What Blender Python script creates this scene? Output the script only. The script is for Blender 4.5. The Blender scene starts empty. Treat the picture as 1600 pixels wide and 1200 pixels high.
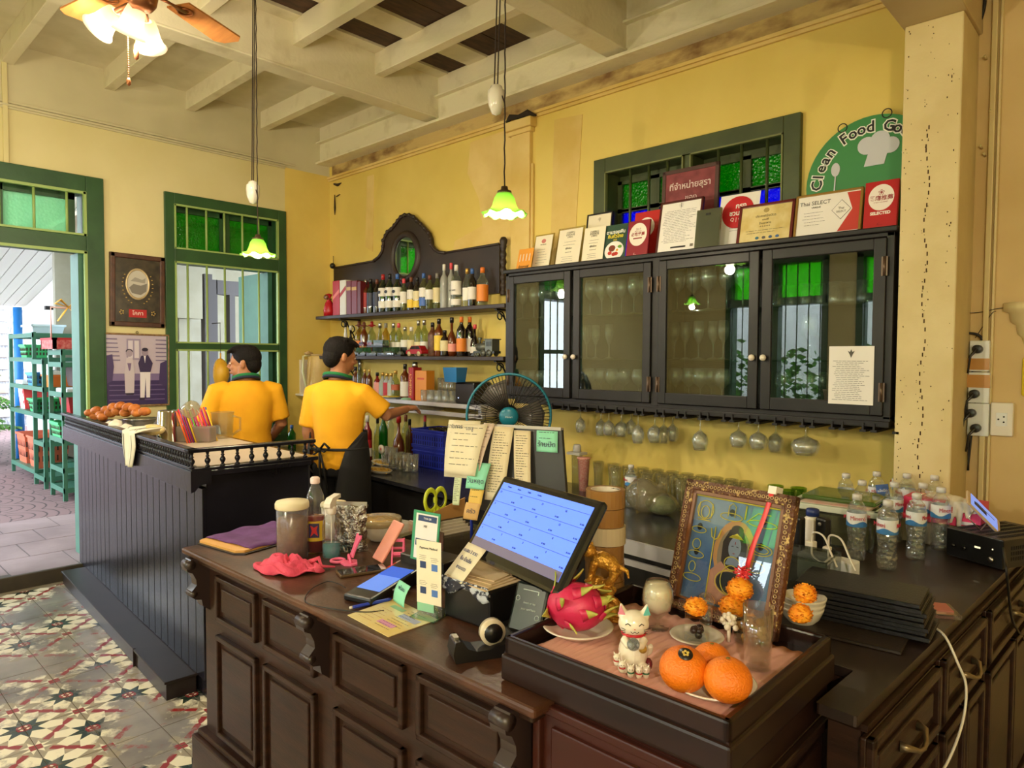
import bpy, math, random, bmesh
from mathutils import Matrix, Vector, Euler
random.seed(7)
PI = math.pi
C = bpy.context.scene.collection
SC = bpy.context.scene

# ------------------------------------------------------------------ camera, world, lights, exposure
FPX = 1080.0                                  # focal length in pixels of the 1600x1200 frame
YAW, PITCH, ROLL = map(math.radians, (133.5, 2.2, 0.3))
CAM = Vector((0, 0, 1.55))
_f = Vector((math.cos(YAW)*math.cos(PITCH), math.sin(YAW)*math.cos(PITCH), -math.sin(PITCH)))
_r = Vector((math.sin(YAW), -math.cos(YAW), 0)); _u = _r.cross(_f)
_R = math.cos(ROLL)*_r + math.sin(ROLL)*_u; _U = -math.sin(ROLL)*_r + math.cos(ROLL)*_u
cam = bpy.data.cameras.new('camera'); co = bpy.data.objects.new('camera', cam); C.objects.link(co)
cam.sensor_width = 36; cam.lens = FPX/1600*36; cam.clip_start = .05; cam.clip_end = 200
co.matrix_world = Matrix((( _R.x, _U.x, -_f.x, CAM.x), (_R.y, _U.y, -_f.y, CAM.y), (_R.z, _U.z, -_f.z, CAM.z), (0,0,0,1)))
SC.camera = co
vs = SC.view_settings; vs.view_transform = 'Standard'; vs.look = 'None'; vs.gamma = 1; vs.use_curve_mapping = False
vs.exposure = EXPO = 0.05
SC.cycles.use_denoising = True
SC.cycles.max_bounces = 10; SC.cycles.diffuse_bounces = 4; SC.cycles.glossy_bounces = 4
SC.cycles.transmission_bounces = 8; SC.cycles.transparent_max_bounces = 24
SC.cycles.caustics_reflective = False; SC.cycles.caustics_refractive = False
SC.cycles.sample_clamp_indirect = 6

def P(u, v, ax, val):                          # the point on the plane axis=val that a pixel of the photograph looks at
    d = _f*FPX + _R*(u-800) + _U*(600-v)
    return CAM + d*((val-CAM[ax])/d[ax])

w = bpy.data.worlds.new('sky'); SC.world = w; w.use_nodes = True
bg = w.node_tree.nodes['Background']; bg.inputs[0].default_value = (.80, .90, 1.0, 1); bg.inputs[1].default_value = 10.5

def lamp(name, loc, energy, col, size=.04, kind='POINT', rot=None, sy=None):
    l = bpy.data.lights.new(name, kind); l.energy = energy; l.color = col
    if kind == 'AREA':
        l.size = size
        if sy: l.shape = 'RECTANGLE'; l.size_y = sy
    else: l.shadow_soft_size = size
    o = bpy.data.objects.new(name, l); C.objects.link(o); o.location = loc
    if rot: o.rotation_euler = rot
    return o
WARM = (1.0, .86, .64)
L_PEND, L_FAN = 22, 26
ROOM = ((.9, -.9, 110), (-1.7, -1.3, 120), (1.6, -2.2, 90), (-4.2, -1.2, 105))   # unseen pendant lamps added behind the viewer to brighten the room
lamp('kitchen_light', (-7.6, 3.2, 2.5), 8, (1, .9, .75), .2)

# ------------------------------------------------------------------ helpers
def srgb(c):
    return tuple(((x/255)/12.92 if x/255 <= .04045 else ((x/255+.055)/1.055)**2.4) for x in c) + (1,)
MATS = {}
def mat(name, col=(128,128,128), rough=.55, metal=0, col2=None, ns=6, stretch=(1,1,1), lo=.35, hi=.65, bump=0, bs=60, emit=0, spec=.5, coat=0, obj=False, detail=4, rot=None, trans=0, alpha=1):
    if name in MATS: return MATS[name]
    m = bpy.data.materials.new(name); MATS[name] = m; m.use_nodes = True
    n, l = m.node_tree.nodes, m.node_tree.links
    b = n['Principled BSDF']; b.inputs['Base Color'].default_value = srgb(col)
    b.inputs['Roughness'].default_value = rough; b.inputs['Metallic'].default_value = metal
    b.inputs['Specular IOR Level'].default_value = spec; b.inputs['Coat Weight'].default_value = coat
    b.inputs['Transmission Weight'].default_value = trans; b.inputs['Alpha'].default_value = alpha
    if emit: b.inputs['Emission Color'].default_value = srgb(col); b.inputs['Emission Strength'].default_value = emit
    if col2 or bump:
        tc = n.new('ShaderNodeTexCoord'); mp = n.new('ShaderNodeMapping'); mp.inputs['Scale'].default_value = stretch
        if rot: mp.inputs['Rotation'].default_value = rot
        l.new(tc.outputs['Object' if obj else 'Generated'], mp.inputs[0]) if obj else None
        if not obj:
            g = n.new('ShaderNodeNewGeometry'); l.new(g.outputs['Position'], mp.inputs[0])
    if col2:
        t = n.new('ShaderNodeTexNoise'); t.inputs['Scale'].default_value = ns; t.inputs['Detail'].default_value = detail
        r = n.new('ShaderNodeValToRGB'); r.color_ramp.elements[0].position = lo; r.color_ramp.elements[1].position = hi
        r.color_ramp.elements[0].color = srgb(col); r.color_ramp.elements[1].color = srgb(col2)
        l.new(mp.outputs[0], t.inputs['Vector']); l.new(t.outputs['Fac'], r.inputs[0]); l.new(r.outputs[0], b.inputs['Base Color'])
    if bump:
        t2 = n.new('ShaderNodeTexNoise'); t2.inputs['Scale'].default_value = bs; t2.inputs['Detail'].default_value = 3
        bp = n.new('ShaderNodeBump'); bp.inputs['Strength'].default_value = bump; bp.inputs['Distance'].default_value = .01
        l.new(mp.outputs[0], t2.inputs['Vector']); l.new(t2.outputs['Fac'], bp.inputs['Height']); l.new(bp.outputs[0], b.inputs['Normal'])
    return m
def glass(name, tint=(245,250,248), refl=1.0, rough=.02, bumpy=0, opaque=0, body=(200,200,200), bs=90, f0=.045, pwr=3.2):
    """thin glass: tinted see-through plus a Fresnel reflection, optionally a share of scattering body"""
    if name in MATS: return MATS[name]
    m = bpy.data.materials.new(name); MATS[name] = m; m.use_nodes = True
    n, l = m.node_tree.nodes, m.node_tree.links; n.clear()
    out = n.new('ShaderNodeOutputMaterial'); tr = n.new('ShaderNodeBsdfTransparent'); tr.inputs[0].default_value = srgb(tint)
    gl = n.new('ShaderNodeBsdfGlossy'); gl.inputs['Roughness'].default_value = rough; gl.inputs[0].default_value = (refl, refl, refl, 1)
    fr = n.new('ShaderNodeLayerWeight'); mx = n.new('ShaderNodeMixShader')
    pw = n.new('ShaderNodeMath'); pw.operation = 'POWER'; pw.inputs[1].default_value = pwr; l.new(fr.outputs['Facing'], pw.inputs[0])
    mr = n.new('ShaderNodeMapRange'); l.new(pw.outputs[0], mr.inputs[0]); mr.inputs[3].default_value = f0; mr.inputs[4].default_value = .75
    src = tr
    if opaque:
        tl = n.new('ShaderNodeBsdfTranslucent'); tl.inputs[0].default_value = srgb(body)
        df = n.new('ShaderNodeBsdfDiffuse'); df.inputs[0].default_value = srgb(body)
        m2 = n.new('ShaderNodeMixShader'); m2.inputs[0].default_value = .5; l.new(tl.outputs[0], m2.inputs[1]); l.new(df.outputs[0], m2.inputs[2])
        m1 = n.new('ShaderNodeMixShader'); m1.inputs[0].default_value = opaque
        l.new(tr.outputs[0], m1.inputs[1]); l.new(m2.outputs[0], m1.inputs[2]); src = m1
    if bumpy:
        g = n.new('ShaderNodeNewGeometry')
        t = n.new('ShaderNodeTexVoronoi'); t.inputs['Scale'].default_value = bs; bp = n.new('ShaderNodeBump')
        bp.inputs['Strength'].default_value = bumpy; bp.inputs['Distance'].default_value = .01
        l.new(g.outputs['Position'], t.inputs['Vector']); l.new(t.outputs['Distance'], bp.inputs['Height'])
        l.new(bp.outputs[0], gl.inputs['Normal']); l.new(bp.outputs[0], fr.inputs['Normal'])
    l.new(mr.outputs[0], mx.inputs[0]); l.new(src.outputs[0], mx.inputs[1]); l.new(gl.outputs[0], mx.inputs[2]); l.new(mx.outputs[0], out.inputs[0])
    return m

class B:
    """collects geometry for ONE mesh object"""
    def __init__(s): s.v, s.f, s.m, s.s, s.T, s.mi = [], [], [], [], Matrix.Identity(4), 0
    def add(s, vs, fs, smooth=False):
        o = len(s.v); s.v += [tuple(s.T @ Vector(p)) for p in vs]
        s.f += [tuple(i+o for i in f) for f in fs]; s.m += [s.mi]*len(fs); s.s += [smooth]*len(fs); return s
    def box(s, x0, x1, y0, y1, z0, z1):
        v = [(x, y, z) for z in (z0, z1) for y in (y0, y1) for x in (x0, x1)]
        return s.add(v, [(0,2,3,1), (4,5,7,6), (0,1,5,4), (2,6,7,3), (0,4,6,2), (1,3,7,5)])
    def cbox(s, c, d): return s.box(c[0]-d[0]/2, c[0]+d[0]/2, c[1]-d[1]/2, c[1]+d[1]/2, c[2]-d[2]/2, c[2]+d[2]/2)
    def lathe(s, prof, n=16, at=(0,0,0), smooth=True, wob=None, axis=None):
        vs, fs = [], []; k = len(prof)
        for i in range(n):
            a = 2*PI*i/n
            for j, (r, z) in enumerate(prof):
                q = r*(wob(a, j) if wob else 1); p = Vector((q*math.cos(a), q*math.sin(a), z))
                if axis is not None: p = axis @ p
                vs.append((p.x+at[0], p.y+at[1], p.z+at[2]))
        for i in range(n):
            i2 = (i+1) % n
            for j in range(k-1): fs.append((i*k+j, i2*k+j, i2*k+j+1, i*k+j+1))
        if prof[0][0] > 1e-5: fs.append(tuple(i*k for i in reversed(range(n))))
        if prof[-1][0] > 1e-5: fs.append(tuple(i*k+k-1 for i in range(n)))
        return s.add(vs, fs, smooth)
    def shell(s, prof, n=20, at=(0,0,0), wob=None):      # open lathe, no caps
        k = len(prof); vs, fs = [], []
        for i in range(n):
            a = 2*PI*i/n
            for j, (r, z) in enumerate(prof):
                q, dz = (wob(a, j) if wob else (1, 0)); vs.append((at[0]+r*q*math.cos(a), at[1]+r*q*math.sin(a), at[2]+z+dz))
        for i in range(n):
            for j in range(k-1): fs.append((i*k+j, (i+1)%n*k+j, (i+1)%n*k+j+1, i*k+j+1))
        return s.add(vs, fs, True)
    def cyl(s, a, b, r, n=12, r2=None, smooth=True): return s.tube([a, b], [r, r if r2 is None else r2], n, smooth)
    def tube(s, pts, r, n=8, smooth=True, caps=True, flat=1.0):
        pts = [Vector(p) for p in pts]; k = len(pts); R = r if isinstance(r, (list, tuple)) else [r]*k
        vs, fs = [], []; t0 = (pts[1]-pts[0]).normalized()
        ref = Vector((0,0,1)) if abs(t0.z) < .9 else Vector((1,0,0)); nx = t0.cross(ref).normalized()
        for i, p in enumerate(pts):
            t = (pts[min(i+1, k-1)]-pts[max(i-1, 0)]).normalized(); nx = (nx - t*nx.dot(t)).normalized(); ny = t.cross(nx)
            for j in range(n):
                a = 2*PI*j/n; vs.append(tuple(p + nx*math.cos(a)*R[i] + ny*math.sin(a)*R[i]*flat))
        for i in range(k-1):
            for j in range(n): fs.append((i*n+j, i*n+(j+1)%n, (i+1)*n+(j+1)%n, (i+1)*n+j))
        if caps: fs.append(tuple(reversed(range(n)))); fs.append(tuple((k-1)*n+j for j in range(n)))
        return s.add(vs, fs, smooth)
    def prism(s, poly, ax, d0, d1, smooth=False):
        def q(a, b, d): return {'x': (d, a, b), 'y': (a, d, b), 'z': (a, b, d)}[ax]
        k = len(poly); vs = [q(a, b, d0) for a, b in poly] + [q(a, b, d1) for a, b in poly]
        fs = [tuple(range(k)), tuple(reversed(range(k, 2*k)))]
        s.add(vs, fs, False)
        return s.add(vs, [(i, k+i, k+(i+1)%k, (i+1)%k) for i in range(k)], smooth)
    def sph(s, c, r, n=16, m=10, rot=None):
        r = r if isinstance(r, (list, tuple)) else (r, r, r); vs, fs = [], []
        for j in range(m+1):
            t = PI*j/m
            for i in range(n):
                a = 2*PI*i/n; p = Vector((r[0]*math.sin(t)*math.cos(a), r[1]*math.sin(t)*math.sin(a), r[2]*math.cos(t)))
                if rot is not None: p = rot @ p
                vs.append((c[0]+p.x, c[1]+p.y, c[2]+p.z))
        for j in range(m):
            for i in range(n):
                i2 = (i+1) % n
                fs.append((j*n+i, (j+1)*n+i, (j+1)*n+i2, j*n+i2) if 0 < j < m-1 else ((j*n+i, (j+1)*n+i, (j+1)*n+i2) if j == 0 else (j*n+i, (j+1)*n+i, j*n+i2)))
        return s.add(vs, fs, True)
    def ring(s, c, R, r, ax='z', n=24, m=8, sy=1):
        pts = []
        for i in range(n):
            a = 2*PI*i/n; ca, sa = math.cos(a), math.sin(a)*sy
            pts.append((ca, sa))
        vs, fs = [], []
        for i, (ca, sa) in enumerate(pts):
            for j in range(m):
                b = 2*PI*j/m; q = R + r*math.cos(b); h = r*math.sin(b); x, y = ca*q, sa*q
                p = {'z': (x, y, h), 'y': (x, h, y), 'x': (h, x, y)}[ax]; vs.append((c[0]+p[0], c[1]+p[1], c[2]+p[2]))
        for i in range(n):
            for j in range(m): fs.append((i*m+j, (i+1)%n*m+j, (i+1)%n*m+(j+1)%m, i*m+(j+1)%m))
        return s.add(vs, fs, True)
    def quad(s, a, b, c, d): return s.add([a, b, c, d], [(0,1,2,3)])
    def grid(s, fn, nu, nv, smooth=True):
        vs = [fn(i/nu, j/nv) for j in range(nv+1) for i in range(nu+1)]
        return s.add(vs, [(j*(nu+1)+i, j*(nu+1)+i+1, (j+1)*(nu+1)+i+1, (j+1)*(nu+1)+i) for j in range(nv) for i in range(nu)], smooth)

def mesh(name, b, mats):
    me = bpy.data.meshes.new(name); me.from_pydata(b.v, [], b.f); mats = mats if isinstance(mats, (list, tuple)) else [mats]
    for m in mats: me.materials.append(m)
    me.polygons.foreach_set('material_index', b.m); me.polygons.foreach_set('use_smooth', b.s); me.update()
    return me
def obj(name, b, mats, parent=None, bevel=0, solid=0, remesh=0, smooth=0, subd=0, loc=None, rot=None, shear=None):
    me = b if isinstance(b, bpy.types.Mesh) else mesh(name, b, mats)
    o = bpy.data.objects.new(name, me); C.objects.link(o)
    if parent is not None: o.parent = parent
    if loc is not None: o.location = loc
    if rot is not None: o.rotation_euler = rot
    if solid: m = o.modifiers.new('s', 'SOLIDIFY'); m.thickness = solid; m.offset = 0
    if remesh: m = o.modifiers.new('r', 'REMESH'); m.mode = 'VOXEL'; m.voxel_size = remesh; m.use_smooth_shade = True
    if smooth: m = o.modifiers.new('m', 'SMOOTH'); m.iterations = smooth; m.factor = .6
    if subd: m = o.modifiers.new('d', 'SUBSURF'); m.levels = m.render_levels = subd
    if bevel: m = o.modifiers.new('b', 'BEVEL'); m.width = bevel; m.segments = 2; m.limit_method = 'ANGLE'; m.angle_limit = .7
    return o
def thing(name, label, cat, loc=(0,0,0), rz=0, group=None, rot=None):
    o = bpy.data.objects.new(name, None); C.objects.link(o); o.location = loc; o.rotation_euler = rot or (0, 0, rz)
    o['label'] = label; o['category'] = cat; o.empty_display_size = .05
    if group: o['group'] = group
    return o
def tag(o, label, cat, group=None, kind=None):
    o['label'] = label; o['category'] = cat
    if group: o['group'] = group
    if kind: o['kind'] = kind
    return o
def struct(name, b, m, parent=None, bevel=0):
    o = obj(name, b, m, parent, bevel)
    if parent is None: o['kind'] = 'structure'
    return o
def structroot(name, loc=(0,0,0), rz=0):
    o = bpy.data.objects.new(name, None); C.objects.link(o); o.location = loc; o.rotation_euler = (0,0,rz); o['kind'] = 'structure'; return o
def dup(root, loc, rz=None, label=None, group=None, scale=None):
    r = root.copy(); C.objects.link(r); r.location = loc
    if rz is not None: r.rotation_euler = (0, 0, rz)
    if label: r['label'] = label
    if group: r['group'] = group
    if scale: r.scale = scale
    for ch in list(root.children):
        c = ch.copy(); C.objects.link(c); c.parent = r
        for g in ch.children:
            d = g.copy(); C.objects.link(d); d.parent = c
    return r
def frame_mat(o, ex, ey, ez, n=None):                # basis matrix at point o
    return Matrix(((ex.x, ey.x, ez.x, o[0]), (ex.y, ey.y, ez.y, o[1]), (ex.z, ey.z, ez.z, o[2]), (0,0,0,1)))
def text(s, size, m, parent, M=None, name='lettering', align='CENTER', ext=.0004, sx=1, bold=0, spacing=1):
    cu = bpy.data.curves.new('t', 'FONT'); cu.body = s; cu.size = size; cu.align_x = align; cu.align_y = 'CENTER'; cu.extrude = ext
    cu.resolution_u = 2; cu.offset = bold; cu.space_character = spacing
    t = bpy.data.objects.new('t', cu); me = bpy.data.meshes.new_from_object(t); bpy.data.objects.remove(t)
    me.materials.clear(); me.materials.append(m); o = bpy.data.objects.new(name, me); C.objects.link(o)
    if parent is not None: o.parent = parent
    o.matrix_local = (M or Matrix.Identity(4)) @ Matrix.Diagonal((sx, 1, 1, 1))
    return o
def crv(pts, n=6):                                   # smooth curve through points
    p = [Vector(q) for q in pts]; p = [p[0]*2-p[1]]+p+[p[-1]*2-p[-2]]; out = []
    for i in range(1, len(p)-2):
        for k in range(n):
            t = k/n; out.append(.5*((2*p[i])+(p[i+1]-p[i-1])*t+(2*p[i-1]-5*p[i]+4*p[i+1]-p[i+2])*t*t+(3*p[i]-p[i-1]-3*p[i+1]+p[i+2])*t*t*t))
    return out+[p[-2]]
def TM(x, y, z, rx=0, ry=0, rz=0): return Matrix.Translation((x, y, z)) @ Euler((rx, ry, rz)).to_matrix().to_4x4()
ORD = ['first','second','third','fourth','fifth','sixth','seventh','eighth','ninth','tenth','eleventh','twelfth','thirteenth','fourteenth','fifteenth','sixteenth','seventeenth','eighteenth','nineteenth','twentieth','twenty-first','twenty-second','twenty-third','twenty-fourth']
# ------------------------------------------------------------------ materials of the room
W_YEL = mat('yellow_plaster', (224,199,108), .75, col2=(212,185,90), ns=1.3, lo=.4, hi=.62, bump=.25, bs=9)
W_CRM = mat('cream_plaster', (220,209,158), .75, col2=(210,198,142), ns=1.5, bump=.2, bs=9)
W_BAND = mat('grey_cream_plaster', (206,198,162), .8, col2=(194,186,150), ns=2, bump=.2, bs=8)
W_STAIN = mat('damp_stained_plaster', (196,170,110), .85, col2=(120,88,50), ns=5, lo=.45, hi=.72, stretch=(1,1,2.2), bump=.4, bs=20)
W_PATCH = mat('pale_plaster_patch', (226,198,128), .8, col2=(210,178,96), ns=3, bump=.3, bs=14)
PILLAR = mat('speckled_cream_paint', (216,198,148), .6, col2=(204,184,132), ns=4, bump=.15, bs=30)
PAINTW = mat('old_white_paint', (228,220,190), .6, col2=(204,194,158), ns=7, lo=.55, hi=.8, bump=.2, bs=30)
PAINTW2 = mat('white_ceiling_paint', (222,214,186), .7, col2=(206,198,166), ns=4, bump=.15, bs=20)
DARKPL = mat('bare_brown_plank', (84,58,38), .7, col2=(58,38,24), ns=8, stretch=(4,1,1))
GREEN = mat('green_window_paint', (44,84,46), .45, col2=(36,72,40), ns=6, bump=.1, bs=25)
GREENO = mat('olive_green_window_paint', (70,80,44), .5, col2=(58,68,38), ns=6, bump=.1, bs=25)
LGREEN = mat('pale_green_trim_paint', (150,176,104), .45)
TEAL = mat('teal_green_paint', (60,110,90), .5, col2=(50,96,78), ns=5)
DKIRON = mat('dark_bar_paint', (58,66,40), .45)
def gg(name, t, b, o=.35): return glass(name, t, .9, .12, bumpy=.6, opaque=o, body=b, bs=60)
G_GRN = gg('green_patterned_glass', (30,150,20), (40,180,30)); G_MINT = gg('mint_patterned_glass', (190,240,205), (176,236,196), .5)
G_BLU = gg('blue_patterned_glass', (14,22,150), (18,30,170)); G_DGR = gg('deep_green_patterned_glass', (16,96,12), (24,110,18)); G_LIME = gg('lime_patterned_glass', (110,230,40), (130,230,50), .5); G_CLR = glass('clear_pane', (235,242,240), 1)
BLACKM = mat('black_iron', (22,20,20), .5)

# ------------------------------------------------------------------ floor with encaustic star tiles
def worn(name, col, amt=.5):
    m = bpy.data.materials.new(name); m.use_nodes = True; n, l = m.node_tree.nodes, m.node_tree.links; b = n['Principled BSDF']
    g = n.new('ShaderNodeNewGeometry'); t = n.new('ShaderNodeTexNoise'); t.inputs['Scale'].default_value = 1.7; t.inputs['Detail'].default_value = 9; t.inputs['Roughness'].default_value = .68
    t3 = n.new('ShaderNodeTexNoise'); t3.inputs['Scale'].default_value = 3; t3.inputs['Detail'].default_value = 5
    r = n.new('ShaderNodeValToRGB'); r.color_ramp.elements[0].position = amt-.035; r.color_ramp.elements[1].position = amt+.02
    gr = n.new('ShaderNodeValToRGB'); gr.color_ramp.elements[0].color = srgb((104,98,90)); gr.color_ramp.elements[1].color = srgb((150,142,132)); gr.color_ramp.elements[0].position = .35; gr.color_ramp.elements[1].position = .65
    mx = n.new('ShaderNodeMix'); mx.data_type = 'RGBA'; mx.inputs['A'].default_value = srgb(col)
    l.new(g.outputs['Position'], t.inputs[0]); l.new(g.outputs['Position'], t3.inputs[0]); l.new(t.outputs[0], r.inputs[0]); l.new(t3.outputs[0], gr.inputs[0])
    l.new(r.outputs[0], mx.inputs['Factor']); l.new(gr.outputs[0], mx.inputs['B']); l.new(mx.outputs['Result'], b.inputs['Base Color'])
    b.inputs['Roughness'].default_value = .2; return m
T_TAUPE, T_CREAM, T_DKG, T_RED = worn('taupe_tile', (146,136,116), .58), worn('cream_tile', (226,218,190), .52), worn('dark_green_tile', (36,52,44), .52), worn('red_tile', (136,40,40), .56)
T_BEIGE = worn('beige_tile', (160,148,124), .53)
fb = B(); fb.box(-5.65, 2.6, -3.3, 3.55, -.12, -.006); struct('floor', fb, T_TAUPE); floor = bpy.data.objects['floor']
def tile_mesh():
    b = B(); h = .0985; b.box(-h, h, -h, h, -.02, 0)
    def pl(pts, mi, z):
        b.mi = mi; b.add([(x, y, z) for x, y in pts], [tuple(range(len(pts)))])
    s2 = .0985
    # beige flanks + red strip along the diagonal between the two node corners
    d = Vector((1, 1)).normalized(); p = Vector((-1, 1)).normalized()
    def strip(w, e, mi, z):
        a, c = Vector((-s2, -s2))+d*e, Vector((s2, s2))-d*e; pl([tuple(a-p*w), tuple(c-p*w), tuple(c+p*w), tuple(a+p*w)], mi, z)
    strip(.031, .045, 4, .0002); strip(.013, .055, 3, .0004)
    for sx in (-1, 1):                                            # node corners
        o = Vector((sx*s2, sx*s2)); q = -sx
        pl([tuple(o), tuple(o+Vector((q*.02, 0))), tuple(o+Vector((q*.02, q*.02))), tuple(o+Vector((0, q*.02)))], 3, .0004)
        pl([tuple(o+Vector((q*.02, 0))), tuple(o+Vector((q*.052, q*.018))), tuple(o+Vector((q*.02, q*.02)))], 1, .0004)
        pl([tuple(o+Vector((0, q*.02))), tuple(o+Vector((q*.018, q*.052))), tuple(o+Vector((q*.02, q*.02)))], 1, .0004)
    for sx in (-1, 1):                                            # star corners
        o = Vector((sx*s2, -sx*s2))
        def pt(r, a):
            a = math.radians(a); return (o.x - sx*r*math.cos(a), o.y + sx*r*math.sin(a))
        pl([tuple(o)] + [pt(r, a) for r, a in ((.094,0),(.047,22.5),(.088,45),(.047,67.5),(.094,90))], 2, .0004)
        for c in (22.5, 67.5):
            pl([pt(.047, c), pt(.09, c-22.5), pt(.134, c-12), pt(.14, c+10), pt(.09, c+22.5)], 1, .0005)
        pl([tuple(o), pt(.026, 0), pt(.03, 45), pt(.026, 90)], 3, .0007); pl([pt(.012, 10), pt(.02, 20), pt(.018, 60), pt(.01, 70)], 1, .0009)
    return mesh('tile', b, [T_TAUPE, T_CREAM, T_DKG, T_RED, T_BEIGE])
tm = tile_mesh(); rng = random.Random(3); nt = 0
for i in range(-14, 2):
    for j in range(-9, 4):
        cx, cy = -2.7+.2*i, .95+.2*j
        if cx < -5.5+.1 or cx > -1.9 or cy > 1.36 or (cy < .1-.9*(cx+5.5)*.35): continue
        if nt >= 290: continue
        o = bpy.data.objects.new('tile', tm); C.objects.link(o); o.parent = floor; nt += 1
        o.location = (cx, cy, rng.uniform(-.0008, .0006)); o.rotation_euler = (0, 0, PI/2 if (i+j) % 2 == 0 else 0)
# rest of the floor: the same grid of tiles joined
rb = B(); tb = [[tuple(v.co) for v in tm.vertices], [tuple(p.vertices) for p in tm.polygons], [p.material_index for p in tm.polygons]]
placed = {(round(o.location.x, 2), round(o.location.y, 2)) for o in floor.children}
for i in range(-14, 26):
    for j in range(-20, 13):
        cx, cy = -2.7+.2*i, .95+.2*j
        if (round(cx, 2), round(cy, 2)) in placed or cx > 2.45 or cx < -5.4: continue
        a = PI/2 if (i+j) % 2 == 0 else 0; ca, sa = math.cos(a), math.sin(a); k = len(rb.v)
        rb.v += [(cx+x*ca-y*sa, cy+x*sa+y*ca, z) for x, y, z in tb[0]]; rb.f += [tuple(q+k for q in f) for f in tb[1]]; rb.m += tb[2]; rb.s += [False]*len(tb[1])
o = obj('floor_tiles', rb, [T_TAUPE, T_CREAM, T_DKG, T_RED, T_BEIGE], floor); o['kind'] = 'stuff'

# ------------------------------------------------------------------ walls
XL, YB, ZC = -5.65, 3.5, 3.63
b = B()
def wl(y0, y1, z0, z1, mi=0): b.mi = mi; b.box(XL-.22, XL, y0, y1, z0, z1)
DY0, DY1, DT = .38, 1.625, 2.825          # door frame outer
WY0, WY1, WZ0, WZ1 = 2.045, 3.055, .82, 2.813
for (z0, z1, mi) in ((0, .82, 0), (.82, 2.813, 0), (2.813, 3.2, 0), (3.2, ZC+.1, 2)):
    if z0 == 0:
        wl(-.9, DY0, z0, z1, mi); wl(DY1, WY1, z0, z1, mi); wl(WY1, 3.7, z0, z1, 1)
    elif z0 == .82:
        wl(-.05, DY0, z0, z1, mi); wl(DY1, WY0, z0, z1, mi); wl(WY1, 3.7, z0, z1, 1)
    else:
        wl(-.9, WY1 if mi == 0 else 3.7, z0, z1, mi)
        if mi == 0: wl(WY1, 3.7, z0, z1, 1)
wl(-3.4, -.9, 0, ZC+.1)
struct('wall_left', b, [W_CRM, W_YEL, W_BAND])
b = B(); WX0, WX1, WT, WB = -2.609, -1.347, 2.765, 2.11
b.mi = 0; b.box(-5.87, WX0, YB, YB+.2, -.12, 3.3); b.box(WX1, 2.7, YB, YB+.2, -.12, 3.3); b.box(WX0, WX1, YB, YB+.2, -.12, WB); b.box(WX0, WX1, YB, YB+.2, WT, 3.3)
b.mi = 1; b.box(-5.87, 2.7, YB, YB+.2, 3.3, ZC+.1)
wall_back = struct('wall_back', b, [W_YEL, PAINTW])
# damp band and pale repair patches, thin skims of plaster on the wall
b = B(); rng = random.Random(5)
def skim(pts, y=YB-.004): b.prism(pts, 'y', y, YB+.002)
b.mi = 0; skim([(-5.6,3.17),(-4.6,3.18),(-3.6,3.17),(-2.9,3.15),(-2.2,3.2),(-.85,3.2),(-.85,3.3),(-5.6,3.3)])
b.mi = 1; skim([(-3.75,3.12),(-3.3,3.13),(-3.28,2.35),(-3.5,2.3),(-3.95,2.3),(-3.92,2.42),(-3.62,2.5),(-3.66,2.7),(-3.78,2.9)])
skim([(-5.05,3.1),(-4.95,3.1),(-4.97,2.45),(-5.08,2.5)]); skim([(-2.95,3.1),(-2.72,3.08),(-2.78,2.15),(-2.98,2.15)])
obj('plaster_skim', b, [W_STAIN, W_PATCH], wall_back)
b = B(); b.tube([(-5.56,3.49,3.12),(-5.5,3.488,3.10),(-5.44,3.49,3.11)], [.008,.014,.003], 5); b.tube([(-5.55,3.49,3.02),(-5.545,3.488,2.9),(-5.55,3.49,2.84)], [.004,.010,.003], 5); b.tube([(-5.52,3.49,3.0),(-5.46,3.488,3.01)], [.006,.004], 5); obj('wall_crack', b, mat('dark_crack', (60,46,30), .9), wall_back)
# mouldings
b = B(); b.box(XL, XL+.014, -3.2, WY1, 3.185, 3.20); b.box(XL, XL+.022, -3.2, WY1, 3.20, 3.215); b.box(XL, XL+.012, -3.2, WY1+.1, 3.222, 3.24); struct('trim_1', b, W_BAND, bevel=.003)
b = B(); b.box(XL, -.82, YB-.018, YB, 3.15, 3.17); b.box(XL, -.8, YB-.03, YB, 3.17, 3.19); struct('trim_2', b, W_PATCH, bevel=.003)
y_ = P(8, 200, 0, XL).y; b = B(); b.box(XL, XL+.02, y_-.015, y_+.015, DT, ZC); struct('trim_4', b, W_CRM, bevel=.003)
# pilaster on the back wall
x0, x1 = P(803, 260, 1, YB).x, P(832, 260, 1, YB).x
b = B(); b.box(x0, x1, YB-.03, YB, .9, 3.13); b.box(x0-.02, x1+.02, YB-.045, YB, 3.06, 3.09); b.box(x0-.035, x1+.035, YB-.065, YB, 3.09, 3.15); b.cyl((x1+.01, YB-.01, 2.1), (x1+.01, YB-.01, 2.85), .012, 8)
struct('wall_pilaster', b, W_PATCH, bevel=.004)
b = B(); b.tube([(x0-.02,YB-.05,3.16),(x0+.03,YB-.07,3.175),(x0+.1,YB-.06,3.165),(x1+.02,YB-.07,3.17),(x1+.06,YB-.03,3.15)], [.012,.02,.014,.02,.006], 6)
tag(obj('dry_root_clump', b, mat('black_grime', (40,30,20), .9)), 'dark dried root clump lying on the wall pilaster capital', 'debris')
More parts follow.
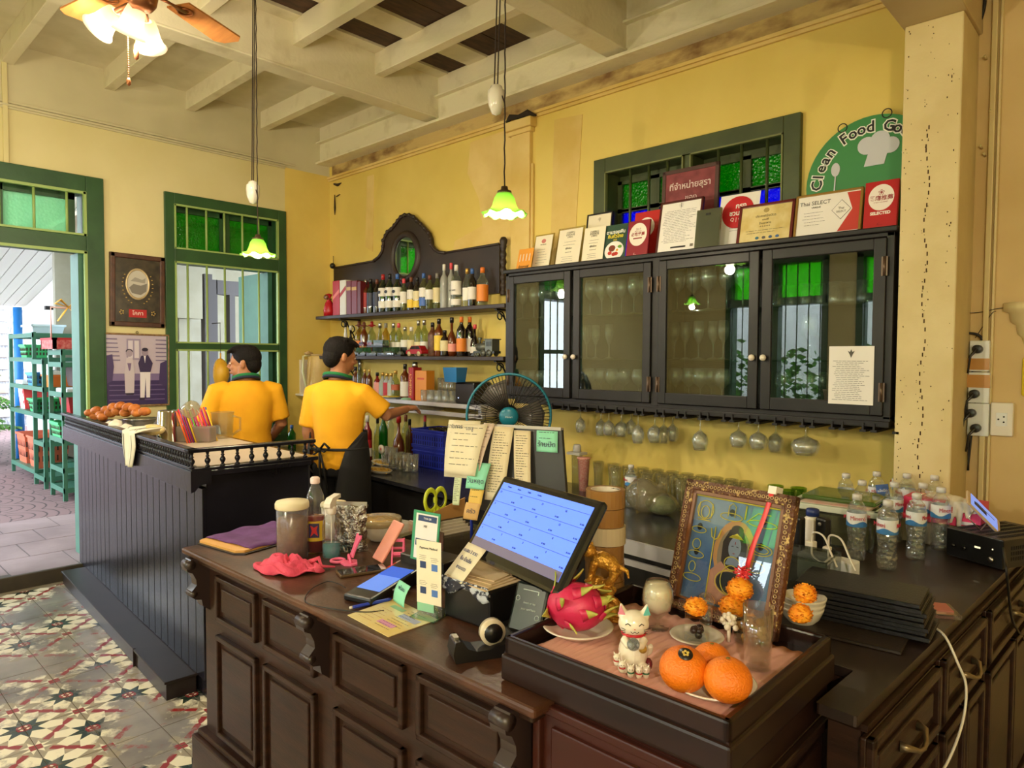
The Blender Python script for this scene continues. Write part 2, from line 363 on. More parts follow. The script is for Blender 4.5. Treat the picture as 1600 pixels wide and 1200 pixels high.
# pillar, wall beyond it
b = B(); b.box(-.818, -.612, 3.17, YB, 0, 2.9); struct('pillar', b, PILLAR, bevel=.006); pil = bpy.data.objects['pillar']
rng = random.Random(9); b = B()
for k in range(150):
    x = rng.choice([-.80, -.735, -.715, -.64]) + rng.gauss(0, .012); z = rng.uniform(.95, 2.88); s = rng.uniform(.0008, .0019)
    if -.815 < x < -.615: b.box(x-s, x+s, 3.1685, 3.1705, z-s*rng.uniform(.8, 3), z+s)
for k in range(46):
    z = .95 + k*.034 + rng.uniform(-.01, .01); x = -.722+.008*math.sin(k*.7); b.box(x-.0022, x+.0022, 3.1685, 3.1705, z-.008, z+.008)
o = obj('pit_marks', b, mat('dark_pit', (70,48,24), .9), pil); o['kind'] = 'stuff'
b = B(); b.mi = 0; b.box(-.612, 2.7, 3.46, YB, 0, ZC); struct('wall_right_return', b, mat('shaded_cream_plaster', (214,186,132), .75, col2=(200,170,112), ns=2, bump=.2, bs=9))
b = B(); b.box(-.565, -.545, 3.435, 3.46, 0, ZC); b.box(-.538, -.528, 3.445, 3.46, 0, ZC); struct('trim_3', b, PILLAR, bevel=.003)
b = B(); b.box(2.5, 2.7, -3.4, 3.7, 0, ZC+.1); struct('wall_right', b, W_CRM)
# ceiling: slab, planks, joists, beams
b = B(); b.box(-5.87, 2.7, -3.4, 3.7, ZC+.02, ZC+.12); ceil = struct('ceiling', b, PAINTW2)
dark = {(-.1, 0): 1}
JY = [-2.53+.6*k for k in range(10)] + [3.45]; JY = [1.07-.6*k for k in range(7, 0, -1)] + [1.07, 1.68, 2.255, 2.87, 3.45]
for bi in range(6, len(JY)-1):
    y0, y1 = JY[bi], JY[bi+1]
    for k in range(16):
        x0 = -4.09+.205*k
        if y1 < 1.5 and k > 5: continue
        dk = k in (1, 3, 4) if bi != 8 else k in (1,)
        if bi >= 10 and k in (10,): dk = True
        if bi == 9 and k in (8,): dk = True
        p = B(); j = random.uniform(0, .004); p.box(x0+.004, x0+.201, y0+.02, y1-.02, ZC-.008-j+(.014 if dk else 0), ZC+.016)
        obj('plank', p, DARKPL if dk else PAINTW, ceil)
b = B(); b.box(-5.65, -4.1, -3.2, 3.5, ZC-.012, ZC+.02); b.box(-4.1, 2.5, -3.2, .45, ZC-.012, ZC+.02); b.box(-.82, 2.5, .45, 3.5, ZC-.012, ZC+.02); b.box(-2.9, -.8, .45, .9, ZC-.012, ZC+.02); obj('ceiling_board', b, PAINTW2, ceil)
for k, y in enumerate(JY[:-1]):
    b = B(); b.box(XL, 2.5, y-.035, y+.035, 3.48, ZC); struct('ceiling_joist', b, PAINTW, bevel=.004)
b = B(); b.box(XL, 2.5, 3.40, 3.5, 3.48, ZC); b.box(XL, 2.5, 3.36, 3.5, 3.47, 3.485); b.box(XL, 2.5, 3.40, 3.5, 3.30, 3.48); b.box(XL, 2.5, 3.355, 3.5, 3.285, 3.305); struct('wall_beam', b, PAINTW, bevel=.003)
for x0, x1 in ((-4.13, -4.0), (-2.46, -2.33)):
    b = B(); b.box(x0, x1, -3.2, 3.41, 3.33, ZC); b.box(x0-.006, x1+.006, -3.2, 3.41, 3.325, 3.34); struct('ceiling_beam', b, PAINTW, bevel=.004)
b = B(); b.box(-.83, -.60, -3.2, 3.5, 2.9, ZC); struct('ceiling_beam', b, mat('beige_beam_paint', (196,176,132), .65, col2=(184,160,116), ns=3), bevel=.005)
b = B(); b.box(-.83, -.6, 3.1, 3.5, 2.86, 2.9)

# ------------------------------------------------------------------ left wall door and window
def barz(b, y, z0, z1, r=.009, x=XL+.005): b.cyl((x, y, z0), (x, y, z1), r, 8)
door = structroot('door_1')
b = B()   # frame
b.box(XL-.2, XL+.025, DY1-.115, DY1, .05, DT); b.box(XL-.2, XL+.025, DY0, DY0+.1, .05, DT); b.box(XL-.2, XL+.025, DY0+.1, DY1-.115, DT-.115, DT); b.box(XL-.2, XL+.025, DY0+.1, DY1-.115, 2.29, 2.40)
obj('door_frame', b, GREEN, door, bevel=.004)
b = B()
for z0, z1 in ((2.40, DT-.115), (.05, 2.29)):
    ya, yb = DY0+.1, DY1-.115
    b.box(XL-.0, XL+.03, yb-.016, yb+.003, z0, z1); b.box(XL, XL+.03, ya, ya+.016, z0, z1); b.box(XL, XL+.03, ya, yb, z1-.016, z1+.003)
    if z0 > 1: b.box(XL, XL+.03, ya, yb, z0, z0+.014)
obj('bead_trim', b, LGREEN, door)
for k in range(5): b = B(); barz(b, P(103.5, 300, 0, XL).y - .195*k, 2.40, DT-.11); obj('window_bar', b, LGREEN, door)
b = B(); b.box(XL-.13, XL-.09, .49, DY1-.115, 2.40, 2.71); b2 = B(); b2.box(XL-.12, XL-.11, 1.02, 1.43, 2.425, 2.66)
fr = B()
for (y0, y1) in ((.50, .97), (1.0, 1.47)):
    fr.box(XL-.14, XL-.09, y0, y0+.045, 2.4, 2.71); fr.box(XL-.14, XL-.09, y1-.045, y1, 2.4, 2.71); fr.box(XL-.14, XL-.09, y0, y1, 2.4, 2.425); fr.box(XL-.14, XL-.09, y0, y1, 2.665, 2.71)
obj('transom_sash', fr, GREEN, door)
for y0, y1 in ((.545, .925), (1.045, 1.425)):
    b = B(); b.box(XL-.118, XL-.112, y0, y1, 2.425, 2.665); obj('pane', b, G_MINT, door)
# open door leaf seen edge-on at the jamb
b = B(); b.box(XL-.21, XL-.02, DY1-.16, DY1-.118, .08, 2.28); obj('door_stop', b, TEAL, door)
win = structroot('window_1')
b = B()
b.box(XL-.2, XL+.022, WY0, WY0+.07, WZ0, WZ1); b.box(XL-.2, XL+.022, WY1-.075, WY1, WZ0, WZ1); b.box(XL-.2, XL+.022, WY0+.07, WY1-.075, WZ1-.085, WZ1)
b.box(XL-.2, XL+.022, WY0+.07, WY1-.075, 2.285, 2.385); b.box(XL-.04, XL+.018, WY0+.07, WY1-.075, 1.60, 1.65); b.box(XL-.2, XL+.03, WY0-.01, WY1+.01, WZ0-.03, WZ0+.04)
obj('window_frame', b, GREEN, win, bevel=.003)
b = B(); ya, yb = WY0+.07, WY1-.075
for z0, z1 in ((2.385, WZ1-.085), (1.65, 2.285), (WZ0+.04, 1.60)):
    b.box(XL, XL+.027, ya-.002, ya+.012, z0, z1); b.box(XL, XL+.027, yb-.012, yb+.002, z0, z1); b.box(XL, XL+.027, ya, yb, z1-.012, z1+.002); b.box(XL, XL+.027, ya, yb, z0-.002, z0+.01)
obj('bead_trim', b, LGREEN, win)
for u in (293, 323, 351, 379, 404):
    y = P(u, 450, 0, XL).y
    b = B(); barz(b, y, 2.385, WZ1-.085); obj('window_bar', b, LGREEN, win); b = B(); barz(b, y, WZ0, 2.285); obj('window_bar', b, LGREEN, win)
ym = P(351, 350, 0, XL-.1).y; fr = B()
for y0, y1 in ((ya, ym-.012), (ym+.03, yb)):
    fr.box(XL-.14, XL-.1, y0, y0+.012, 2.385, 2.73); fr.box(XL-.14, XL-.1, y1-.03, y1, 2.385, 2.73); fr.box(XL-.14, XL-.1, y0, y1, 2.385, 2.40); fr.box(XL-.14, XL-.1, y0, y1, 2.69, 2.73)
    b = B(); b.box(XL-.122, XL-.116, y0+.01, y1-.03, 2.4, 2.69); obj('pane', b, G_GRN, win)
fr.box(XL-.15, XL-.08, ym-.02, ym+.03, 2.385, 2.73); obj('transom_sash', fr, GREEN, win)
b = B(); b.box(XL-.62, XL-.06, yb-.06, yb-.02, .9, 2.28); obj('shutter_leaf', b, TEAL, win)
# window further along the left wall (mirrored in the cabinet glass)
win = structroot('window_2'); b = B()
b.box(XL-.2, XL+.02, -.9, -.82, .82, 2.81); b.box(XL-.2, XL+.02, -.13, -.05, .82, 2.81); b.box(XL-.2, XL+.02, -.82, -.13, 2.73, 2.81); b.box(XL-.2, XL+.02, -.82, -.13, 2.28, 2.38); b.box(XL-.2, XL+.02, -.82, -.13, 1.6, 1.65); b.box(XL-.2, XL+.02, -.9, -.05, .78, .86)
obj('window_frame', b, GREEN, win)
for k in range(4): b = B(); barz(b, -.68+.14*k, .82, 2.75); obj('window_bar', b, LGREEN, win)
b = B(); b.box(XL-.12, XL-.114, -.82, -.13, 2.38, 2.73); obj('pane', b, G_GRN, win)
# ------------------------------------------------------------------ back wall window (green over blue glass)
win = structroot('window_3'); b = B(); f = .085
b.box(WX0, WX0+f, YB-.03, YB+.15, WB, WT); b.box(WX1-f, WX1, YB-.03, YB+.15, WB, WT); b.box(WX0+f, WX1-f, YB-.03, YB+.15, WT-f, WT); b.box(WX0+f, WX1-f, YB-.03, YB+.15, WB, WB+.04)
xm = P(1077, 235, 1, YB).x; b.box(xm-.02, xm+.02, YB-.02, YB+.15, WB+.04, WT-f); b.box(WX0+f, WX1-f, YB+.13, YB+.16, 2.645, WT-f)
obj('window_frame', b, GREENO, win, bevel=.004)
b = B()
for a, c in ((WX0+f, xm-.02), (xm+.02, WX1-f)):
    b.box(a, a+.008, YB-.034, YB-.01, WB+.04, WT-f); b.box(c-.008, c, YB-.034, YB-.01, WB+.04, WT-f); b.box(a, c, YB-.034, YB-.01, WT-f-.008, WT-f)
obj('bead_trim', b, mat('olive_bead_paint', (112,118,70), .5), win)
for u in (985, 1014, 1043, 1122, 1158, 1198): x = P(u, 290, 1, YB).x; b = B(); b.cyl((x, YB+.0, WB+.03), (x, YB+.0, WT-f), .009, 8); obj('window_bar', b, GREENO, win)
yy = YB+.11
for a, c in ((WX0+f, xm-.02), (xm+.02, WX1-f)):
    w_ = (c-a)/2
    for h in range(2):
        x0, x1 = a+h*w_, a+(h+1)*w_; s = B()
        for z0, z1, gm in ((2.475, 2.625, G_DGR), (2.17, 2.45, G_BLU)):
            s.box(x0, x0+.03, yy, yy+.03, z0-.02, z1+.02); s.box(x1-.03, x1, yy, yy+.03, z0-.02, z1+.02); s.box(x0, x1, yy, yy+.03, z1, z1+.02); s.box(x0, x1, yy, yy+.03, z0-.02, z0)
            p = B(); p.box(x0+.03, x1-.03, yy+.012, yy+.017, z0, z1); obj('pane', p, gm, win)
        obj('sash', s, GREENO, win)
# ------------------------------------------------------------------ south wall (behind the viewer) with garden windows, seen mirrored in the glass doors
YS = -3.2; b = B(); wins = [(-4.75, -3.3), (-2.95, -1.5), (-.8, .7)]
edges = [-5.87] + [e for w_ in wins for e in w_] + [2.7]
for k in range(0, len(edges), 2): b.box(edges[k], edges[k+1], YS-.2, YS, 0, ZC+.1)
for a, c in wins: b.box(a, c, YS-.2, YS, 0, .5); b.box(a, c, YS-.2, YS, 2.95, ZC+.1)
struct('wall_front', b, W_CRM)
for n_, (a, c) in enumerate(wins):
    win = structroot('window_%d' % (4+n_)); b = B()
    b.box(a, a+.08, YS-.2, YS+.02, .5, 2.95); b.box(c-.08, c, YS-.2, YS+.02, .5, 2.95); b.box(a, c, YS-.2, YS+.02, 2.87, 2.95); b.box(a, c, YS-.2, YS+.02, 2.3, 2.4); b.box(a, c, YS-.2, YS+.02, .5, .58); b.box((a+c)/2-.05, (a+c)/2+.05, YS-.15, YS, .5, 2.9)
    obj('window_frame', b, GREEN, win)
    for k in range(9):
        x = a+.1+(c-a-.2)/8*k; b = B(); b.cyl((x, YS, .55), (x, YS, 2.9), .008, 6); obj('window_bar', b, GREEN, win)
    for x0, x1 in ((a+.08, (a+c)/2-.05), ((a+c)/2+.05, c-.08)): b = B(); b.box(x0, x1, YS-.12, YS-.115, 2.4, 2.87); obj('pane', b, G_LIME, win)
# ------------------------------------------------------------------ outside
OZ = .09
PAV = mat('outdoor_paver', (136,118,118), .6, col2=(116,99,100), ns=3, bump=.15, bs=30)
def fan_paver():
    m = bpy.data.materials.new('fan_brick_paving'); m.use_nodes = True; n, l = m.node_tree.nodes, m.node_tree.links; b = n['Principled BSDF']
    g = n.new('ShaderNodeNewGeometry'); sp = n.new('ShaderNodeSeparateXYZ'); l.new(g.outputs['Position'], sp.inputs[0])
    def mt(op, a, c=None):
        q = n.new('ShaderNodeMath'); q.operation = op
        for i, x in enumerate((a, c)):
            if x is None: continue
            if isinstance(x, (int, float)): q.inputs[i].default_value = x
            else: l.new(x, q.inputs[i])
        return q.outputs[0]
    x = mt('SUBTRACT', mt('FRACT', mt('MULTIPLY', sp.outputs[0], 2.2)), .5); y = mt('SUBTRACT', mt('FRACT', mt('MULTIPLY', sp.outputs[1], 2.2)), .0)
    r = mt('SQRT', mt('ADD', mt('MULTIPLY', x, x), mt('MULTIPLY', y, y))); k = mt('FRACT', mt('MULTIPLY', r, 5)); e = mt('LESS_THAN', k, .16)
    mx = n.new('ShaderNodeMix'); mx.data_type = 'RGBA'; mx.inputs['A'].default_value = srgb((118,94,94)); mx.inputs['B'].default_value = srgb((66,52,54)); l.new(e, mx.inputs['Factor'])
    l.new(mx.outputs['Result'], b.inputs['Base Color']); b.inputs['Roughness'].default_value = .7
    bp = n.new('ShaderNodeBump'); bp.invert = True; l.new(e, bp.inputs['Height']); bp.inputs['Distance'].default_value = .02; l.new(bp.outputs[0], b.inputs['Normal']); return m
b = B(); b.mi = 0; b.box(-7.3, -5.5, -6, 3.4, -.1, OZ-.004); b.mi = 1; b.box(-18, -7.3, -6, 6, -.1, OZ)
b.mi = 0; b.box(-7.3, 3, -12, YS-.2, -.1, .0)
yard = struct('outside_pavement', b, [mat('paver_joint', (90,80,78), .8), fan_paver()])
for i in range(4):
    for j in range(9):
        p = B(); x0 = -7.3+.45*i; y0 = -1.6+.4*j+(.2 if i % 2 else 0); z = OZ+random.uniform(-.001, .002)
        p.box(x0+.005, x0+.445, y0+.005, y0+.395, OZ-.02, z); obj('paving_tile', p, PAV, yard)
b = B(); b.box(-5.56, -5.48, DY0-.4, 1.5, -.01, OZ); b.box(-5.56, -5.48, 1.5, 3.5, -.01, .02); struct('door_threshold', b, mat('dark_threshold', (62,54,40), .5, col2=(46,40,32), ns=8), bevel=.006)
WHITE = mat('white_plank_paint', (232,234,230), .6); WHITE2 = mat('cream_kitchen_board', (150,148,132), .6, col2=(138,136,118), ns=4)
# sloping veranda ceiling of planks
b = B(); xo, xi = -14.4, -5.87; zf = lambda x: 2.38+.18*(x+14.4)
b.add([(xo,-.3,zf(xo)+.03),(xi,-.3,zf(xi)+.03),(xi,2.9,zf(xi)+.03),(xo,2.9,zf(xo)+.03),(xo,-.3,zf(xo)+.06),(xi,-.3,zf(xi)+.06),(xi,2.9,zf(xi)+.06),(xo,2.9,zf(xo)+.06)], [(0,1,2,3),(7,6,5,4),(0,4,5,1),(1,5,6,2),(2,6,7,3),(3,7,4,0)])
roof = struct('outside_roof', b, WHITE)
for k in range(20):
    y0 = 2.9-.16*(k+1); p = B(); a, c = y0+.006, y0+.154
    p.add([(xo,a,zf(xo)),(xi,a,zf(xi)),(xi,c,zf(xi)),(xo,c,zf(xo)),(xo,a,zf(xo)+.02),(xi,a,zf(xi)+.02),(xi,c,zf(xi)+.02),(xo,c,zf(xo)+.02)], [(3,2,1,0),(4,5,6,7),(0,1,5,4),(1,2,6,5),(2,3,7,6),(3,0,4,7)]); obj('plank', p, WHITE, roof)
# white plank wall along the yard
b = B(); b.box(-14.4, -9.4, 2.92, 3.0, OZ, 3.4); wy = struct('outside_wall', b, mat('plank_gap', (150,152,150), .8))
for k in range(28):
    x0 = -14.4+.18*k; p = B(); p.box(x0+.005, x0+.175, 2.9, 2.93, OZ, 3.4); obj('plank', p, WHITE, wy)
# far building at the yard's end and a green hedge
b = B(); b.box(-17.2, -17, -6, 6, 0, 3.6); fb_ = struct('outside_far_wall', b, mat('grey_far_wall', (170,172,176), .8, col2=(110,112,120), ns=9, stretch=(1,6,1)))
for k in range(7):
    for j in range(12): p = B(); p.box(-17.02, -16.97, .2+.5*k, .62+.5*k, .3+.24*j, .48+.24*j); obj('brick', p, mat('far_brick', (150,120,104), .8, col2=(188,184,180), ns=1.2), fb_)
BLUE = mat('blue_pipe_paint', (30,120,200), .5)
p = P(29, 560, 0, -11.6); b = B(); b.cyl((p.x, p.y, OZ), (p.x, p.y, P(29,480,0,-11.6).z), .055, 14); tag(obj('post', b, BLUE), 'bright blue round post standing in the yard behind the metal racks', 'post')
LEAF = mat('palm_leaf', (70,130,50), .5, col2=(110,160,70), ns=5); LEAF2 = mat('dark_leaf', (44,84,34), .5, col2=(80,120,50), ns=5)
def fern(root, n, r, h, m, seed, w=.035):
    rg = random.Random(seed)
    for k in range(n):
        a = rg.uniform(0, 2*PI); q = r*rg.uniform(.6, 1); H = h*rg.uniform(.5, 1); b = B()
        def f(t): return Vector((math.cos(a)*q*t, math.sin(a)*q*t, H*(1.4*t-.7*t*t)+.02))
        vs, fs = [], []; pts = [f(i/8) for i in range(9)]; side = Vector((-math.sin(a), math.cos(a), 0))
        for i, p in enumerate(pts):
            wv = 3.2*w*math.sin(PI*min(1, (i+.6)/9)); vs += [tuple(p-side*wv-Vector((0,0,wv*.4))), tuple(p+Vector((0,0,.004))), tuple(p+side*wv-Vector((0,0,wv*.4)))]
        for i in range(8):                                   # leaflets: gaps between them
            for s_ in (0, 1):
                a0 = i*3+s_; fs.append((a0, a0+1, a0+4, a0+3) if i % 1 == 0 else ())
        b.add(vs, fs, False); obj('frond', b, m, root, solid=.003)
for i, (u, v, X, s) in enumerate(((2, 690, -11.3, .9), (8, 600, -13.6, 1.3), (-50, 640, -12.4, .9), (40, 640, -15.6, .8))):
    p = P(u, v, 0, X); t = thing('potted_palm', ['leafy palm growing at the doorway edge of the yard', 'taller palm behind the leftmost metal rack', 'wide palm at the far edge of the yard', 'small palm between the blue post and the white plank wall'][i], 'plant', (p.x, min(p.y, 1.75), OZ), 0)
    b = B(); b.lathe([(.14, 0), (.18, .28), (.15, .28), (.14, .2)], 16); obj('pot', b, mat('brown_pot', (120,80,60), .7), t)
    b = B(); b.cyl((0,0,.2), (0,0,.62*s), .03, 8); obj('stem', b, LEAF2, t)
    q = bpy.data.objects.new('foliage', None); 
    fr_root = t
    for zz in (.55*s, .95*s):
        tmp = B(); rg = random.Random(i*7+int(zz*10))
        for k in range(22):
            a = rg.uniform(0, 2*PI); R_ = .62*s*rg.uniform(.6, 1); H = .5*s*rg.uniform(.3, 1); side = Vector((-math.sin(a), math.cos(a), 0)); pr = None
            for j in range(7):
                t0, t1 = j/7, (j+.8)/7; f = lambda t_: Vector((math.cos(a)*R_*t_, math.sin(a)*R_*t_, zz*.8+H*(1.5*t_-1.1*t_*t_)))
                for sd in (-1, 1):
                    p0, p1 = f(t0), f(t1); tip = p1 + side*sd*.13*s*(1-.5*t0) + Vector((0,0,-.03)); tmp.add([tuple(p0), tuple(tip), tuple(p1)], [(0,1,2)])
        o = obj('foliage', tmp, (LEAF, LEAF2)[i % 2], t, solid=.002)
# green hedge and pale fence beyond the south windows
b = B(); rg = random.Random(4)
for k in range(2600):
    x, y, z = rg.uniform(-6.5, 2), rg.uniform(-5.6, -4.6), rg.uniform(.1, 1.9)*rg.uniform(.6, 1); s = rg.uniform(.05, .11); a = rg.uniform(0, PI); c_, s_ = math.cos(a)*s, math.sin(a)*s
    b.add([(x-c_, y-s_, z), (x, y+.02, z+s*.5), (x+c_, y+s_, z+.02), (x, y-.02, z-s*.5)], [(0,1,2,3)])
tag(obj('hedge', b, LEAF), 'green garden hedge outside the windows behind the viewer', 'hedge', kind='stuff')
b = B(); b.box(-9, 4, -7.2, -7.0, 0, 2.7); struct('outside_garden_wall', b, WHITE)

# kitchen beyond the window
b = B(); b.mi = 0; b.box(-7.4, -7.3, 2.2, 2.90, OZ, 1.93); b.box(-7.36, -7.22, 2.2, 2.98, 1.93, 2.55); b.box(-9.4, -7.3, 2.45, 2.5, OZ, 3.2); b.box(-10.4, -10.3, 2.4, 8, OZ, 3.4); b.box(-10.3, -5.87, 7.6, 7.7, OZ, 3.4)
kw = struct('kitchen_wall', b, [WHITE2])
for k in range(5):
    x_ = B(); y0 = 2.22+.136*k; x_.box(-7.3, -7.285, y0+.004, y0+.13, OZ, 1.925); obj('plank', x_, WHITE2, kw)
b = B(); b.box(-10.4, -5.87, 2.2, 7.7, 3.05, 3.1); b.box(-7.3, -5.9, 2.3, 3.3, 2.62, 2.66); struct('kitchen_ceiling', b, mat('kitchen_ceiling_paint', (206,200,180), .7))
b = B(); b.box(-7.3, -5.87, 2.0, 7.7, -.1, OZ-.006); struct('kitchen_floor', b, PAV)
b = B(); b.box(-7.36, -7.26, 3.02, 3.10, OZ, 2.4); b.box(-7.4, -7.3, 3.10, 3.17, OZ, 2.35); b.box(-7.4, -7.3, 3.3, 3.36, OZ, 2.2); b.box(-7.4, -7.3, 3.16, 3.9, 2.2, 2.35); struct('kitchen_door_frame', b, mat('dark_wood_post', (60,56,58), .6))
lamp('kitchen_blue_light', (-8.8, 4.6, 2.2), 12, (.75, .82, 1), .2)
# racks in the yard
RG = mat('green_rack_paint', (60,112,92), .45, metal=.3)
def rack(label, x0, x1, y0, y1, h, levels):
    t = thing('metal_rack', label, 'rack', (x0, y0, OZ)); W_, D_ = x1-x0, y1-y0
    for x in (0, W_):
        for y in (0, D_): b = B(); b.box(x-.018, x+.018, y-.018, y+.018, 0, h); obj('leg', b, RG, t)
    for z in levels:
        b = B(); b.box(-.01, W_+.01, -.01, D_+.01, z-.015, z); b.box(-.02, W_+.02, -.02, -.008, z-.04, z+.01); b.box(-.02, W_+.02, D_+.008, D_+.02, z-.04, z+.01)
        b.box(-.02, -.008, -.02, D_+.02, z-.04, z+.01); b.box(W_+.008, W_+.02, -.02, D_+.02, z-.04, z+.01); obj('shelf', b, RG, t)
    return t
rack('green metal rack nearest the doorway, under the red woven tray', -8.43, -7.96, 1.91, 2.42, 1.52, (.12, .32, .62, .85, 1.08, 1.38, 1.5))
rack('green metal rack standing behind the nearest rack', -9.26, -8.83, 1.94, 2.42, 1.42, (.12, .5, .8, 1.1, 1.4))
rack('long green metal rack nearest the palms', -10.49, -9.34, 1.96, 2.5, 1.72, (.14, .8, 1.1, 1.42, 1.7))
def basket(name, label, cat, p, d, m, taper=.85, slots=True, lid=None):
    t = thing(name, label, cat, p); w_, dp, h = d; b = B()
    def ring_(z, k): return [(-w_/2*k, -dp/2*k, z), (w_/2*k, -dp/2*k, z), (w_/2*k, dp/2*k, z), (-w_/2*k, dp/2*k, z)]
    v = ring_(0, taper)+ring_(h, 1)+ring_(h, .93)+ring_(.012, taper*.93)
    b.add(v, [(3,2,1,0)]+[(i, (i+1)%4, 4+(i+1)%4, 4+i) for i in range(4)]+[(4+i, 4+(i+1)%4, 8+(i+1)%4, 8+i) for i in range(4)]+[(8+i, 8+(i+1)%4, 12+(i+1)%4, 12+i) for i in range(4)]+[(12,13,14,15)])
    obj('body', b, m, t)
    b = B(); b.box(-w_/2-.01, w_/2+.01, -dp/2-.01, -dp/2+.004, h-.02, h+.004); b.box(-w_/2-.01, w_/2+.01, dp/2-.004, dp/2+.01, h-.02, h+.004); b.box(-w_/2-.01, -w_/2+.004, -dp/2, dp/2, h-.02, h+.004); b.box(w_/2-.004, w_/2+.01, -dp/2, dp/2, h-.02, h+.004); obj('rim', b, m, t)
    if slots:
        b = B(); n_ = 7
        for r_ in range(2):
            for k in range(n_):
                x = -w_/2*.85+w_*.85/(n_-1)*k; y = -dp/2*.85+dp*.85/(n_-1)*k; z = h*(.22+.34*r_); q = .5*(taper+(1-taper)*(z+.02)/h)
                b.box(x-.008, x+.008, -dp*q-.004, -dp*q+.004, z, z+h*.22); b.box(w_*q-.004, w_*q+.004, y-.008, y+.008, z, z+h*.22)
        obj('slot', b, mat('slot_shadow_paint', (60,40,34), .8), t)['kind'] = 'stuff'
    if lid: b = B(); b.box(-w_/2-.015, w_/2+.015, -dp/2-.015, dp/2+.015, h, h+.05); obj('lid', b, lid, t, bevel=.01)
    return t
def onrack(u, v, X): return P(u, v, 0, X)
GB = mat('green_plastic', (60,180,110), .4); BB = mat('blue_plastic', (70,150,210), .4); OB = mat('orange_plastic', (196,96,66), .5); RB = mat('red_plastic', (170,28,36), .35); WB_ = mat('white_plastic', (226,230,232), .45)
for nm, lb, ct, u, zz, X, y, d, m, sl, ld in (
    ('basket', 'green plastic basket on the low shelf of the nearest rack', 'basket', 72, .62, -8.2, 2.02, (.34,.28,.16), GB, True, None),
    ('cooler_box', 'red cooler box with a white lid on the nearest rack', 'cooler', 0, .85, -8.2, 2.16, (.36,.4,.22), RB, False, WB_),
    ('storage_box', 'dark box with a white top on the nearest rack', 'box', 0, 1.14, -8.2, 2.2, (.36,.36,.2), mat('dark_brown_box', (56,36,30), .6), False, WB_),
    ('plastic_tub', 'orange tub on the rack beside the dark box', 'tub', 0, 1.1, -9.05, 2.15, (.3,.3,.14), mat('bright_orange_plastic', (230,120,50), .4), False, WB_),
    ('tray', 'blue tray lying low on the nearest rack', 'tray', 0, .62, -8.15, 2.3, (.3,.22,.05), mat('navy_plastic', (40,70,150), .4), False, None),
    ('basket', 'green plastic basket with a red one above on the long rack', 'basket', 0, .8, -9.55, 2.1, (.36,.26,.15), GB, True, None),
    ('basket', 'blue plastic basket on the middle shelf of the long rack', 'basket', 0, 1.1, -9.6, 2.1, (.4,.26,.15), BB, True, None),
    ('storage_box', 'white and red carton on the long rack near the palms', 'box', 0, .8, -10.25, 2.15, (.3,.3,.3), mat('red_white_carton', (214,60,60), .6, col2=(240,236,230), ns=4, lo=.49, hi=.51), False, WB_),
    ('crate', 'orange slatted crate on the lowest shelf nearest the palms', 'crate', 0, .14, -10.2, 2.15, (.42,.34,.36), OB, True, None),
    ('crate', 'orange slatted crate on the lowest shelf beside the rack legs', 'crate', 0, .14, -9.65, 2.15, (.42,.34,.36), OB, True, None),
    ('basket', 'small green basket under the white trays on the long rack', 'basket', 0, 1.42, -10.0, 2.1, (.3,.24,.16), GB, True, None),
    ('plastic_tub', 'pale blue tub on top of the long rack', 'tub', 0, 1.7, -10.0, 2.2, (.5,.34,.12), mat('pale_blue_plastic', (190,212,226), .3), False, None)):
    basket(nm, lb, ct, (X, y, OZ+zz+.001), d, m, slots=sl, lid=ld)
# woven tray with handle and yellow bow
t = thing('woven_gift_basket', 'red woven gift basket with thin handle and yellow bow on the nearest rack', 'basket', (-8.2, 2.17, OZ+1.522))
b = B(); b.box(-.22, .22, -.32, .32, 0, .012)
for y0, y1, x0, x1 in ((-.34,-.31,-.24,.24),(.31,.34,-.24,.24),(-.34,.34,-.24,-.21),(-.34,.34,.21,.24)): b.box(x0, x1, y0, y1, 0, .09)
obj('tray_body', b, mat('pink_red_weave', (196,110,104), .6, col2=(170,40,40), ns=30, bump=.6, bs=90), t)
b = B(); b.box(-.245, .245, -.345, -.305, .09, .11); b.box(-.245, .245, .305, .345, .09, .11); b.box(.205, .245, -.345, .345, .09, .11); obj('rim', b, mat('deep_red_weave', (170,24,34), .6), t)
b = B(); b.tube([(0,-.3,.1),(0,-.3,.42),(0,.3,.42),(0,.3,.1)], .008, 6); obj('handle', b, mat('pink_weave', (220,170,160), .6), t)
b = B()
for s_ in (-1, 1): b.tube([(0.02,-.15,.43),(.03,-.15+s_*.07,.50),(.03,-.15+s_*.12,.46),(.02,-.15,.43)], [.01,.028,.022,.01], 6, flat=.4); b.tube([(.02,-.15,.43),(.04,-.15+s_*.05,.36),(.03,-.15+s_*.1,.28)], [.012,.02,.016], 6, flat=.3)
obj('bow', b, mat('gold_ribbon', (214,160,50), .4), t)
t = thing('wall_lamp', 'small lamp on a slanted arm on the white plank wall', 'lamp', (P(97, 485, 1, 2.88).x, 2.88, P(97, 485, 1, 2.88).z)); t.scale = (.5, .5, .5)
b = B(); b.cyl((0,0,.0), (-.35,-.25,.12), .012, 6); b.cyl((0,0,0),(-.3,0,.35),.012,6); obj('arm', b, mat('grey_metal', (150,150,150), .4, metal=.6), t)
b = B(); b.box(-.45,-.27,-.35,-.15,.02,.13); obj('lamp_head', b, BLACKM, t)
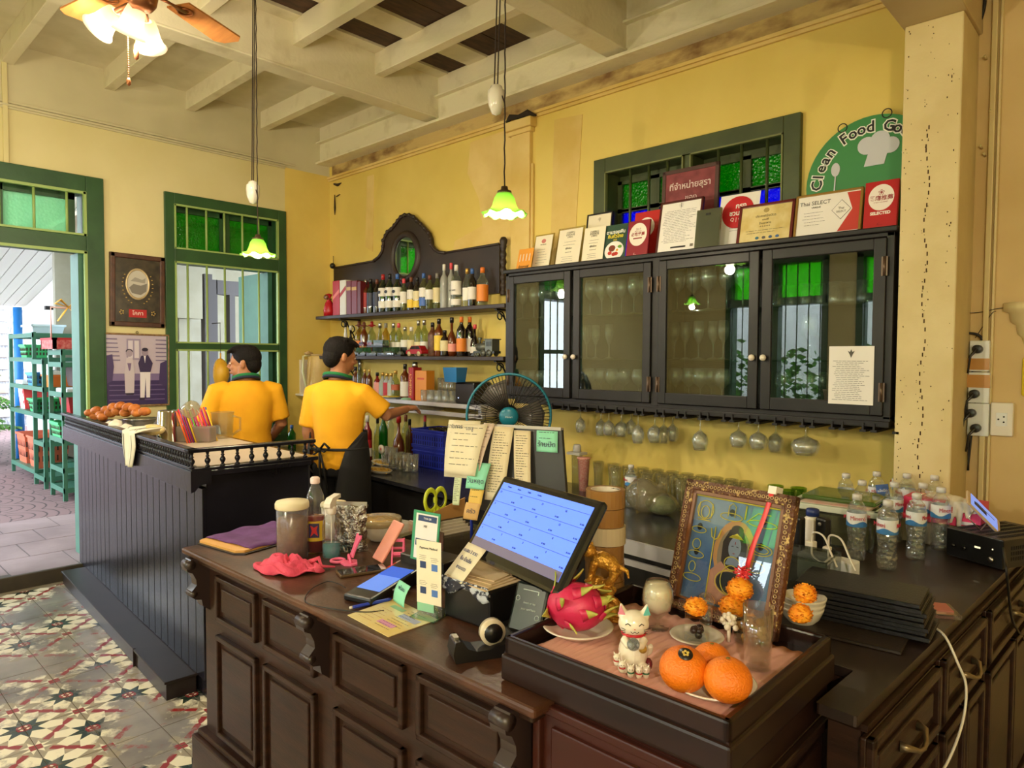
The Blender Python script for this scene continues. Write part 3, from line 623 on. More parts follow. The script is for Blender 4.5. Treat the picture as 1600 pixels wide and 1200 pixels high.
# ------------------------------------------------------------------ furniture
WOOD = mat('dark_brown_wood', (54,33,23), .34, col2=(38,24,17), ns=5, stretch=(1,1,9), bump=.08, bs=30, spec=.25)
WOODX = mat('worn_brown_counter_wood', (88,54,35), .36, col2=(54,33,22), ns=3.2, stretch=(2.2,5,2), bump=.1, bs=24, lo=.3, hi=.7, spec=.4)
BLKW = mat('black_painted_wood', (27,26,35), .27, col2=(20,19,26), ns=4, bump=.1, bs=20, spec=.28)
CABW = mat('charcoal_cabinet_wood', (40,37,37), .42, col2=(31,29,30), ns=5, bump=.06, bs=40, spec=.3)
MAHO = mat('mahogany_wood', (40,23,18), .3, col2=(29,17,14), ns=4, stretch=(1,1,6), spec=.3)
SHELFW = mat('dark_shelf_wood', (52,38,32), .5, col2=(40,30,26), ns=5)
SILV = mat('silver_metal', (190,188,184), .3, metal=1); STEEL = mat('brushed_steel', (204,202,204), .35, metal=.35, col2=(186,184,188), ns=4, stretch=(1,12,1))
BRASS = mat('aged_brass', (140,124,96), .35, metal=.8)
# ---- bar counter with spindle gallery
bar = thing('bar_counter', 'tall black panelled bar counter with a spindle gallery beside the doorway', 'counter', (-3.09, 1.27, 0), math.radians(-3.2))
b = B(); b.box(-2.46, 0, .012, .5, 0, 1.045); obj('body', b, BLKW, bar)
for k in range(24):
    x1 = -.005-.102*k; p = B(); d = -.004 if k < 15 else .0; p.box(x1-.098, x1, d, .02, .09, .96); obj('plank', p, BLKW, bar, bevel=.003)
b = B(); b.box(-2.3, -.12, -.13, .0, 0, .078); b.box(-2.3, -.11, -.14, .012, .078, .09); b.box(-.60, -.595, -.142, -.128, 0, .092); obj('plinth', b, mat('brown_black_plinth', (42,33,33), .35, col2=(32,26,25), ns=5, spec=.3), bar, bevel=.004)
b = B(); b.prism([(-.068,.955),(-.068,1.05),(.02,1.05),(.02,.99),(-.03,.985),(-.05,.96)], 'x', -2.56, .045); obj('frieze_board', b, BLKW, bar, bevel=.003)
b = B(); b.box(-2.5, .03, -.06, .54, 1.04, 1.058); b.box(.0, .04, -.05, .5, 1.02, 1.045); obj('top_moulding', b, BLKW, bar, bevel=.003)
b = B(); b.box(-2.5, .0, -.02, .5, 1.057, 1.062); obj('worktop', b, mat('pale_laminate', (196,180,160), .4), bar)
b = B(); b.box(-2.56, .045, -.078, -.03, 1.128, 1.145); b.box(-.005, .045, -.078, .52, 1.128, 1.145); b.box(-2.52, .02, -.066, -.042, 1.056, 1.066); obj('gallery_rail', b, BLKW, bar, bevel=.004)
b = B(); b.lathe([(.010,0),(.012,.006),(.007,.01),(.006,.014),(.013,.026),(.013,.033),(.005,.046),(.010,.05),(.005,.054),(.008,.066),(.011,.07)], 8)
sm = mesh('spindle', b, BLKW)
for k in range(72):
    o = bpy.data.objects.new('spindle', sm); C.objects.link(o); o.parent = bar; o.location = (.018-.0355*k, -.054, 1.058)
for k in range(1, 9):
    o = bpy.data.objects.new('spindle', sm); C.objects.link(o); o.parent = bar; o.location = (.02, -.054+.066*k, 1.058)
# ---- panelled joinery helper: frame + raised panels on a face. local x along the face, y out of it (negative = outwards)
def panel_at(parent, x0, x1, z0, z1, m, name='panel', y=0, axis='y', raise_=.012, mold=.018):
    b = B(); o_ = -1
    if axis == 'y':
        b.box(x0, x1, y-.004, y+.01, z0, z1)
        for a in ((x0, x1, z0, z0+mold), (x0, x1, z1-mold, z1), (x0, x0+mold, z0, z1), (x1-mold, x1, z0, z1)): b.box(a[0], a[1], y-.018, y, a[2], a[3])
        b.box(x0+2.2*mold, x1-2.2*mold, y-raise_, y, z0+2.2*mold, z1-2.2*mold)
    else:
        b.box(y-.01, y+.004, x0, x1, z0, z1)
        for a in ((x0, x1, z0, z0+mold), (x0, x1, z1-mold, z1), (x0, x0+mold, z0, z1), (x1-mold, x1, z0, z1)): b.box(y, y+.018, a[0], a[1], a[2], a[3])
        b.box(y, y+raise_, x0+2.2*mold, x1-2.2*mold, z0+2.2*mold, z1-2.2*mold)
    return obj(name, b, m, parent, bevel=.004)
# ---- front counter
fc = thing('service_counter', 'dark brown panelled service counter with the till and card reader on it', 'counter', (-2.56, .97, 0), math.radians(.85))
def fx(u, v=1000): p = P(u, v, 1, 1.03); return (p.x+2.56)
b = B(); b.box(.06, 1.60, .06, .6, .0, .83); obj('carcass', b, WOOD, fc)
b = B(); b.box(0, 1.68, 0, .64, .838, .86); b.box(1.66, 1.94, .57, .64, .838, .86); obj('worktop', b, WOODX, fc, bevel=.007)
b = B(); b.box(.02, 1.66, .02, .62, .815, .838); obj('worktop_moulding', b, WOOD, fc, bevel=.006)
b = B(); b.box(.02, 1.62, .02, .6, 0, .175); b.box(.035, 1.62, .035, .6, .175, .195); obj('plinth', b, WOOD, fc, bevel=.005)
xs = [fx(a, bb) for a, bb in ((341,900),(402,930),(413,940),(492,985),(520,985),(628,1050),(648,1060),(793,1140))]
for k in range(4):
    a, c = xs[2*k], xs[2*k+1]
    d = panel_at(fc, a, c, .625, .785, WOOD, 'drawer', y=.06); 
    panel_at(fc, a, c, .215, .575, WOOD, 'door', y=.06)
cb = B(); cb.prism([(.06,.835),(-.005,.835),(-.022,.815),(-.018,.795),(0,.785),(.012,.76),(.014,.74),(-.004,.722),(-.006,.705),(.008,.69),(.03,.685),(.035,.66),(.06,.64)], 'x', -.022, .022)
cb.cyl((-.024,-.006,.815), (.024,-.006,.815), .017, 12); cb.cyl((-.024,.004,.71), (.024,.004,.71), .012, 12)
cm = mesh('corbel', cb, mat('black_brown_corbel', (46,34,32), .35, coat=.2))
for x in (.075, fx(502, 985), 1.60):
    o = bpy.data.objects.new('corbel', cm); C.objects.link(o); o.parent = fc; o.location = (x, 0, 0)
# ---- right-hand return counter and its drawer cabinet
rc = thing('drawer_counter', 'dark wooden drawer counter carrying the menus and water bottles', 'counter', (-.40, 1.56, 0), math.radians(-2.2))
b = B(); b.prism([(-.62,.055),(-.088,.055),(-.088,-.15),(-.01,-.15),(-.01,1.62),(-.62,1.62)], 'z', .838, .86); obj('worktop', b, mat('dark_return_worktop', (44,30,24), .4, col2=(33,23,19), ns=4, stretch=(5,2,2), coat=.1), rc, bevel=.006)
b = B(); b.box(-.6, -.012, .055, 1.6, 0, .836); b.box(-.075, -.012, -.12, .055, 0, .836); b.box(-.075, .0, -.12, 1.6, .82, .834); obj('carcass', b, WOOD, rc)
cosr = lambda p: (p.y-1.56)
ys = [(-.10, .30), (.315, .76), (.775, 1.15)]
ys = [(P(1365,1130,0,-.39).y-1.56, P(1462,1050,0,-.385).y-1.56), (P(1467,1050,0,-.385).y-1.56, P(1536,960,0,-.365).y-1.56), (P(1541,960,0,-.365).y-1.56, 1.58)]
for k, (a, c) in enumerate(ys):
    d = panel_at(rc, a, c, .66, .815, WOOD, 'drawer', y=.0, axis='x', mold=.022)
    h = B(); m_ = (a+c)/2; w_ = min(.06, (c-a)*.3)
    h.tube([(.012,m_-w_,.735),(.03,m_-w_*.9,.735),(.04,m_-w_*.4,.722),(.042,m_,.718),(.04,m_+w_*.4,.722),(.03,m_+w_*.9,.735),(.012,m_+w_,.735)], [.012,.007,.005,.005,.005,.007,.012], 8)
    o = obj('handle', h, BRASS, d)
    for q in range(2):
        y0 = a+(c-a)*q/2+.006; panel_at(rc, y0, y0+(c-a)/2-.012, .1, .63, WOOD, 'door', y=.0, axis='x', mold=.022)
# ---- altar cabinet with tray top
al = thing('altar_cabinet', 'mahogany cabinet with a rimmed tray top holding the offerings', 'cabinet', (-1.01, 1.045, 0), math.radians(.4))
TZ = .922
b = B(); b.box(0, .508, 0, .485, TZ-.012, TZ); obj('tray_floor', b, MAHO, al)
b = B()
for x0, x1, y0, y1 in ((0,.508,0,.016),(0,.508,.469,.485),(0,.016,0,.485),(.492,.508,0,.485)): b.box(x0, x1, y0, y1, TZ-.012, .957)
obj('tray_rim', b, MAHO, al, bevel=.005)
b = B(); b.box(-.006, .514, -.006, .491, .862, TZ-.004); obj('tray_base', b, MAHO, al, bevel=.006)
b = B(); b.box(.075, .503, .012, .48, 0, .862); obj('cabinet_body', b, MAHO, al, bevel=.003)
panel_at(al, .085, .493, .05, .85, mat('red_mahogany_panel', (58,28,20), .3, col2=(60,26,18), ns=3, stretch=(1,1,5), spec=.3), 'door', y=.012, mold=.02)
panel_at(al, .03, .46, .05, .80, MAHO, 'side_panel', y=.503, axis='x', mold=.02)
# ---- steel back worktop along the wall
wt = thing('back_worktop', 'steel topped back counter below the shelves and hanging glasses', 'counter', (0,0,0))
wa, wb, wc, wd = (-5.6, 2.82), (-1.06, 2.50), (-1.06, 3.46), (-5.6, 3.46)
DKST = mat('dark_steel_top', (96,96,104), .22, metal=.75, col2=(78,78,86), ns=4)
b = B(); b.prism([wa, wb, wc, wd], 'z', .725, .75); obj('worktop', b, DKST, wt, bevel=.004)
b = B(); b.prism([(wa[0], wa[1]+.04), (wb[0], wb[1]+.04), wc, wd], 'z', 0, .70); obj('carcass', b, mat('black_cabinet_laminate', (26,24,24), .5), wt)
b = B(); b.prism([(-2.3, 2.575), (-1.06, 2.485), (-1.06, 2.5), (-2.3, 2.59)], 'z', .64, .665); b.prism([(-2.3, 2.575), (-1.06, 2.485), (-1.06, 2.5), (-2.3, 2.59)], 'z', .69, .752); obj('steel_rail', b, STEEL, wt, bevel=.003)
# sink counter by the window
sk = thing('sink_counter', 'stone sink counter below the barred window', 'counter', (-5.62, 2.05, 0))
b = B(); b.box(0, .5, 0, .7, 0, .80); obj('carcass', b, mat('pale_green_plaster', (170,165,110), .7, col2=(150,140,90), ns=5), sk)
b = B(); b.box(0, .52, -.02, .1, .80, .83); b.box(0, .52, .5, .72, .8, .83); b.box(0, .06, .1, .5, .8, .83); b.box(.46, .52, .1, .5, .8, .83); obj('worktop', b, mat('worn_stone', (150,146,110), .5, col2=(120,112,84), ns=6), sk, bevel=.004)
t = thing('faucet', 'chrome sink faucet with a long spout beside the green shutter', 'faucet', (-5.5, 2.82, .83))
b = B(); b.tube([(0,0,0),(0,0,.14),(0,-.02,.17),(.06,-.1,.2),(.1,-.2,.26),(.1,-.24,.25)], [.014,.014,.014,.012,.011,.011], 8); obj('spout', b, SILV, t)
b = B(); b.cyl((0,0,0),(0,0,.012),.03,12); b.sph((0,0,.17),.02,8,6); b.tube([(0,0,.17),(.0,.07,.19)], .008, 6); obj('tap_handle', b, SILV, t)

# ---- glass-door cabinet on the back wall
YF = 3.2; CX0, CX1 = P(791,426,1,YF).x, P(1399,353,1,YF).x; CZ0, CZ1 = 1.295, 2.095
gc = thing('glass_cabinet', 'long charcoal wall cabinet with four glass doors full of wine glasses', 'cabinet', (0, 0, 0))
b = B(); b.box(CX0, CX1, YF+.02, 3.49, CZ0, CZ0+.02); b.box(CX0, CX0+.02, YF+.02, 3.49, CZ0, CZ1); b.box(CX1-.02, CX1, YF+.02, 3.49, CZ0, CZ1); xm = P(1025, 500, 1, YF).x; b.box(xm-.015, xm+.015, YF+.02, 3.49, CZ0, CZ1)
obj('carcass', b, CABW, gc)
b = B(); b.box(CX0-.015, CX1+.012, YF-.02, 3.49, CZ1-.012, CZ1+.012); obj('top_board', b, CABW, gc, bevel=.005)
b = B(); b.box(CX0, CX1, 3.475, 3.49, CZ0, CZ1); obj('back_panel', b, mat('cabinet_back_panel', (46,42,38), .7), gc)
b = B(); b.box(CX0, CX0+.028, YF-.004, YF+.03, CZ0, CZ1-.012); b.box(CX1-.03, CX1, YF-.004, YF+.03, CZ0, CZ1-.012); b.box(CX0, CX1, YF-.004, YF+.03, CZ0-.01, CZ0+.014); b.box(CX0, CX1, YF-.004, YF+.03, CZ1-.03, CZ1-.012); b.box(xm-.022, xm+.022, YF-.006, YF+.03, CZ0, CZ1-.012); obj('face_frame', b, CABW, gc, bevel=.003)
SZ = [1.318, 1.545, 1.80]
SHG = glass('shelf_glass', (214,228,222), .8)
for z in SZ[1:]:
    b = B(); b.box(CX0+.02, CX1-.02, YF+.05, 3.475, z-.008, z); obj('glass_shelf', b, SHG, gc)
DX = [(P(797,500,1,YF).x, P(893.5,500,1,YF).x), (P(898,500,1,YF).x, P(1019,500,1,YF).x), (P(1031,500,1,YF).x, P(1187,500,1,YF).x), (P(1192,500,1,YF).x, P(1384,500,1,YF).x)]
DGL = glass('door_glass', (222,230,228), 1.0, 0, f0=.065)
for k, (a, c) in enumerate(DX):
    b = B(); z0, z1, f = CZ0+.016, CZ1-.035, .048
    b.box(a, a+f, YF-.02, YF, z0, z1); b.box(c-f, c, YF-.02, YF, z0, z1); b.box(a+f, c-f, YF-.02, YF, z1-f, z1); b.box(a+f, c-f, YF-.02, YF, z0, z0+f+.01)
    d = obj('door', b, CABW, gc, bevel=.004)
    b = B(); b.box(a+f, c-f, YF-.011, YF-.008, z0+f, z1-f); obj('pane', b, DGL, d)
    b = B()
    hx = a+.004 if k % 2 == 0 else c-.004
    for z in (z0+.1, z1-.12): b = B(); b.cyl((hx, YF-.024, z-.04), (hx, YF-.024, z+.04), .006, 8); b.box(hx-.012, hx+.012, YF-.023, YF-.019, z-.04, z+.04); obj('hinge', b, mat('bronze_hinge', (96,78,64), .35, metal=.6), d)
    kx = c-.02 if k % 2 == 0 else a+.02
    b = B(); ax = Euler((PI/2, 0, 0)).to_matrix(); b.lathe([(.006,0),(.006,.01),(.014,.014),(.016,.022),(.012,.03),(.0,.033)], 12, at=(kx, YF-.018, 1.555), axis=ax); obj('knob', b, mat('porcelain', (226,216,200), .2), d)
# stemware rack below
b = B(); b.box(CX0+.1, CX1, YF-.02, YF+.01, 1.262, 1.288); b.box(CX0+.1, CX1, YF, 3.49, 1.278, 1.29); obj('rack_board', b, CABW, gc, bevel=.003)
n_s = 15; xr0, xr1 = P(875, 640, 1, YF).x, P(1385, 672, 1, YF).x
for k in range(n_s):
    x = xr0+(xr1-xr0)*k/(n_s-1); b = B()
    b.prism([(x-.055,YF-.03),(x-.03,YF-.03),(x-.03,3.46),(x-.055,3.46)], 'z', 1.240, 1.25); b.prism([(x+.03,YF-.03),(x+.055,YF-.03),(x+.055,3.46),(x+.03,3.46)], 'z', 1.240, 1.25)
    b.box(x-.046, x-.038, YF-.028, 3.46, 1.25, 1.278); b.box(x+.038, x+.046, YF-.028, 3.46, 1.25, 1.278); obj('rack_rail', b, CABW, gc)
# ---- bar shelves on the wall
def shelf(name, label, x0, x1, y0, z, th=.028, m=None):
    t = thing(name, label, 'shelf', (x0, y0, z-th)); b = B(); b.box(0, x1-x0, 0, 3.49-y0, 0, th); obj('board', b, m or SHELFW, t, bevel=.004); return t
S1, S2, S3 = 1.902, 1.556, 1.222
YS1 = 3.24
s1 = shelf('bar_shelf', 'upper dark wooden bar shelf under the mirror board', P(493,498,1,YS1).x, P(788,484,1,YS1).x, YS1, S1)
s2 = shelf('bar_shelf', 'lower dark wooden bar shelf with toy cars and liqueurs', P(493,555,1,YS1).x, P(786,557,1,YS1).x, YS1, S2)
def scroll(t, x, z):                                   # wrought iron bracket, local
    b = B(); y1 = 3.485-YS1
    b.box(x-.012, x+.012, y1-.012, y1, z-.26, z); b.box(x-.01, x+.01, .04, y1, z-.01, z)
    def sp(cy, cz, r, a0, turns, s=1): return [(x, cy+s*r*(1-.75*i/14)*math.cos(a0+turns*2*PI*i/14), cz+r*(1-.75*i/14)*math.sin(a0+turns*2*PI*i/14)) for i in range(15)]
    b.tube(sp(.085, z-.05, .04, 0, 1.1), .005, 6); b.tube(sp(.16, z-.09, .035, 1.5, -1.1), .005, 6); b.tube(sp(y1-.05, z-.19, .04, 1.2, 1.1), .005, 6)
    b.tube([(x,.06,z-.015),(x,.12,z-.05),(x,y1-.07,z-.13),(x,y1-.03,z-.22)], .006, 6)
    obj('scroll_bracket', b, BLACKM, t)
L1 = P(788,484,1,YS1).x-P(493,498,1,YS1).x
for t in (s1, s2): scroll(t, L1-.12, 0); scroll(t, .32, 0)
# headboard with oval mirror
prof = [(521,440),(521,419),(584,408),(592,402),(597,394),(599,385),(599,376),(603,368),(606,362),(612,358),(617,352),(622,345),(627,339),(633,336),(640,336),(647,339),(652,345),(658,350),(664,357),(670,364),(673,373),(674,382),(679,389),(686,394),(696,395),(780,381)]
pts = [(P(u,v,1,3.46).x, P(u,v,1,3.46).z) for u, v in prof]; pts[0] = (pts[0][0], 2.0)
hb = thing('mirror_headboard', 'carved dark wooden mirror board with arched top above the bar shelf', 'mirror', (0, 0, 0))
mc = P(632, 401, 1, 3.45); ea, eb = .145, .158
def ell(k, s=1.0): return (mc.x+ea*s*math.cos(k), mc.z+eb*s*math.sin(k))
b = B(); b.prism(pts+[(pts[-1][0], 2.0)], 'y', 3.462, 3.488); obj('board', b, SHELFW, hb, bevel=.003)
b = B(); n = 32; vs = [];
for i in range(n):
    a = 2*PI*i/n
    for s_, y in ((.98, 3.452), (1.05, 3.435), (1.25, 3.44), (1.32, 3.462)): x, z = ell(a, s_); vs.append((x, y, z))
b.add(vs, [(i*4+j, (i+1)%n*4+j, (i+1)%n*4+j+1, i*4+j+1) for i in range(n) for j in range(3)], True); obj('mirror_frame', b, SHELFW, hb)
b = B(); b.prism([ell(2*PI*i/n, 1.0) for i in range(n)], 'y', 3.455, 3.461); obj('mirror_glass', b, mat('mirror', (200,205,200), .03, metal=1), hb)
b = B(); edge = pts[2:-1]; b.tube([(x, 3.458, z) for x, z in edge], .014, 6); b.tube([(pts[1][0], 3.458, pts[1][1]), (pts[2][0], 3.458, pts[2][1])], .009, 6); b.tube([(edge[-1][0], 3.458, edge[-1][1]), (pts[-1][0], 3.458, pts[-1][1])], .009, 6)
for i in range(3, len(edge)-3): b.sph((edge[i][0], 3.455, edge[i][1]), .017, 8, 6)
obj('carved_edge', b, SHELFW, hb)
xr = P(785, 400, 1, 3.44).x; b = B(); b.lathe([(.02+.004*math.sin(i*1.4), 1.98+.012*i) for i in range(30)]+[(.026, 2.345), (.028, 2.36), (.018, 2.38), (0, 2.385)], 10, at=(xr, 3.45, 0)); obj('twisted_post', b, SHELFW, hb)
b = B(); b.sph((pts[1][0], 3.45, pts[1][1]+.02), .026, 8, 6); b.cyl((pts[1][0], 3.46, pts[1][1]+.02), (pts[1][0], 3.46, pts[1][1]+.11), .003, 6); obj('finial', b, BLACKM, hb)
# steel shelf
t = thing('steel_shelf', 'long steel wall shelf with whisky bottles and small tumblers', 'shelf', (-4.95, 3.22, S3-.03))
b = B(); b.box(0, 1.62, 0, .26, 0, .03); obj('board', b, STEEL, t, bevel=.006)
b = B(); b.box(0, 1.62, -.012, .005, .004, .034); b.box(0, 1.62, .0, .02, -.06, -.03); b.box(.9, .93, 0, .26, -.05, 0); b.box(1.58, 1.61, 0, .26, -.05, 0); obj('edge_rail', b, STEEL, t, bevel=.003)
# ------------------------------------------------------------------ glassware and bottles
GL = glass('clear_glassware', (250,252,250), 1.0, .05, f0=.12, opaque=.20, body=(240,242,236), pwr=1.8); GL_B = glass('clear_bottle_glass', (238,244,236), 1.0, .02, opaque=.08, body=(220,226,210))
BG = {'clear': GL_B, 'green': mat('dark_green_bottle', (16,34,20), .08, spec=.8, coat=.6), 'dark': mat('near_black_bottle', (22,16,16), .08, spec=.8, coat=.6),
      'amber': mat('amber_bottle', (96,44,14), .1, spec=.7, coat=.5), 'frost': mat('frosted_bottle', (150,152,146), .35, coat=.3), 'red': mat('red_syrup', (120,16,20), .12, coat=.5),
      'gold': glass('tequila_glass', (226,206,120), 1, .02, opaque=.25, body=(214,180,80)), 'pale': glass('pale_spirit_glass', (214,222,180), 1, .02, opaque=.12, body=(200,200,150)),
      'grn': glass('bright_green_glass', (40,140,50), 1, .03, opaque=.5, body=(30,130,40)), 'brown': mat('brown_textured_bottle', (110,66,34), .4, col2=(70,40,22), ns=60), 'white': mat('white_bottle', (220,216,206), .3)}
def cm(name, c, r=.45, **k): return mat(name, c, r, **k)
CAPS = {'black': cm('black_cap', (24,22,22), .3), 'gold': cm('gold_cap', (200,160,80), .3, metal=.6), 'red': cm('red_cap', (170,30,30), .35), 'pink': cm('pink_cap', (220,80,90), .35), 'white': cm('white_cap', (226,222,212), .4), 'orange': cm('orange_cap', (226,120,40), .4), 'blue': cm('blue_cap', (60,100,170), .35), 'silver': SILV, 'grey': cm('grey_cap', (130,126,120), .4), 'brown': cm('brown_cap', (110,60,40), .4)}
SHP = {'std': [(.0,0),(.96,0),(1,.02),(1,.60),(.92,.67),(.60,.74),(.38,.80),(.34,.86),(.33,.93)], 'slim': [(.0,0),(.97,0),(1,.02),(1,.64),(.8,.71),(.42,.77),(.34,.84),(.32,.93)],
       'round': [(.0,0),(.8,0),(1,.10),(1.0,.32),(.86,.48),(.5,.58),(.26,.66),(.24,.92)], 'cone': [(.0,0),(1,0),(1,.1),(.86,.34),(.5,.62),(.3,.8),(.28,.93)], 'flask': [(.0,0),(.96,0),(1,.04),(1,.55),(.8,.68),(.4,.76),(.34,.92)]}
def bottle(name, label, loc, h, r, shp, g, cap='black', lab=None, group=None, txt=None, flat=1, capr=.4, rz=0):
    t = thing(name, label, 'bottle', loc, rz, group); n = 16
    prof = [(max(a*r, 0.0), z*h) for a, z in SHP[shp]]
    b = B(); b.lathe(prof, n); 
    if flat != 1: b.v = [(x, y*flat, z) for x, y, z in b.v]
    obj('body', b, BG[g], t)
    b = B(); cr = r*capr; b.lathe([(cr, .86*h), (cr, .985*h), (cr*.8, h)], 12); obj('cap', b, CAPS[cap], t)
    for (z0, z1, c, *rest) in (lab or ()):
        m = cm('label_%d_%d_%d' % c, c, .5); b = B(); q = 1.018
        b.shell([(r*q, z0*h), (r*q, z1*h)], n); 
        if flat != 1: b.v = [(x, y*flat*1.02, z) for x, y, z in b.v]
        obj('paper_label', b, m, t)
    if txt:
        s, size, zz, c = txt; text(s, size, cm('ink_%d_%d_%d' % c, c, .6), t, TM(0, -r*flat*1.03-.0006, zz*h, PI/2))
    return t
SFX = (CAM - Vector((-4.6, 3.3, 1.9))).normalized()
def XS(u, y, v=480): return P(u, v, 1, y).x
D = {'w': (226,222,212), 'cr': (220,206,160), 'bl': (70,110,190), 'yl': (230,196,60), 'rd': (170,30,36), 'bk': (30,28,30), 'or': (226,130,40), 'pk': (226,150,140), 'gr': (70,120,80), 'dk': (60,64,84)}
row = [  # u, vtop, radius, shape, glass, cap, labels, text, description
 (571.5,437.5,.033,'slim','amber','silver',[(.2,.62,D['rd'])],None,'amber whisky bottle with red label and silver cap'),
 (579,436,.033,'slim','green','black',[(.22,.6,D['dk'])],None,'dark whisky bottle with slate striped label'),
 (589,436.5,.033,'slim','dark','brown',[(.2,.62,D['dk'])],None,'near black bottle with slate label and brown neck'),
 (598.5,429,.038,'std','green','red',[(.12,.30,D['w']),(.42,.64,D['w'])],None,'dark green vermouth bottle standing next to the slate labelled ones'),
 (609,428,.038,'std','green','black',[(.12,.30,D['w']),(.42,.64,D['w'])],None,'middle one of three dark green vermouth bottles'),
 (621,428,.038,'std','green','blue',[(.12,.30,D['w']),(.42,.64,D['w'])],None,'dark green vermouth bottle nearest the pink capped bottle'),
 (631,435.6,.034,'slim','pale','pink',[(.25,.6,D['w'])],None,'clear bottle with pink cap'),
 (642.5,433,.033,'std','dark','brown',[(.1,.34,D['yl']),(.36,.62,D['w'])],None,'dark rum bottle with yellow and white label'),
 (652,433,.033,'std','dark','black',[(.1,.3,D['yl']),(.32,.58,D['cr'])],None,'dark rum bottle with cream and yellow label'),
 (662,427,.035,'std','pale','blue',[(.12,.34,D['bl']),(.36,.6,D['w'])],None,'clear rum bottle with blue and white label and blue neck'),
 (671.5,430,.035,'std','pale','brown',[(.3,.58,D['w'])],None,'pale rum bottle with a tan neck wrap'),
 (683,427,.035,'slim','pale','grey',[(.2,.6,D['cr'])],None,'pale spirit bottle with tall cream label'),
 (694,413,.030,'slim','frost','white',None,None,'tall frosted vodka bottle next to the cream labelled one'),
 (705,411,.030,'slim','frost','pink',None,None,'tall frosted vodka bottle partly behind the white rum'),
 (713,414,.038,'std','clear','white',[(.06,.2,D['w']),(.3,.62,D['w'])],('BACARDI',.016,.40,(30,30,30)),'clear white rum bottle with white cap'),
 (730,419.7,.033,'std','clear','gold',[(.18,.5,D['w'])],None,'clear bottle with gold cap'),
 (738,419.7,.033,'std','dark','blue',[(.2,.52,D['w'])],None,'dark spirit bottle with blue neck and white label'),
 (754,418,.040,'std','clear','orange',[(.12,.55,D['or'])],None,'clear bottle with orange cap and orange label at the shelf end'),
]
for i, (u, vt, r, sh, g, cap, lab, tx, ds) in enumerate(row):
    y = 3.36 - (.03 if i in (3,4,5,14,17) else 0) + (.04 if i in (13, 11) else 0); p = P(u, vt, 1, y)
    bottle('liquor_bottle', ds+', top bar shelf', (p.x, y, S1+.0005), p.z-S1, r, sh, g, cap, lab, 'bottles on the upper bar shelf', tx)
    if i in (3, 4, 5):
        t = [o for o in bpy.data.objects if o.name.startswith('liquor_bottle')][-1]
        b = B(); b.prism([(.019*math.cos(a*PI/8), .013*math.sin(a*PI/8)+.53*(p.z-S1)) for a in range(16)], 'y', -r*1.02-.001, -r*1.02-.0022); obj('emblem', b, cm('ink_30_28_30', (30,28,30)), bpy.data.objects[list(bpy.data.objects.keys()).index(t.name)] if False else t)
def carton(name, label, x0, x1, y0, y1, z0, z1, c, stripes=(), txt=None, rz=0, cat='box', grp=None):
    t = thing(name, label, cat, ((x0+x1)/2, (y0+y1)/2, z0), rz, grp); w_, d, h = (x1-x0)/2, (y1-y0)/2, z1-z0
    b = B(); b.box(-w_, w_, -d, d, 0, h); obj('carton', b, cm('carton_%d_%d_%d' % c, c, .45), t, bevel=.002)
    for k, (poly, cc) in enumerate(stripes):
        b = B(); b.prism([(x*w_, z*h) for x, z in poly], 'y', -d-.0012-.0006*k, -d+.001); obj('print', b, cm('print_%d_%d_%d' % cc, cc, .5), t)
    if txt: s, size, zz, cc, ry = txt; text(s, size, cm('ink_%d_%d_%d' % cc, cc), t, TM(0, -d-.003, zz*h, PI/2) @ Matrix.Rotation(ry, 4, 'Z'))
    return t
for k, (u0, u1, vt, c, st, lb) in enumerate((
    (523,533,439,(176,20,30),[([(-1,.45),(1,.65),(1,.75),(-1,.55)],(226,120,110))],'bright red whisky box with a slanted pale stripe'),
    (534,543.5,438,(216,210,196),[([(-1,.5),(1,.72),(1,.84),(-1,.62)],(170,24,34))],'white whisky box with a slanted red stripe'),
    (544.5,551.5,439,(110,22,34),[([(-.9,.72),(.9,.72),(.9,.82),(-.9,.82)],(200,160,90))],'wine red box with a gold patch beside the white box'),
    (552.5,560.5,439,(116,24,36),[([(-.9,.72),(.9,.72),(.9,.82),(-.9,.82)],(200,160,90))],'wine red box with a gold patch beside the amber bottle'),
    (561.5,566.5,440,(96,26,30),[],'narrow dark red box squeezed before the bottles'))):
    y = 3.32; a, c2 = XS(u0, y), XS(u1, y); z = P((u0+u1)/2, vt, 1, y).z
    carton('whisky_box', lb+', top bar shelf', a, c2, 3.30, 3.39, S1+.0005, z, c, st, grp='boxes on the upper bar shelf')
t = thing('gift_pouch', 'red gift pouch tied with a brown ribbon on the top bar shelf', 'pouch', (XS(514, 3.30), 3.3, S1))
b = B(); b.lathe([(0,0),(.045,0),(.05,.05),(.035,.11),(.012,.15),(.03,.19),(.0,.2)], 12, wob=lambda a, j: 1+.12*math.sin(5*a+j)); obj('bag', b, cm('red_satin', (180,24,34), .35), t)
b = B(); b.ring((0,0,.15), .018, .006); b.sph((0,-.03,.165),(.035,.012,.022),8,6); obj('ribbon', b, cm('brown_ribbon', (120,74,40), .4), t)
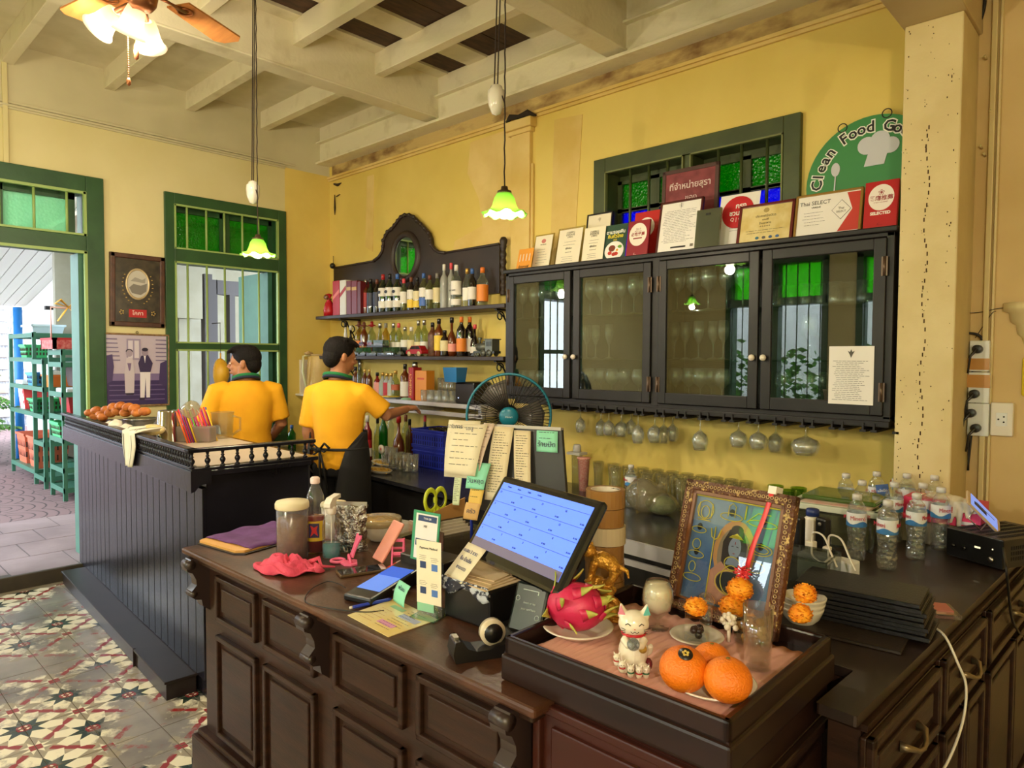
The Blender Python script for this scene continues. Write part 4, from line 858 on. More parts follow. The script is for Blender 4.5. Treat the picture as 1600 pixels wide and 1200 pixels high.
# lower bar shelf
row2 = [(540,504,.030,'cone','white','black',None,'white and black cream liqueur bottle'), (548,509,.034,'round','dark','white',None,'short black liqueur bottle with a white neck'),
 (561,504,.034,'std','gold','brown',[(.15,.45,D['or'])],'golden tequila bottle with a brown hat cap'), (569,505,.034,'std','amber','brown',[(.12,.4,D['or'])],'amber tequila bottle with a brown hat cap'),
 (581,504,.034,'std','pale','red',[(.15,.4,D['rd'])],'clear tequila bottle with a red hat cap'), (594,505,.034,'cone','pale','silver',[(.15,.42,D['bl'])],'clear bottle with a blue triangle label'),
 (603,505,.034,'std','gold','grey',[(.15,.42,D['cr'])],'yellowish bottle with a cream label next to the blue triangle one'), (615,505,.032,'std','pale','silver',[(.15,.42,D['w'])],'first of two clear bottles with white triangle labels'),
 (623,505,.032,'std','pale','pink',[(.15,.42,D['w'])],'clear bottle with a white label and pink neck'), (633,511,.036,'flask','clear','silver',[(.2,.55,D['w'])],'square shouldered clear gin bottle behind the red toy car'),
 (643,511,.036,'flask','clear','white',[(.2,.55,D['cr'])],'square shouldered clear bottle with cream label behind the red toy car'), (654,501,.034,'std','pale','silver',[(.15,.4,D['cr'])],'tall clear bottle behind the toy car roof'),
 (663,500,.034,'std','pale','silver',[(.15,.4,D['w'])],'tall clear bottle beside the brown textured one'), (676,504,.036,'std','brown','black',None,'brown textured liqueur bottle'),
 (686,498,.036,'std','amber','black',[(.15,.55,D['yl'])],'dark red liqueur bottle with a yellow label'), (695,516,.034,'flask','dark','black',[(.2,.6,D['cr'])],'short black square bottle with a cream label'),
 (706,496,.038,'round','amber','black',[(.12,.32,D['pk'])],'round amber brandy bottle with a pink label'), (721,495,.036,'std','dark','orange',[(.12,.45,D['or'])],'dark bottle with an orange label and neck'),
 (734,495,.036,'std','dark','orange',[(.12,.45,D['w'])],'dark bottle with a white label and orange neck'), (742,507,.034,'round','dark','pink',[(.1,.3,D['w'])],'short round dark bottle with a pink cork')]
for i, (u, vt, r, sh, g, cap, lab, ds) in enumerate(row2):
    y = 3.38 if u < 672 else 3.33; 
    if u in (695,): y = 3.29
    if u in (734, 742): y = 3.4
    p = P(u, vt, 1, y); t = bottle('liquor_bottle', ds+', lower bar shelf', (p.x, y, S2+.0005), p.z-S2, r, sh, g, cap, lab, 'bottles on the lower bar shelf')
    if 'hat cap' in ds: b = B(); h = p.z-S2; b.lathe([(.034,.9*h),(.034,.915*h),(.014,.94*h),(.01,1.03*h),(0,1.04*h)], 12); obj('hat', b, CAPS[cap], t)
YT = 3.27
def toy_car(label, u, z, L, m, long_=False, rz=0):
    t = thing('toy_car', label, 'toy car', (XS(u, YT, 550), YT, z), rz); s = L/.15
    b = B(); b.prism([(-.075,.014),(-.073,.034),(-.045,.04),(.0,.042),(.066,.04),(.075,.03),(.075,.014)], 'y', -.028, .028); obj('body', b, m, t, bevel=.004)
    b = B(); b.prism([(-.048,.038),(-.03,.062),(.045,.064),(.064,.04)], 'y', -.024, .024); obj('cabin', b, m, t, bevel=.003)
    b = B(); b.prism([(-.04,.042),(-.027,.058),(.008,.06),(.008,.042)], 'y', -.0255, .0255); b.prism([(.013,.042),(.013,.06),(.042,.06),(.055,.042)], 'y', -.0255, .0255); obj('window', b, cm('dark_toy_window', (30,30,34), .1), t)
    for x in (-.046, .046):
        for y in (-.029, .022): b = B(); b.cyl((x, y, .015), (x, y+.008, .015), .015, 14); b.cyl((x, y-.001, .015), (x, y+.009, .015), .007, 10); obj('wheel', b, cm('cream_wheel', (200,180,140), .5), t)
    t.scale = (s, s, s); return t
toy_car('red toy hatchback with cream wheels on the lower bar shelf', 652, S2, .185, cm('toy_red', (160,20,34), .2, coat=.6))
CASE = glass('display_case', (225,232,228), 1)
def case(label, u0, u1, z0, h, m):
    x0, x1 = XS(u0, YT, 550), XS(u1, YT, 550); t = thing('display_box', label, 'box', ((x0+x1)/2, YT, z0)); w_ = (x1-x0)/2-.002
    b = B(); b.box(-w_, w_, -.03, .03, 0, .012); obj('base', b, CAPS['black'], t)
    b = B(); b.box(-w_, w_, .026, .03, .012, h); obj('picture_card', b, m, t)
    b = B(); b.box(-w_*.7, w_*.7, -.014, .014, .012, .026); b.box(-w_*.35, w_*.4, -.012, .012, .026, .036); obj('model_car', b, CAPS['grey'], t, bevel=.003)
    b = B(); b.box(-w_, w_, -.03, .026, .012, h); obj('cover', b, CASE, t); return h
h1 = P(560, 543, 1, YT).z-S2
case('clear display box with a mint card at the wall end of the lower shelf', 551, 562, S2, h1, cm('mint_card', (150,200,170)))
case('clear display box with a bright green card on the lower shelf', 562.5, 575, S2, h1, cm('grass_card', (90,190,70)))
case('clear display box with a grey toy car on the lower shelf', 577, 592, S2, h1, cm('grey_card', (120,124,116)))
case('long clear display box with a yellow green card on the lower shelf', 594, 620, S2, h1, cm('lime_card', (150,180,80), col2=(80,110,60), ns=40))
case('dark display box beside the red toy hatchback', 621, 631, S2, h1, CAPS['black'])
case('display box with a green card lying on top of the other display boxes', 578, 603, S2+h1+.001, h1*.8, cm('olive_card', (120,160,90), col2=(200,200,120), ns=30))
toy_car('small dark red toy car on top of the wall end display boxes', 566, S2+h1+.001, .1, cm('toy_maroon', (96,24,26), .25))
# toy train
p = P(760, 556, 1, YT); t = thing('toy_train', 'grey toy steam locomotive on the lower bar shelf near the glass cabinet', 'toy train', (p.x, YT, S2)); GT = cm('toy_train_grey', (96,98,88), .4, metal=.4); GT2 = cm('toy_train_dark', (50,52,46), .4, metal=.3)
b = B(); b.cyl((-.075,0,.06),(.02,0,.06),.026,14); obj('boiler', b, GT, t)
b = B(); b.box(.02,.085,-.034,.034,.03,.105); b.box(.012,.095,-.04,.04,.105,.112); obj('cab', b, GT, t, bevel=.002)
b = B(); b.box(.03,.05,-.036,-.033,.065,.095); b.box(.058,.078,-.036,-.033,.065,.095); obj('cab_window', b, GT2, t)
b = B(); b.lathe([(.01,.08),(.008,.1),(.016,.118),(.014,.122)], 10, at=(-.06,0,0)); b.sph((-.02,0,.09),(.012,.012,.012),8,6); obj('chimney', b, GT, t)
b = B(); b.box(-.09,.1,-.03,.03,.018,.034); b.prism([(-.12,.004),(-.09,.03),(-.09,.004)],'y',-.03,.03); obj('chassis', b, GT2, t)
for x, r in ((-.07,.012),(-.045,.012),(.0,.022),(.055,.022)):
    for y in (-.036,.03): b = B(); b.cyl((x,y,r),(x,y+.006,r),r,14); b.ring((x,y-.001,r), r*.85, .002, 'y', 14, 6); obj('wheel', b, GT, t)
t.scale = (1.05,)*3
# shelf of whisky and tumblers (steel shelf)
row3 = [(556,573,.03,'std','amber','black',None,'dark bottle beside the ear of the standing waiter'),(563,566,.03,'std','pale','silver',None,'tall clear bottle just behind the waiter'),(570,577,.028,'std','amber','gold',None,'first gold capped miniature behind the waiter'),(577,577,.028,'std','amber','gold',None,'second gold capped miniature behind the waiter'),
 (589.5,582,.034,'flask','red','black',[(.1,.6,D['pk'])],'flask bottle with a pink label'),(598,582,.036,'flask','frost','gold',[(.1,.6,(150,160,150))],'grey green flask bottle with a gold cap'),(604.5,583,.036,'flask','frost','gold',[(.08,.62,D['rd'])],'flask bottle with a red label'),(611,583,.034,'flask','frost','gold',[(.1,.6,(170,176,166))],'silver labelled flask bottle'),
 (618,579,.04,'flask','pale','gold',[(.3,.5,(170,80,40))],'clear flask bottle with a slanted orange label'),(633,569,.038,'slim','amber','black',[(.08,.5,D['w'])],'brown whisky bottle with a white label')]
for i, (u, vt, r, sh, g, cap, lab, ds) in enumerate(row3):
    y = 3.36 if i < 4 else 3.33; p = P(u, vt, 1, y); bottle('spirit_bottle', ds+', steel shelf', (p.x, y, S3+.0005), p.z-S3, r, sh, g, cap, lab, 'bottles on the steel shelf', flat=.75 if sh == 'flask' else 1)
y = 3.31; z = P(648, 574, 1, y).z; t = carton('brandy_box', 'tall red box with vertical gold lettering on the steel shelf', XS(644.5,y,600), XS(652.5,y,600), y-.04, y+.04, S3+.0005, z, (150,24,30), [([(-.25,.0),(.25,0),(.25,1),(-.25,1)],(176,40,36))], ('REGENCY', .038, .48, (226,180,90), PI/2))
b = B(); b.lathe([(.022,z-S3),(.022,z-S3+.02),(.016,z-S3+.04),(0,z-S3+.04)], 12); obj('bottle_neck', b, CAPS['silver'], t)
z = P(662, 579, 1, y).z; carton('brandy_box', 'wide orange yellow box on the steel shelf', XS(653.5,y,600), XS(671,y,600), y-.03, y+.05, S3+.0005, z, (206,130,30), [([(-.6,.7),(.6,.7),(.6,.76),(-.6,.76)],(190,70,30))])
carton('small_carton', 'small white and red carton beside the red brandy box', XS(638,y,600), XS(643,y,600), y, y+.05, S3+.0005, P(641,590,1,y).z, (214,208,200), [([(-1,.3),(1,.3),(1,.6),(-1,.6)],(180,40,40))])
# glass shapes
def gmesh(kind, h, r):
    b = B(); n = 18
    if kind == 'wine': pr = [(r*.78,0),(r*.8,.003),(.005,.012),(.0035,.03),(.0035,.4*h),(.008,.44*h),(r*.8,.56*h),(r,.7*h),(r*.95,.84*h),(r*.78,h),(r*.75,h),(r*.92,.84*h),(r*.96,.7*h),(r*.76,.57*h),(0,.46*h)]
    elif kind == 'flute': pr = [(r*1.1,0),(r*1.1,.003),(.005,.012),(.0035,.38*h),(.007,.42*h),(r*.8,.58*h),(r,.75*h),(r*.85,h),(r*.8,h),(r*.95,.75*h),(r*.74,.58*h),(0,.45*h)]
    elif kind == 'tall': pr = [(0,0),(r*.72,0),(r*.74,.01),(r*.8,.5*h),(r,h),(r*.95,h),(r*.74,.5*h),(r*.66,.02),(0,.02)]
    else: pr = [(0,0),(r*.86,0),(r*.9,.008),(r,h),(r*.94,h),(r*.84,.015),(0,.014)]
    b.lathe(pr, n); return mesh(kind+'_glass', b, GL)
GM = {}
def put_glass(kind, h, r, loc, label, group, name='wine_glass', flip=False, m=None):
    k = (kind, round(h, 3), round(r, 3), m and m.name)
    if k not in GM:
        GM[k] = gmesh(kind, h, r)
        if m: GM[k].materials[0] = m
    o = bpy.data.objects.new(name, GM[k]); C.objects.link(o); o.location = loc
    if flip: o.rotation_euler = (PI, 0, 0)
    return tag(o, label, 'glass', group)
# glasses behind the four doors
inside = {(0,2): ('wine',.205,.034,[817,834,847,860,875],3.33), (0,1): ('flute',.19,.026,[831,840],3.33), (0,0): ('wine',.15,.034,[819,832,846,864,877],3.31),
 (1,2): ('wine',.21,.036,[922,940,956,971,990,1007],3.33), (1,1): ('flute',.2,.027,[917,931,952],3.33), (1,0): ('wine',.17,.040,[921,940,957,977,999],3.31),
 (2,2): ('wine',.23,.044,[1058,1083,1106,1135,1160],3.34), (2,1): ('flute',.2,.03,[1054,1071,1092,1115,1131],3.33), (2,0): ('wine',.18,.044,[1056,1078,1096,1113,1130],3.32),
 (3,2): ('tumbler',.10,.034,[1214,1236,1259,1281,1304,1327,1349,1369],3.32), (3,1): ('wine',.21,.042,[1266],3.32), (3,0): ('wine',.17,.042,[1226,1253,1270,1287],3.32)}
dn = ['the fan side door', 'the second door', 'the third door', 'the pillar side door']; sn = ['bottom', 'middle', 'top']
for (d, s), (kind, h, r, us, y) in inside.items():
    us = sorted(us); nm = {'wine': 'wine_glass', 'flute': 'champagne_glass', 'tumbler': 'tumbler'}[kind]
    for i, u in enumerate(us):
        yy = y + (.03 if i % 2 else -.02); z = SZ[s]+.0005
        lb = ('%s %s from the fan side, %s shelf behind %s' % (ORD[i], nm.replace('_', ' '), sn[s], dn[d])) if len(us) > 1 else 'lone large wine glass on the middle shelf behind the pillar side door'
        if kind == 'tumbler': z = 1.80+.0005; h_ = h
        put_glass(kind, h, r, (XS(u, yy, 500), yy, z + (0)), lb, 'glasses inside the wall cabinet', nm)
# hanging glasses
for i, (u, h, r, y) in enumerate(((907,.155,.032,3.3),(939,.17,.036,3.36),(951,.15,.036,3.26),(971,.16,.042,3.33),(986,.15,.034,3.4),(997,.18,.036,3.27),(1023,.17,.042,3.3),(1037,.18,.038,3.38),(1051,.17,.034,3.42),(1094,.18,.042,3.26),(1154,.15,.045,3.3),(1185,.15,.045,3.3),(1212,.17,.04,3.4),(1259,.155,.066,3.3))):
    put_glass('wine', h, r, (XS(u, y, 680), y, 1.256), '%s upside down wine glass from the fan end hanging in the rack' % ORD[i], 'wine glasses hanging from the rack', flip=True)
# document taped inside the door nearest the pillar
t = thing('licence_sheet', 'white printed licence sheet with a crest taped inside the last cabinet door', 'paper', (0,0,0)); a, c = P(1297,540,1,3.185), P(1365,633,1,3.185)
b = B(); b.box(a.x, c.x, 3.176, 3.178, P(1330,632,1,3.176).z, P(1330,541,1,3.176).z); PAPER = cm('white_paper', (232,228,222), .7); obj('sheet', b, PAPER, t)
INK = cm('ink', (50,50,56), .8)
def lines(parent, x0, x1, z0, z1, n, y, m=INK, th=.0016, seed=0, name='print', jitter=.3, axis=1):
    rg = random.Random(seed); b = B(); st = (z1-z0)/n
    for k in range(n):
        z = z1-st*(k+.5); a_ = x0 + (x1-x0)*rg.uniform(0, .12); e = x0+(x1-x0)*rg.uniform(1-jitter, 1); x = a_
        while x < e:
            w_ = rg.uniform(.05, .16)*(x1-x0); b.quad((x, y, z-th/2), (min(x+w_, e), y, z-th/2), (min(x+w_, e), y, z+th/2), (x, y, z+th/2)); x += w_+.02*(x1-x0)
    return obj(name, b, m, parent)
zt = P(1330,541,1,3.176).z; lines(t, a.x+.015, c.x-.015, P(1330,632,1,3.176).z+.015, zt-.06, 22, 3.1752, seed=1); b = B(); mx_ = (a.x+c.x)/2
b.prism([(mx_+a_, zt+z_-1.575) for a_, z_ in ((-.014,1.555),(-.006,1.54),(0,1.525),(.006,1.54),(.014,1.555),(.005,1.55),(0,1.562),(-.005,1.55))], 'y', 3.1745, 3.1755); obj('crest', b, cm('dark_crest', (70,60,50)), t)
# tumblers on the steel shelf
for i in range(8): put_glass('tumbler', .085, .03, (XS(664+5.9*i+1, 3.28, 610), 3.27+.02*(i % 2), S3+.0005), '%s small tumbler from the orange box, front row on the steel shelf' % ORD[i], 'tumblers on the steel shelf', 'tumbler')
for i in range(4): put_glass('tumbler', .085, .03, (XS(688+6*i, 3.4, 600), 3.41, S3+.0005+.0), '%s small tumbler of the rear row on the steel shelf' % ORD[i], 'tumblers on the steel shelf', 'tumbler'); put_glass('tumbler', .085, .03, (XS(688+6*i, 3.4, 600), 3.41, S3+.0865), '%s small tumbler stacked on the rear row' % ORD[i], 'tumblers on the steel shelf', 'tumbler')
t = thing('speaker_box', 'black box speaker with a small light on the steel shelf', 'speaker', (XS(735, 3.32, 610), 3.34, S3)); b = B(); b.box(-.10,.1,-.08,.1,0,.155); obj('housing', b, CAPS['black'], t, bevel=.015)
b = B(); b.box(-.06,-.055,-.084,-.08,.04,.045); obj('indicator', b, mat('indicator_light', (180,200,255), emit=3), t)
t = thing('blue_bin', 'translucent blue plastic bin leaning on the speaker box', 'bin', (XS(716, 3.26, 600), 3.21+.02, S3+.156)); b = B(); b.add([(-.06,-.04,0),(.06,-.04,0),(.06,.04,0),(-.06,.04,0),(-.07,-.05,.1),(.07,-.05,.1),(.07,.05,.1),(-.07,.05,.1)], [(0,1,5,4),(1,2,6,5),(2,3,7,6),(3,0,4,7),(3,2,1,0)]); obj('bin_body', b, mat('translucent_blue', (30,110,170), .3), t, solid=.004)
t = thing('notepad', 'grey notebook with yellow papers lying on the steel shelf edge', 'notebook', (XS(612, 3.26, 620), 3.29, S3)); b = B(); b.box(-.1,.08,-.05,.06,0,.012); obj('cover', b, cm('slate_cover', (70,84,100)), t); b = B(); b.box(-.13,-.0,-.06,.05,.0125,.02); obj('yellow_pad', b, cm('yellow_paper', (226,196,60)), t)
t = thing('lid', 'round pale green lid on the steel shelf', 'lid', (XS(634, 3.25, 622), 3.26, S3)); b = B(); b.lathe([(0,0),(.045,0),(.045,.012),(.03,.018),(0,.018)], 20); obj('disc', b, cm('pale_green_plastic', (130,180,150), .4), t)
# ------------------------------------------------------------------ documents and signs on the cabinet
ZT = CZ1+.0125
def doc(name, label, u0, u1, vt, y, lean, fr, page, border=.012, cat='frame', th=.012, clear=False, items=None, vb=None, dz=0):
    """frame leaning back on the cabinet; local x across, z up, faces -y"""
    um = (u0+u1)/2; x0, x1 = P(u0, 380, 1, y).x, P(u1, 380, 1, y).x
    L = math.radians(lean); h = (P(um, vt, 1, y+.03).z-ZT-dz)/math.cos(L); w_ = x1-x0
    t = thing(name, label, cat, ((x0+x1)/2, y, ZT+dz), rot=(-L, 0, 0))
    b = B(); b.box(-w_/2, w_/2, 0, th, 0, h); obj('backing' if fr else 'sheet', b, fr or page, t, bevel=.0015)
    if fr:
        if not clear:
            b = B()
            for a in ((-w_/2, w_/2, 0, border), (-w_/2, w_/2, h-border, h), (-w_/2, -w_/2+border, 0, h), (w_/2-border, w_/2, 0, h)): b.box(a[0], a[1], -.006, 0, a[2], a[3])
            obj('frame', b, fr, t, bevel=.002)
        b = B(); b.box(-w_/2+border, w_/2-border, -.0015, 0, border, h-border); obj('page', b, page, t)
    if items: items(t, w_, h)
    return t
def TX(t, s, size, x, z, c, y=-.0022, sx=1, bold=0): return text(s, size, cm('ink_%d_%d_%d' % c, c, .6), t, TM(x, y, z, PI/2), sx=sx, bold=bold)
def disc(t, x, z, rx, rz_, c, y=-.0018, name='emblem'): b = B(); b.prism([(x+rx*math.cos(2*PI*k/28), z+rz_*math.sin(2*PI*k/28)) for k in range(28)], 'y', y-.0005, y+.0005); return obj(name, b, cm('print_%d_%d_%d' % c, c, .5), t)
def rect(t, x0, x1, z0, z1, c, y=-.0018, name='print'): b = B(); b.box(x0, x1, y-.0004, y+.0004, z0, z1); return obj(name, b, cm('print_%d_%d_%d' % c, c, .5), t)
DR = (140,20,30); BK = (34,32,34); GY = (120,112,100)
ACR = glass('acrylic', (226,222,196), 1); CREAMP = cm('cream_paper', (232,222,196), .7); WINEF = cm('wine_red_frame', (74,24,22), .35); BRF = cm('brown_red_frame', (96,30,28), .35); GOLDF = cm('gold_frame', (150,116,54), .4, metal=.3); REDP = cm('red_plaque', (178,30,34), .4); BLKF = cm('black_frame', (22,20,20), .35)
def it_small(t, w_, h): disc(t, .0, h*.8, .018, .014, (200,120,110)); TX(t, 'TRAVELLERS', .009, 0, h*.7, GY); lines(t, -w_*.3, w_*.3, h*.15, h*.6, 6, -.003, seed=4)
def it_award(t, w_, h):
    TX(t, '( USERS )', .016, 0, h*.86, BK); TX(t, '(CHOICE)', .015, 0, h*.80, BK); TX(t, '( 2023 )', .013, 0, h*.745, BK); TX(t, 'ผู้ใช้เลือก', .014, 0, h*.45, BK); TX(t, '* * * * *', .014, 0, h*.34, BK)
    lines(t, -w_*.25, w_*.25, h*.5, h*.66, 2, -.003, seed=2, jitter=.1); lines(t, -w_*.25, w_*.25, h*.1, h*.26, 3, -.003, seed=3)
doc('tent_card', 'small orange tent card at the end of the cabinet top', 806, 829, 389, 3.25, 14, None, cm('orange_card', (226,150,50), .6), cat='card', th=.002, items=lambda t, w_, h: (TX(t, '| | | |', .05, 0, h*.6, (240,232,214), bold=.001), TX(t, 'น้องกาแฟ', .022, 0, h*.14, (60,50,20))))
doc('certificate', 'pale certificate in a clear stand beside the orange tent card', 829, 859, 366, 3.31, 12, ACR, CREAMP, clear=True, border=.01, th=.006, items=it_small)
doc('certificate', 'award certificate in a clear screwed stand', 865, 906, 355, 3.29, 12, ACR, CREAMP, clear=True, border=.012, th=.008, items=it_award)
doc('certificate', 'crested sheet in a black frame behind the award papers', 911, 951, 333, 3.40, 8, BLKF, CREAMP, border=.01, items=lambda t, w_, h: TX(t, 'ψ', .03, .0, h*.88, GY))
doc('certificate', 'loose award certificate sheet in front of the black frame', 908, 941, 355, 3.26, 10, None, CREAMP, cat='paper', th=.003, items=it_award)
def it_food(t, w_, h):
    disc(t, 0, h*.26, w_*.42, w_*.36, (232,228,220)); disc(t, -w_*.1, h*.33, w_*.15, w_*.12, (120,50,24), -.003); disc(t, w_*.14, h*.27, w_*.12, w_*.1, (240,240,230), -.003); disc(t, w_*.14, h*.27, w_*.05, w_*.045, (230,150,40), -.0038)
    for q in ((-.18,.2),(.0,.16),(.1,.17)): disc(t, w_*q[0], h*q[1], w_*.09, w_*.07, (190,50,30), -.0034)
    disc(t, w_*.24, h*.36, w_*.09, w_*.06, (110,160,60), -.003)
    TX(t, 'ตามรอยฟิน', .028, 0, h*.78, (240,240,230), bold=.0006); TX(t, 'กินทั่วไทย', .028, 0, h*.66, (236,214,60), bold=.0006); TX(t, '2023', .013, 0, h*.56, (236,214,60))
doc('food_poster', 'dark green poster of a fried egg dish with yellow Thai words', 941, 976, 351, 3.27, 10, None, cm('dark_green_print', (40,72,54), .5), cat='poster', th=.003, items=it_food)
def it_red(t, w_, h):
    disc(t, 0, h*.62, w_*.40, w_*.46, (236,228,214)); TX(t, '2017', .016, 0, h*.76, DR); TX(t, 'MUST EAT', .010, 0, h*.70, DR); TX(t, '必吃推薦', .022, 0, h*.62, DR, bold=.0005)
    rect(t, -w_*.2, w_*.2, h*.50, h*.53, DR, -.003); TX(t, 'C...', .014, -.01, h*.1, (230,200,190))
doc('award_plaque', 'red award card with a large white circle behind the 2017 one', 985, 1024, 330, 3.36, 10, None, cm('bright_red_card', (186,36,32), .45), cat='plaque', th=.006, items=lambda t, w_, h: disc(t, 0, h*.66, w_*.34, w_*.36, (236,226,210)))
doc('award_plaque', 'dark red award plaque dated 2017 with a white circle', 977, 1011, 345, 3.27, 9, cm('dark_red_plaque', (140,28,40), .4), cm('dark_red_plaque', (140,28,40)), border=.003, clear=True, cat='plaque', items=it_red)
# the dark red liquor licence board
doc('licence_board', 'weathered dark red board with white Thai lettering propped at the window', 1031, 1119, 262, 3.44, 3, cm('brown_board_frame', (76,50,44), .6), cm('faded_red_board', (134,62,66), .7, col2=(112,48,52), ns=20), border=.022, cat='sign', th=.012,
    items=lambda t, w_, h: (TX(t, 'ที่จำหน่ายสุรา', .049, 0, h*.80, (214,196,190), bold=.0006), TX(t, 'ของ', .045, .01, h*.66, (214,196,190)), TX(t, 'ร้าน', .04, 0, h*.52, (214,196,190))))
doc('certificate', 'printed licence with a crest in a wine red frame', 1024, 1091, 312, 3.28, 11, WINEF, PAPER, border=.012,
    items=lambda t, w_, h: (TX(t, 'ψ', .035, 0, h*.9, BK), lines(t, -w_*.4, w_*.4, h*.2, h*.82, 20, -.003, seed=6), rect(t, -w_*.15, w_*.2, h*.1, h*.13, BK, -.003), rect(t, w_*.3, w_*.37, h*.1, h*.15, GY, -.003)))
def it_plaque(t, w_, h): rect(t, -.012, .012, h*.84, h*.89, BK, -.007)
doc('glass_plaque', 'blank clear glass plaque with a tiny black mark', 1084, 1122, 327, 3.27, 8, glass('plaque_glass', (190,196,170), 1, .05, opaque=.35, body=(170,176,150)), glass('plaque_glass'), border=.004, clear=True, th=.014, cat='plaque', items=it_plaque)
def it_circ(t, w_, h): disc(t, -w_*.02, h*.66, w_*.40, w_*.40, (190,28,36)); TX(t, 'กรุง', .036, w_*.05, h*.77, (240,234,226), bold=.001, y=-.003); TX(t, 'ชวนกิน', .034, 0, h*.64, (240,234,226), bold=.001, y=-.003); TX(t, 'Q | C', .026, -w_*.05, h*.53, (240,234,226), y=-.003); lines(t, -w_*.2, w_*.1, h*.3, h*.4, 2, -.003, seed=7)
doc('poster', 'white sheet with a big red disc between the glass plaque and the brown frame', 1118, 1180, 302, 3.33, 11, None, PAPER, cat='poster', th=.003, items=it_circ)
def it_cert(t, w_, h):
    disc(t, 0, h*.82, .014, .012, (170,150,90)); TX(t, 'ประกาศนียบัตร', .017, 0, h*.68, (90,80,60)); TX(t, 'มอบให้', .012, 0, h*.59, (90,80,60)); TX(t, 'ร้านอาหาร', .015, 0, h*.50, (90,80,60)); TX(t, '* * * * *', .016, 0, h*.41, (90,80,60)); lines(t, -w_*.36, w_*.36, h*.24, h*.36, 2, -.003, seed=8)
    for k in range(4): disc(t, w_*(-.12+.12*k), h*.14, .009, .007, [(60,110,130),(90,90,90),(60,90,130),(70,110,160)][k], -.003)
doc('certificate', 'yellowed certificate in a wide brown red frame', 1150, 1237, 317, 3.27, 12, BRF, cm('yellowed_paper', (222,206,150), .7, col2=(204,180,110), ns=14), border=.014, items=it_cert)
def it_thai(t, w_, h):
    b = B(); b.prism([(w_*.16,.016),(w_*.46,.016),(w_*.46,h-.016),(w_*.27,h-.016),(w_*.36,h*.55)], 'y', -.0026, -.0015); obj('print', b, cm('print_190_60_50', (190,60,50)), t)
    b = B(); q = w_*.135; cx, cz = w_*.2, h*.56; b.prism([(cx-q,cz),(cx,cz+q*1.1),(cx+q,cz),(cx,cz-q*1.1)], 'y', -.0034, -.0024); obj('print', b, PAPER, t); b = B(); q *= 1.05; b.prism([(cx-q,cz),(cx,cz+q*1.1),(cx+q,cz),(cx,cz-q*1.1)], 'y', -.0030, -.0022); obj('print', b, INK, t)
    TX(t, 'Thai SELECT', .026, -w_*.2, h*.78, (60,60,60)); TX(t, 'UNIQUE', .011, -w_*.18, h*.68, BK); TX(t, 'Thai', .015, cx, cz+.006, GY, y=-.0042); TX(t, 'SELECT', .013, cx, cz-.01, GY, y=-.0042); lines(t, -w_*.38, 0, h*.25, h*.6, 5, -.003, seed=9, th=.0014)
doc('certificate', 'wide select award certificate in a gold frame with a red corner', 1239, 1344, 300, 3.27, 10, GOLDF, PAPER, border=.011, items=it_thai)
def it_sel(t, w_, h):
    disc(t, 0, h*.66, w_*.38, w_*.43, (236,228,220)); TX(t, '❀', .03, 0, h*.76, DR); TX(t, '餐廳推薦', .024, 0, h*.64, DR, bold=.0004); TX(t, 'CTRIP GOURMET', .0075, 0, h*.56, DR); TX(t, 'SELECTED', .018, 0, h*.34, (236,228,220), bold=.0008); TX(t, 'C...', .015, 0, h*.12, (90,10,16))
doc('award_plaque', 'bright red plaque reading SELECTED at the pillar end of the cabinet', 1347, 1400, 283, 3.27, 8, REDP, REDP, border=.002, clear=True, th=.016, cat='plaque', items=it_sel)
# round clean food sign
cx, cz, R_ = -1.015, 2.375, .29
t = thing('round_sign', 'round green clean food sign on the wall next to the pillar', 'sign', (cx, 3.45, cz), rot=(-.02, 0, 0))
b = B(); b.prism([(R_*math.cos(2*PI*k/48), R_*math.sin(2*PI*k/48)) for k in range(48)], 'y', 0, .02); obj('disc', b, cm('sign_green', (56,132,72), .5), t)
s = 'Clean Food Good Taste'; RR = R_*.82
for k, ch in enumerate(s):
    if ch == ' ': continue
    a = math.radians(178-9.6*k*1.0)
    for sz, c, yy in ((.075, (236,236,226), -.001), (.07, (20,20,20), -.0022)):
        text(ch, sz, cm('ink_%d_%d_%d' % c, c), t, TM(RR*math.cos(a), yy, RR*math.sin(a), PI/2) @ Matrix.Rotation(a-PI/2, 4, 'Z'), bold=.0055 if sz > .07 else .0014)
b = B(); 
for x, z, r in ((-.02,.155,.04),(.035,.17,.042),(.08,.14,.036),(.03,.13,.045)): b.prism([(x+r*math.cos(k*PI/10), z+r*math.sin(k*PI/10)) for k in range(20)], 'y', -.002-.0004*r*100, 0)
b.prism([(-.01,.13),(.07,.12),(.055,.06),(-.03,.06)], 'y', -.004, 0); obj('chef_hat', b, cm('hat_grey', (196,198,206), .5), t)
b = B(); b.prism([(-.155+.02*math.cos(k*PI/8), .07+.032*math.sin(k*PI/8)) for k in range(16)], 'y', -.003, 0); b.prism([(-.158,.04),(-.152,.04),(-.156,-.05),(-.162,-.05)], 'y', -.003, 0); obj('spoon', b, cm('hat_grey', (196,198,206)), t); b = B(); b.prism([(.125,.1),(.155,.1),(.145,.05),(.142,-.03),(.136,-.03),(.135,.05)], 'y', -.003, 0); obj('fork', b, cm('hat_grey', (196,198,206)), t)
b = B(); b.ring((-.13,-.0,R_*.9), .02, .0025, 'y'); b.ring((.06,-.0,R_*.985), .02, .0025, 'y'); obj('hanging_ring', b, BLACKM, t)
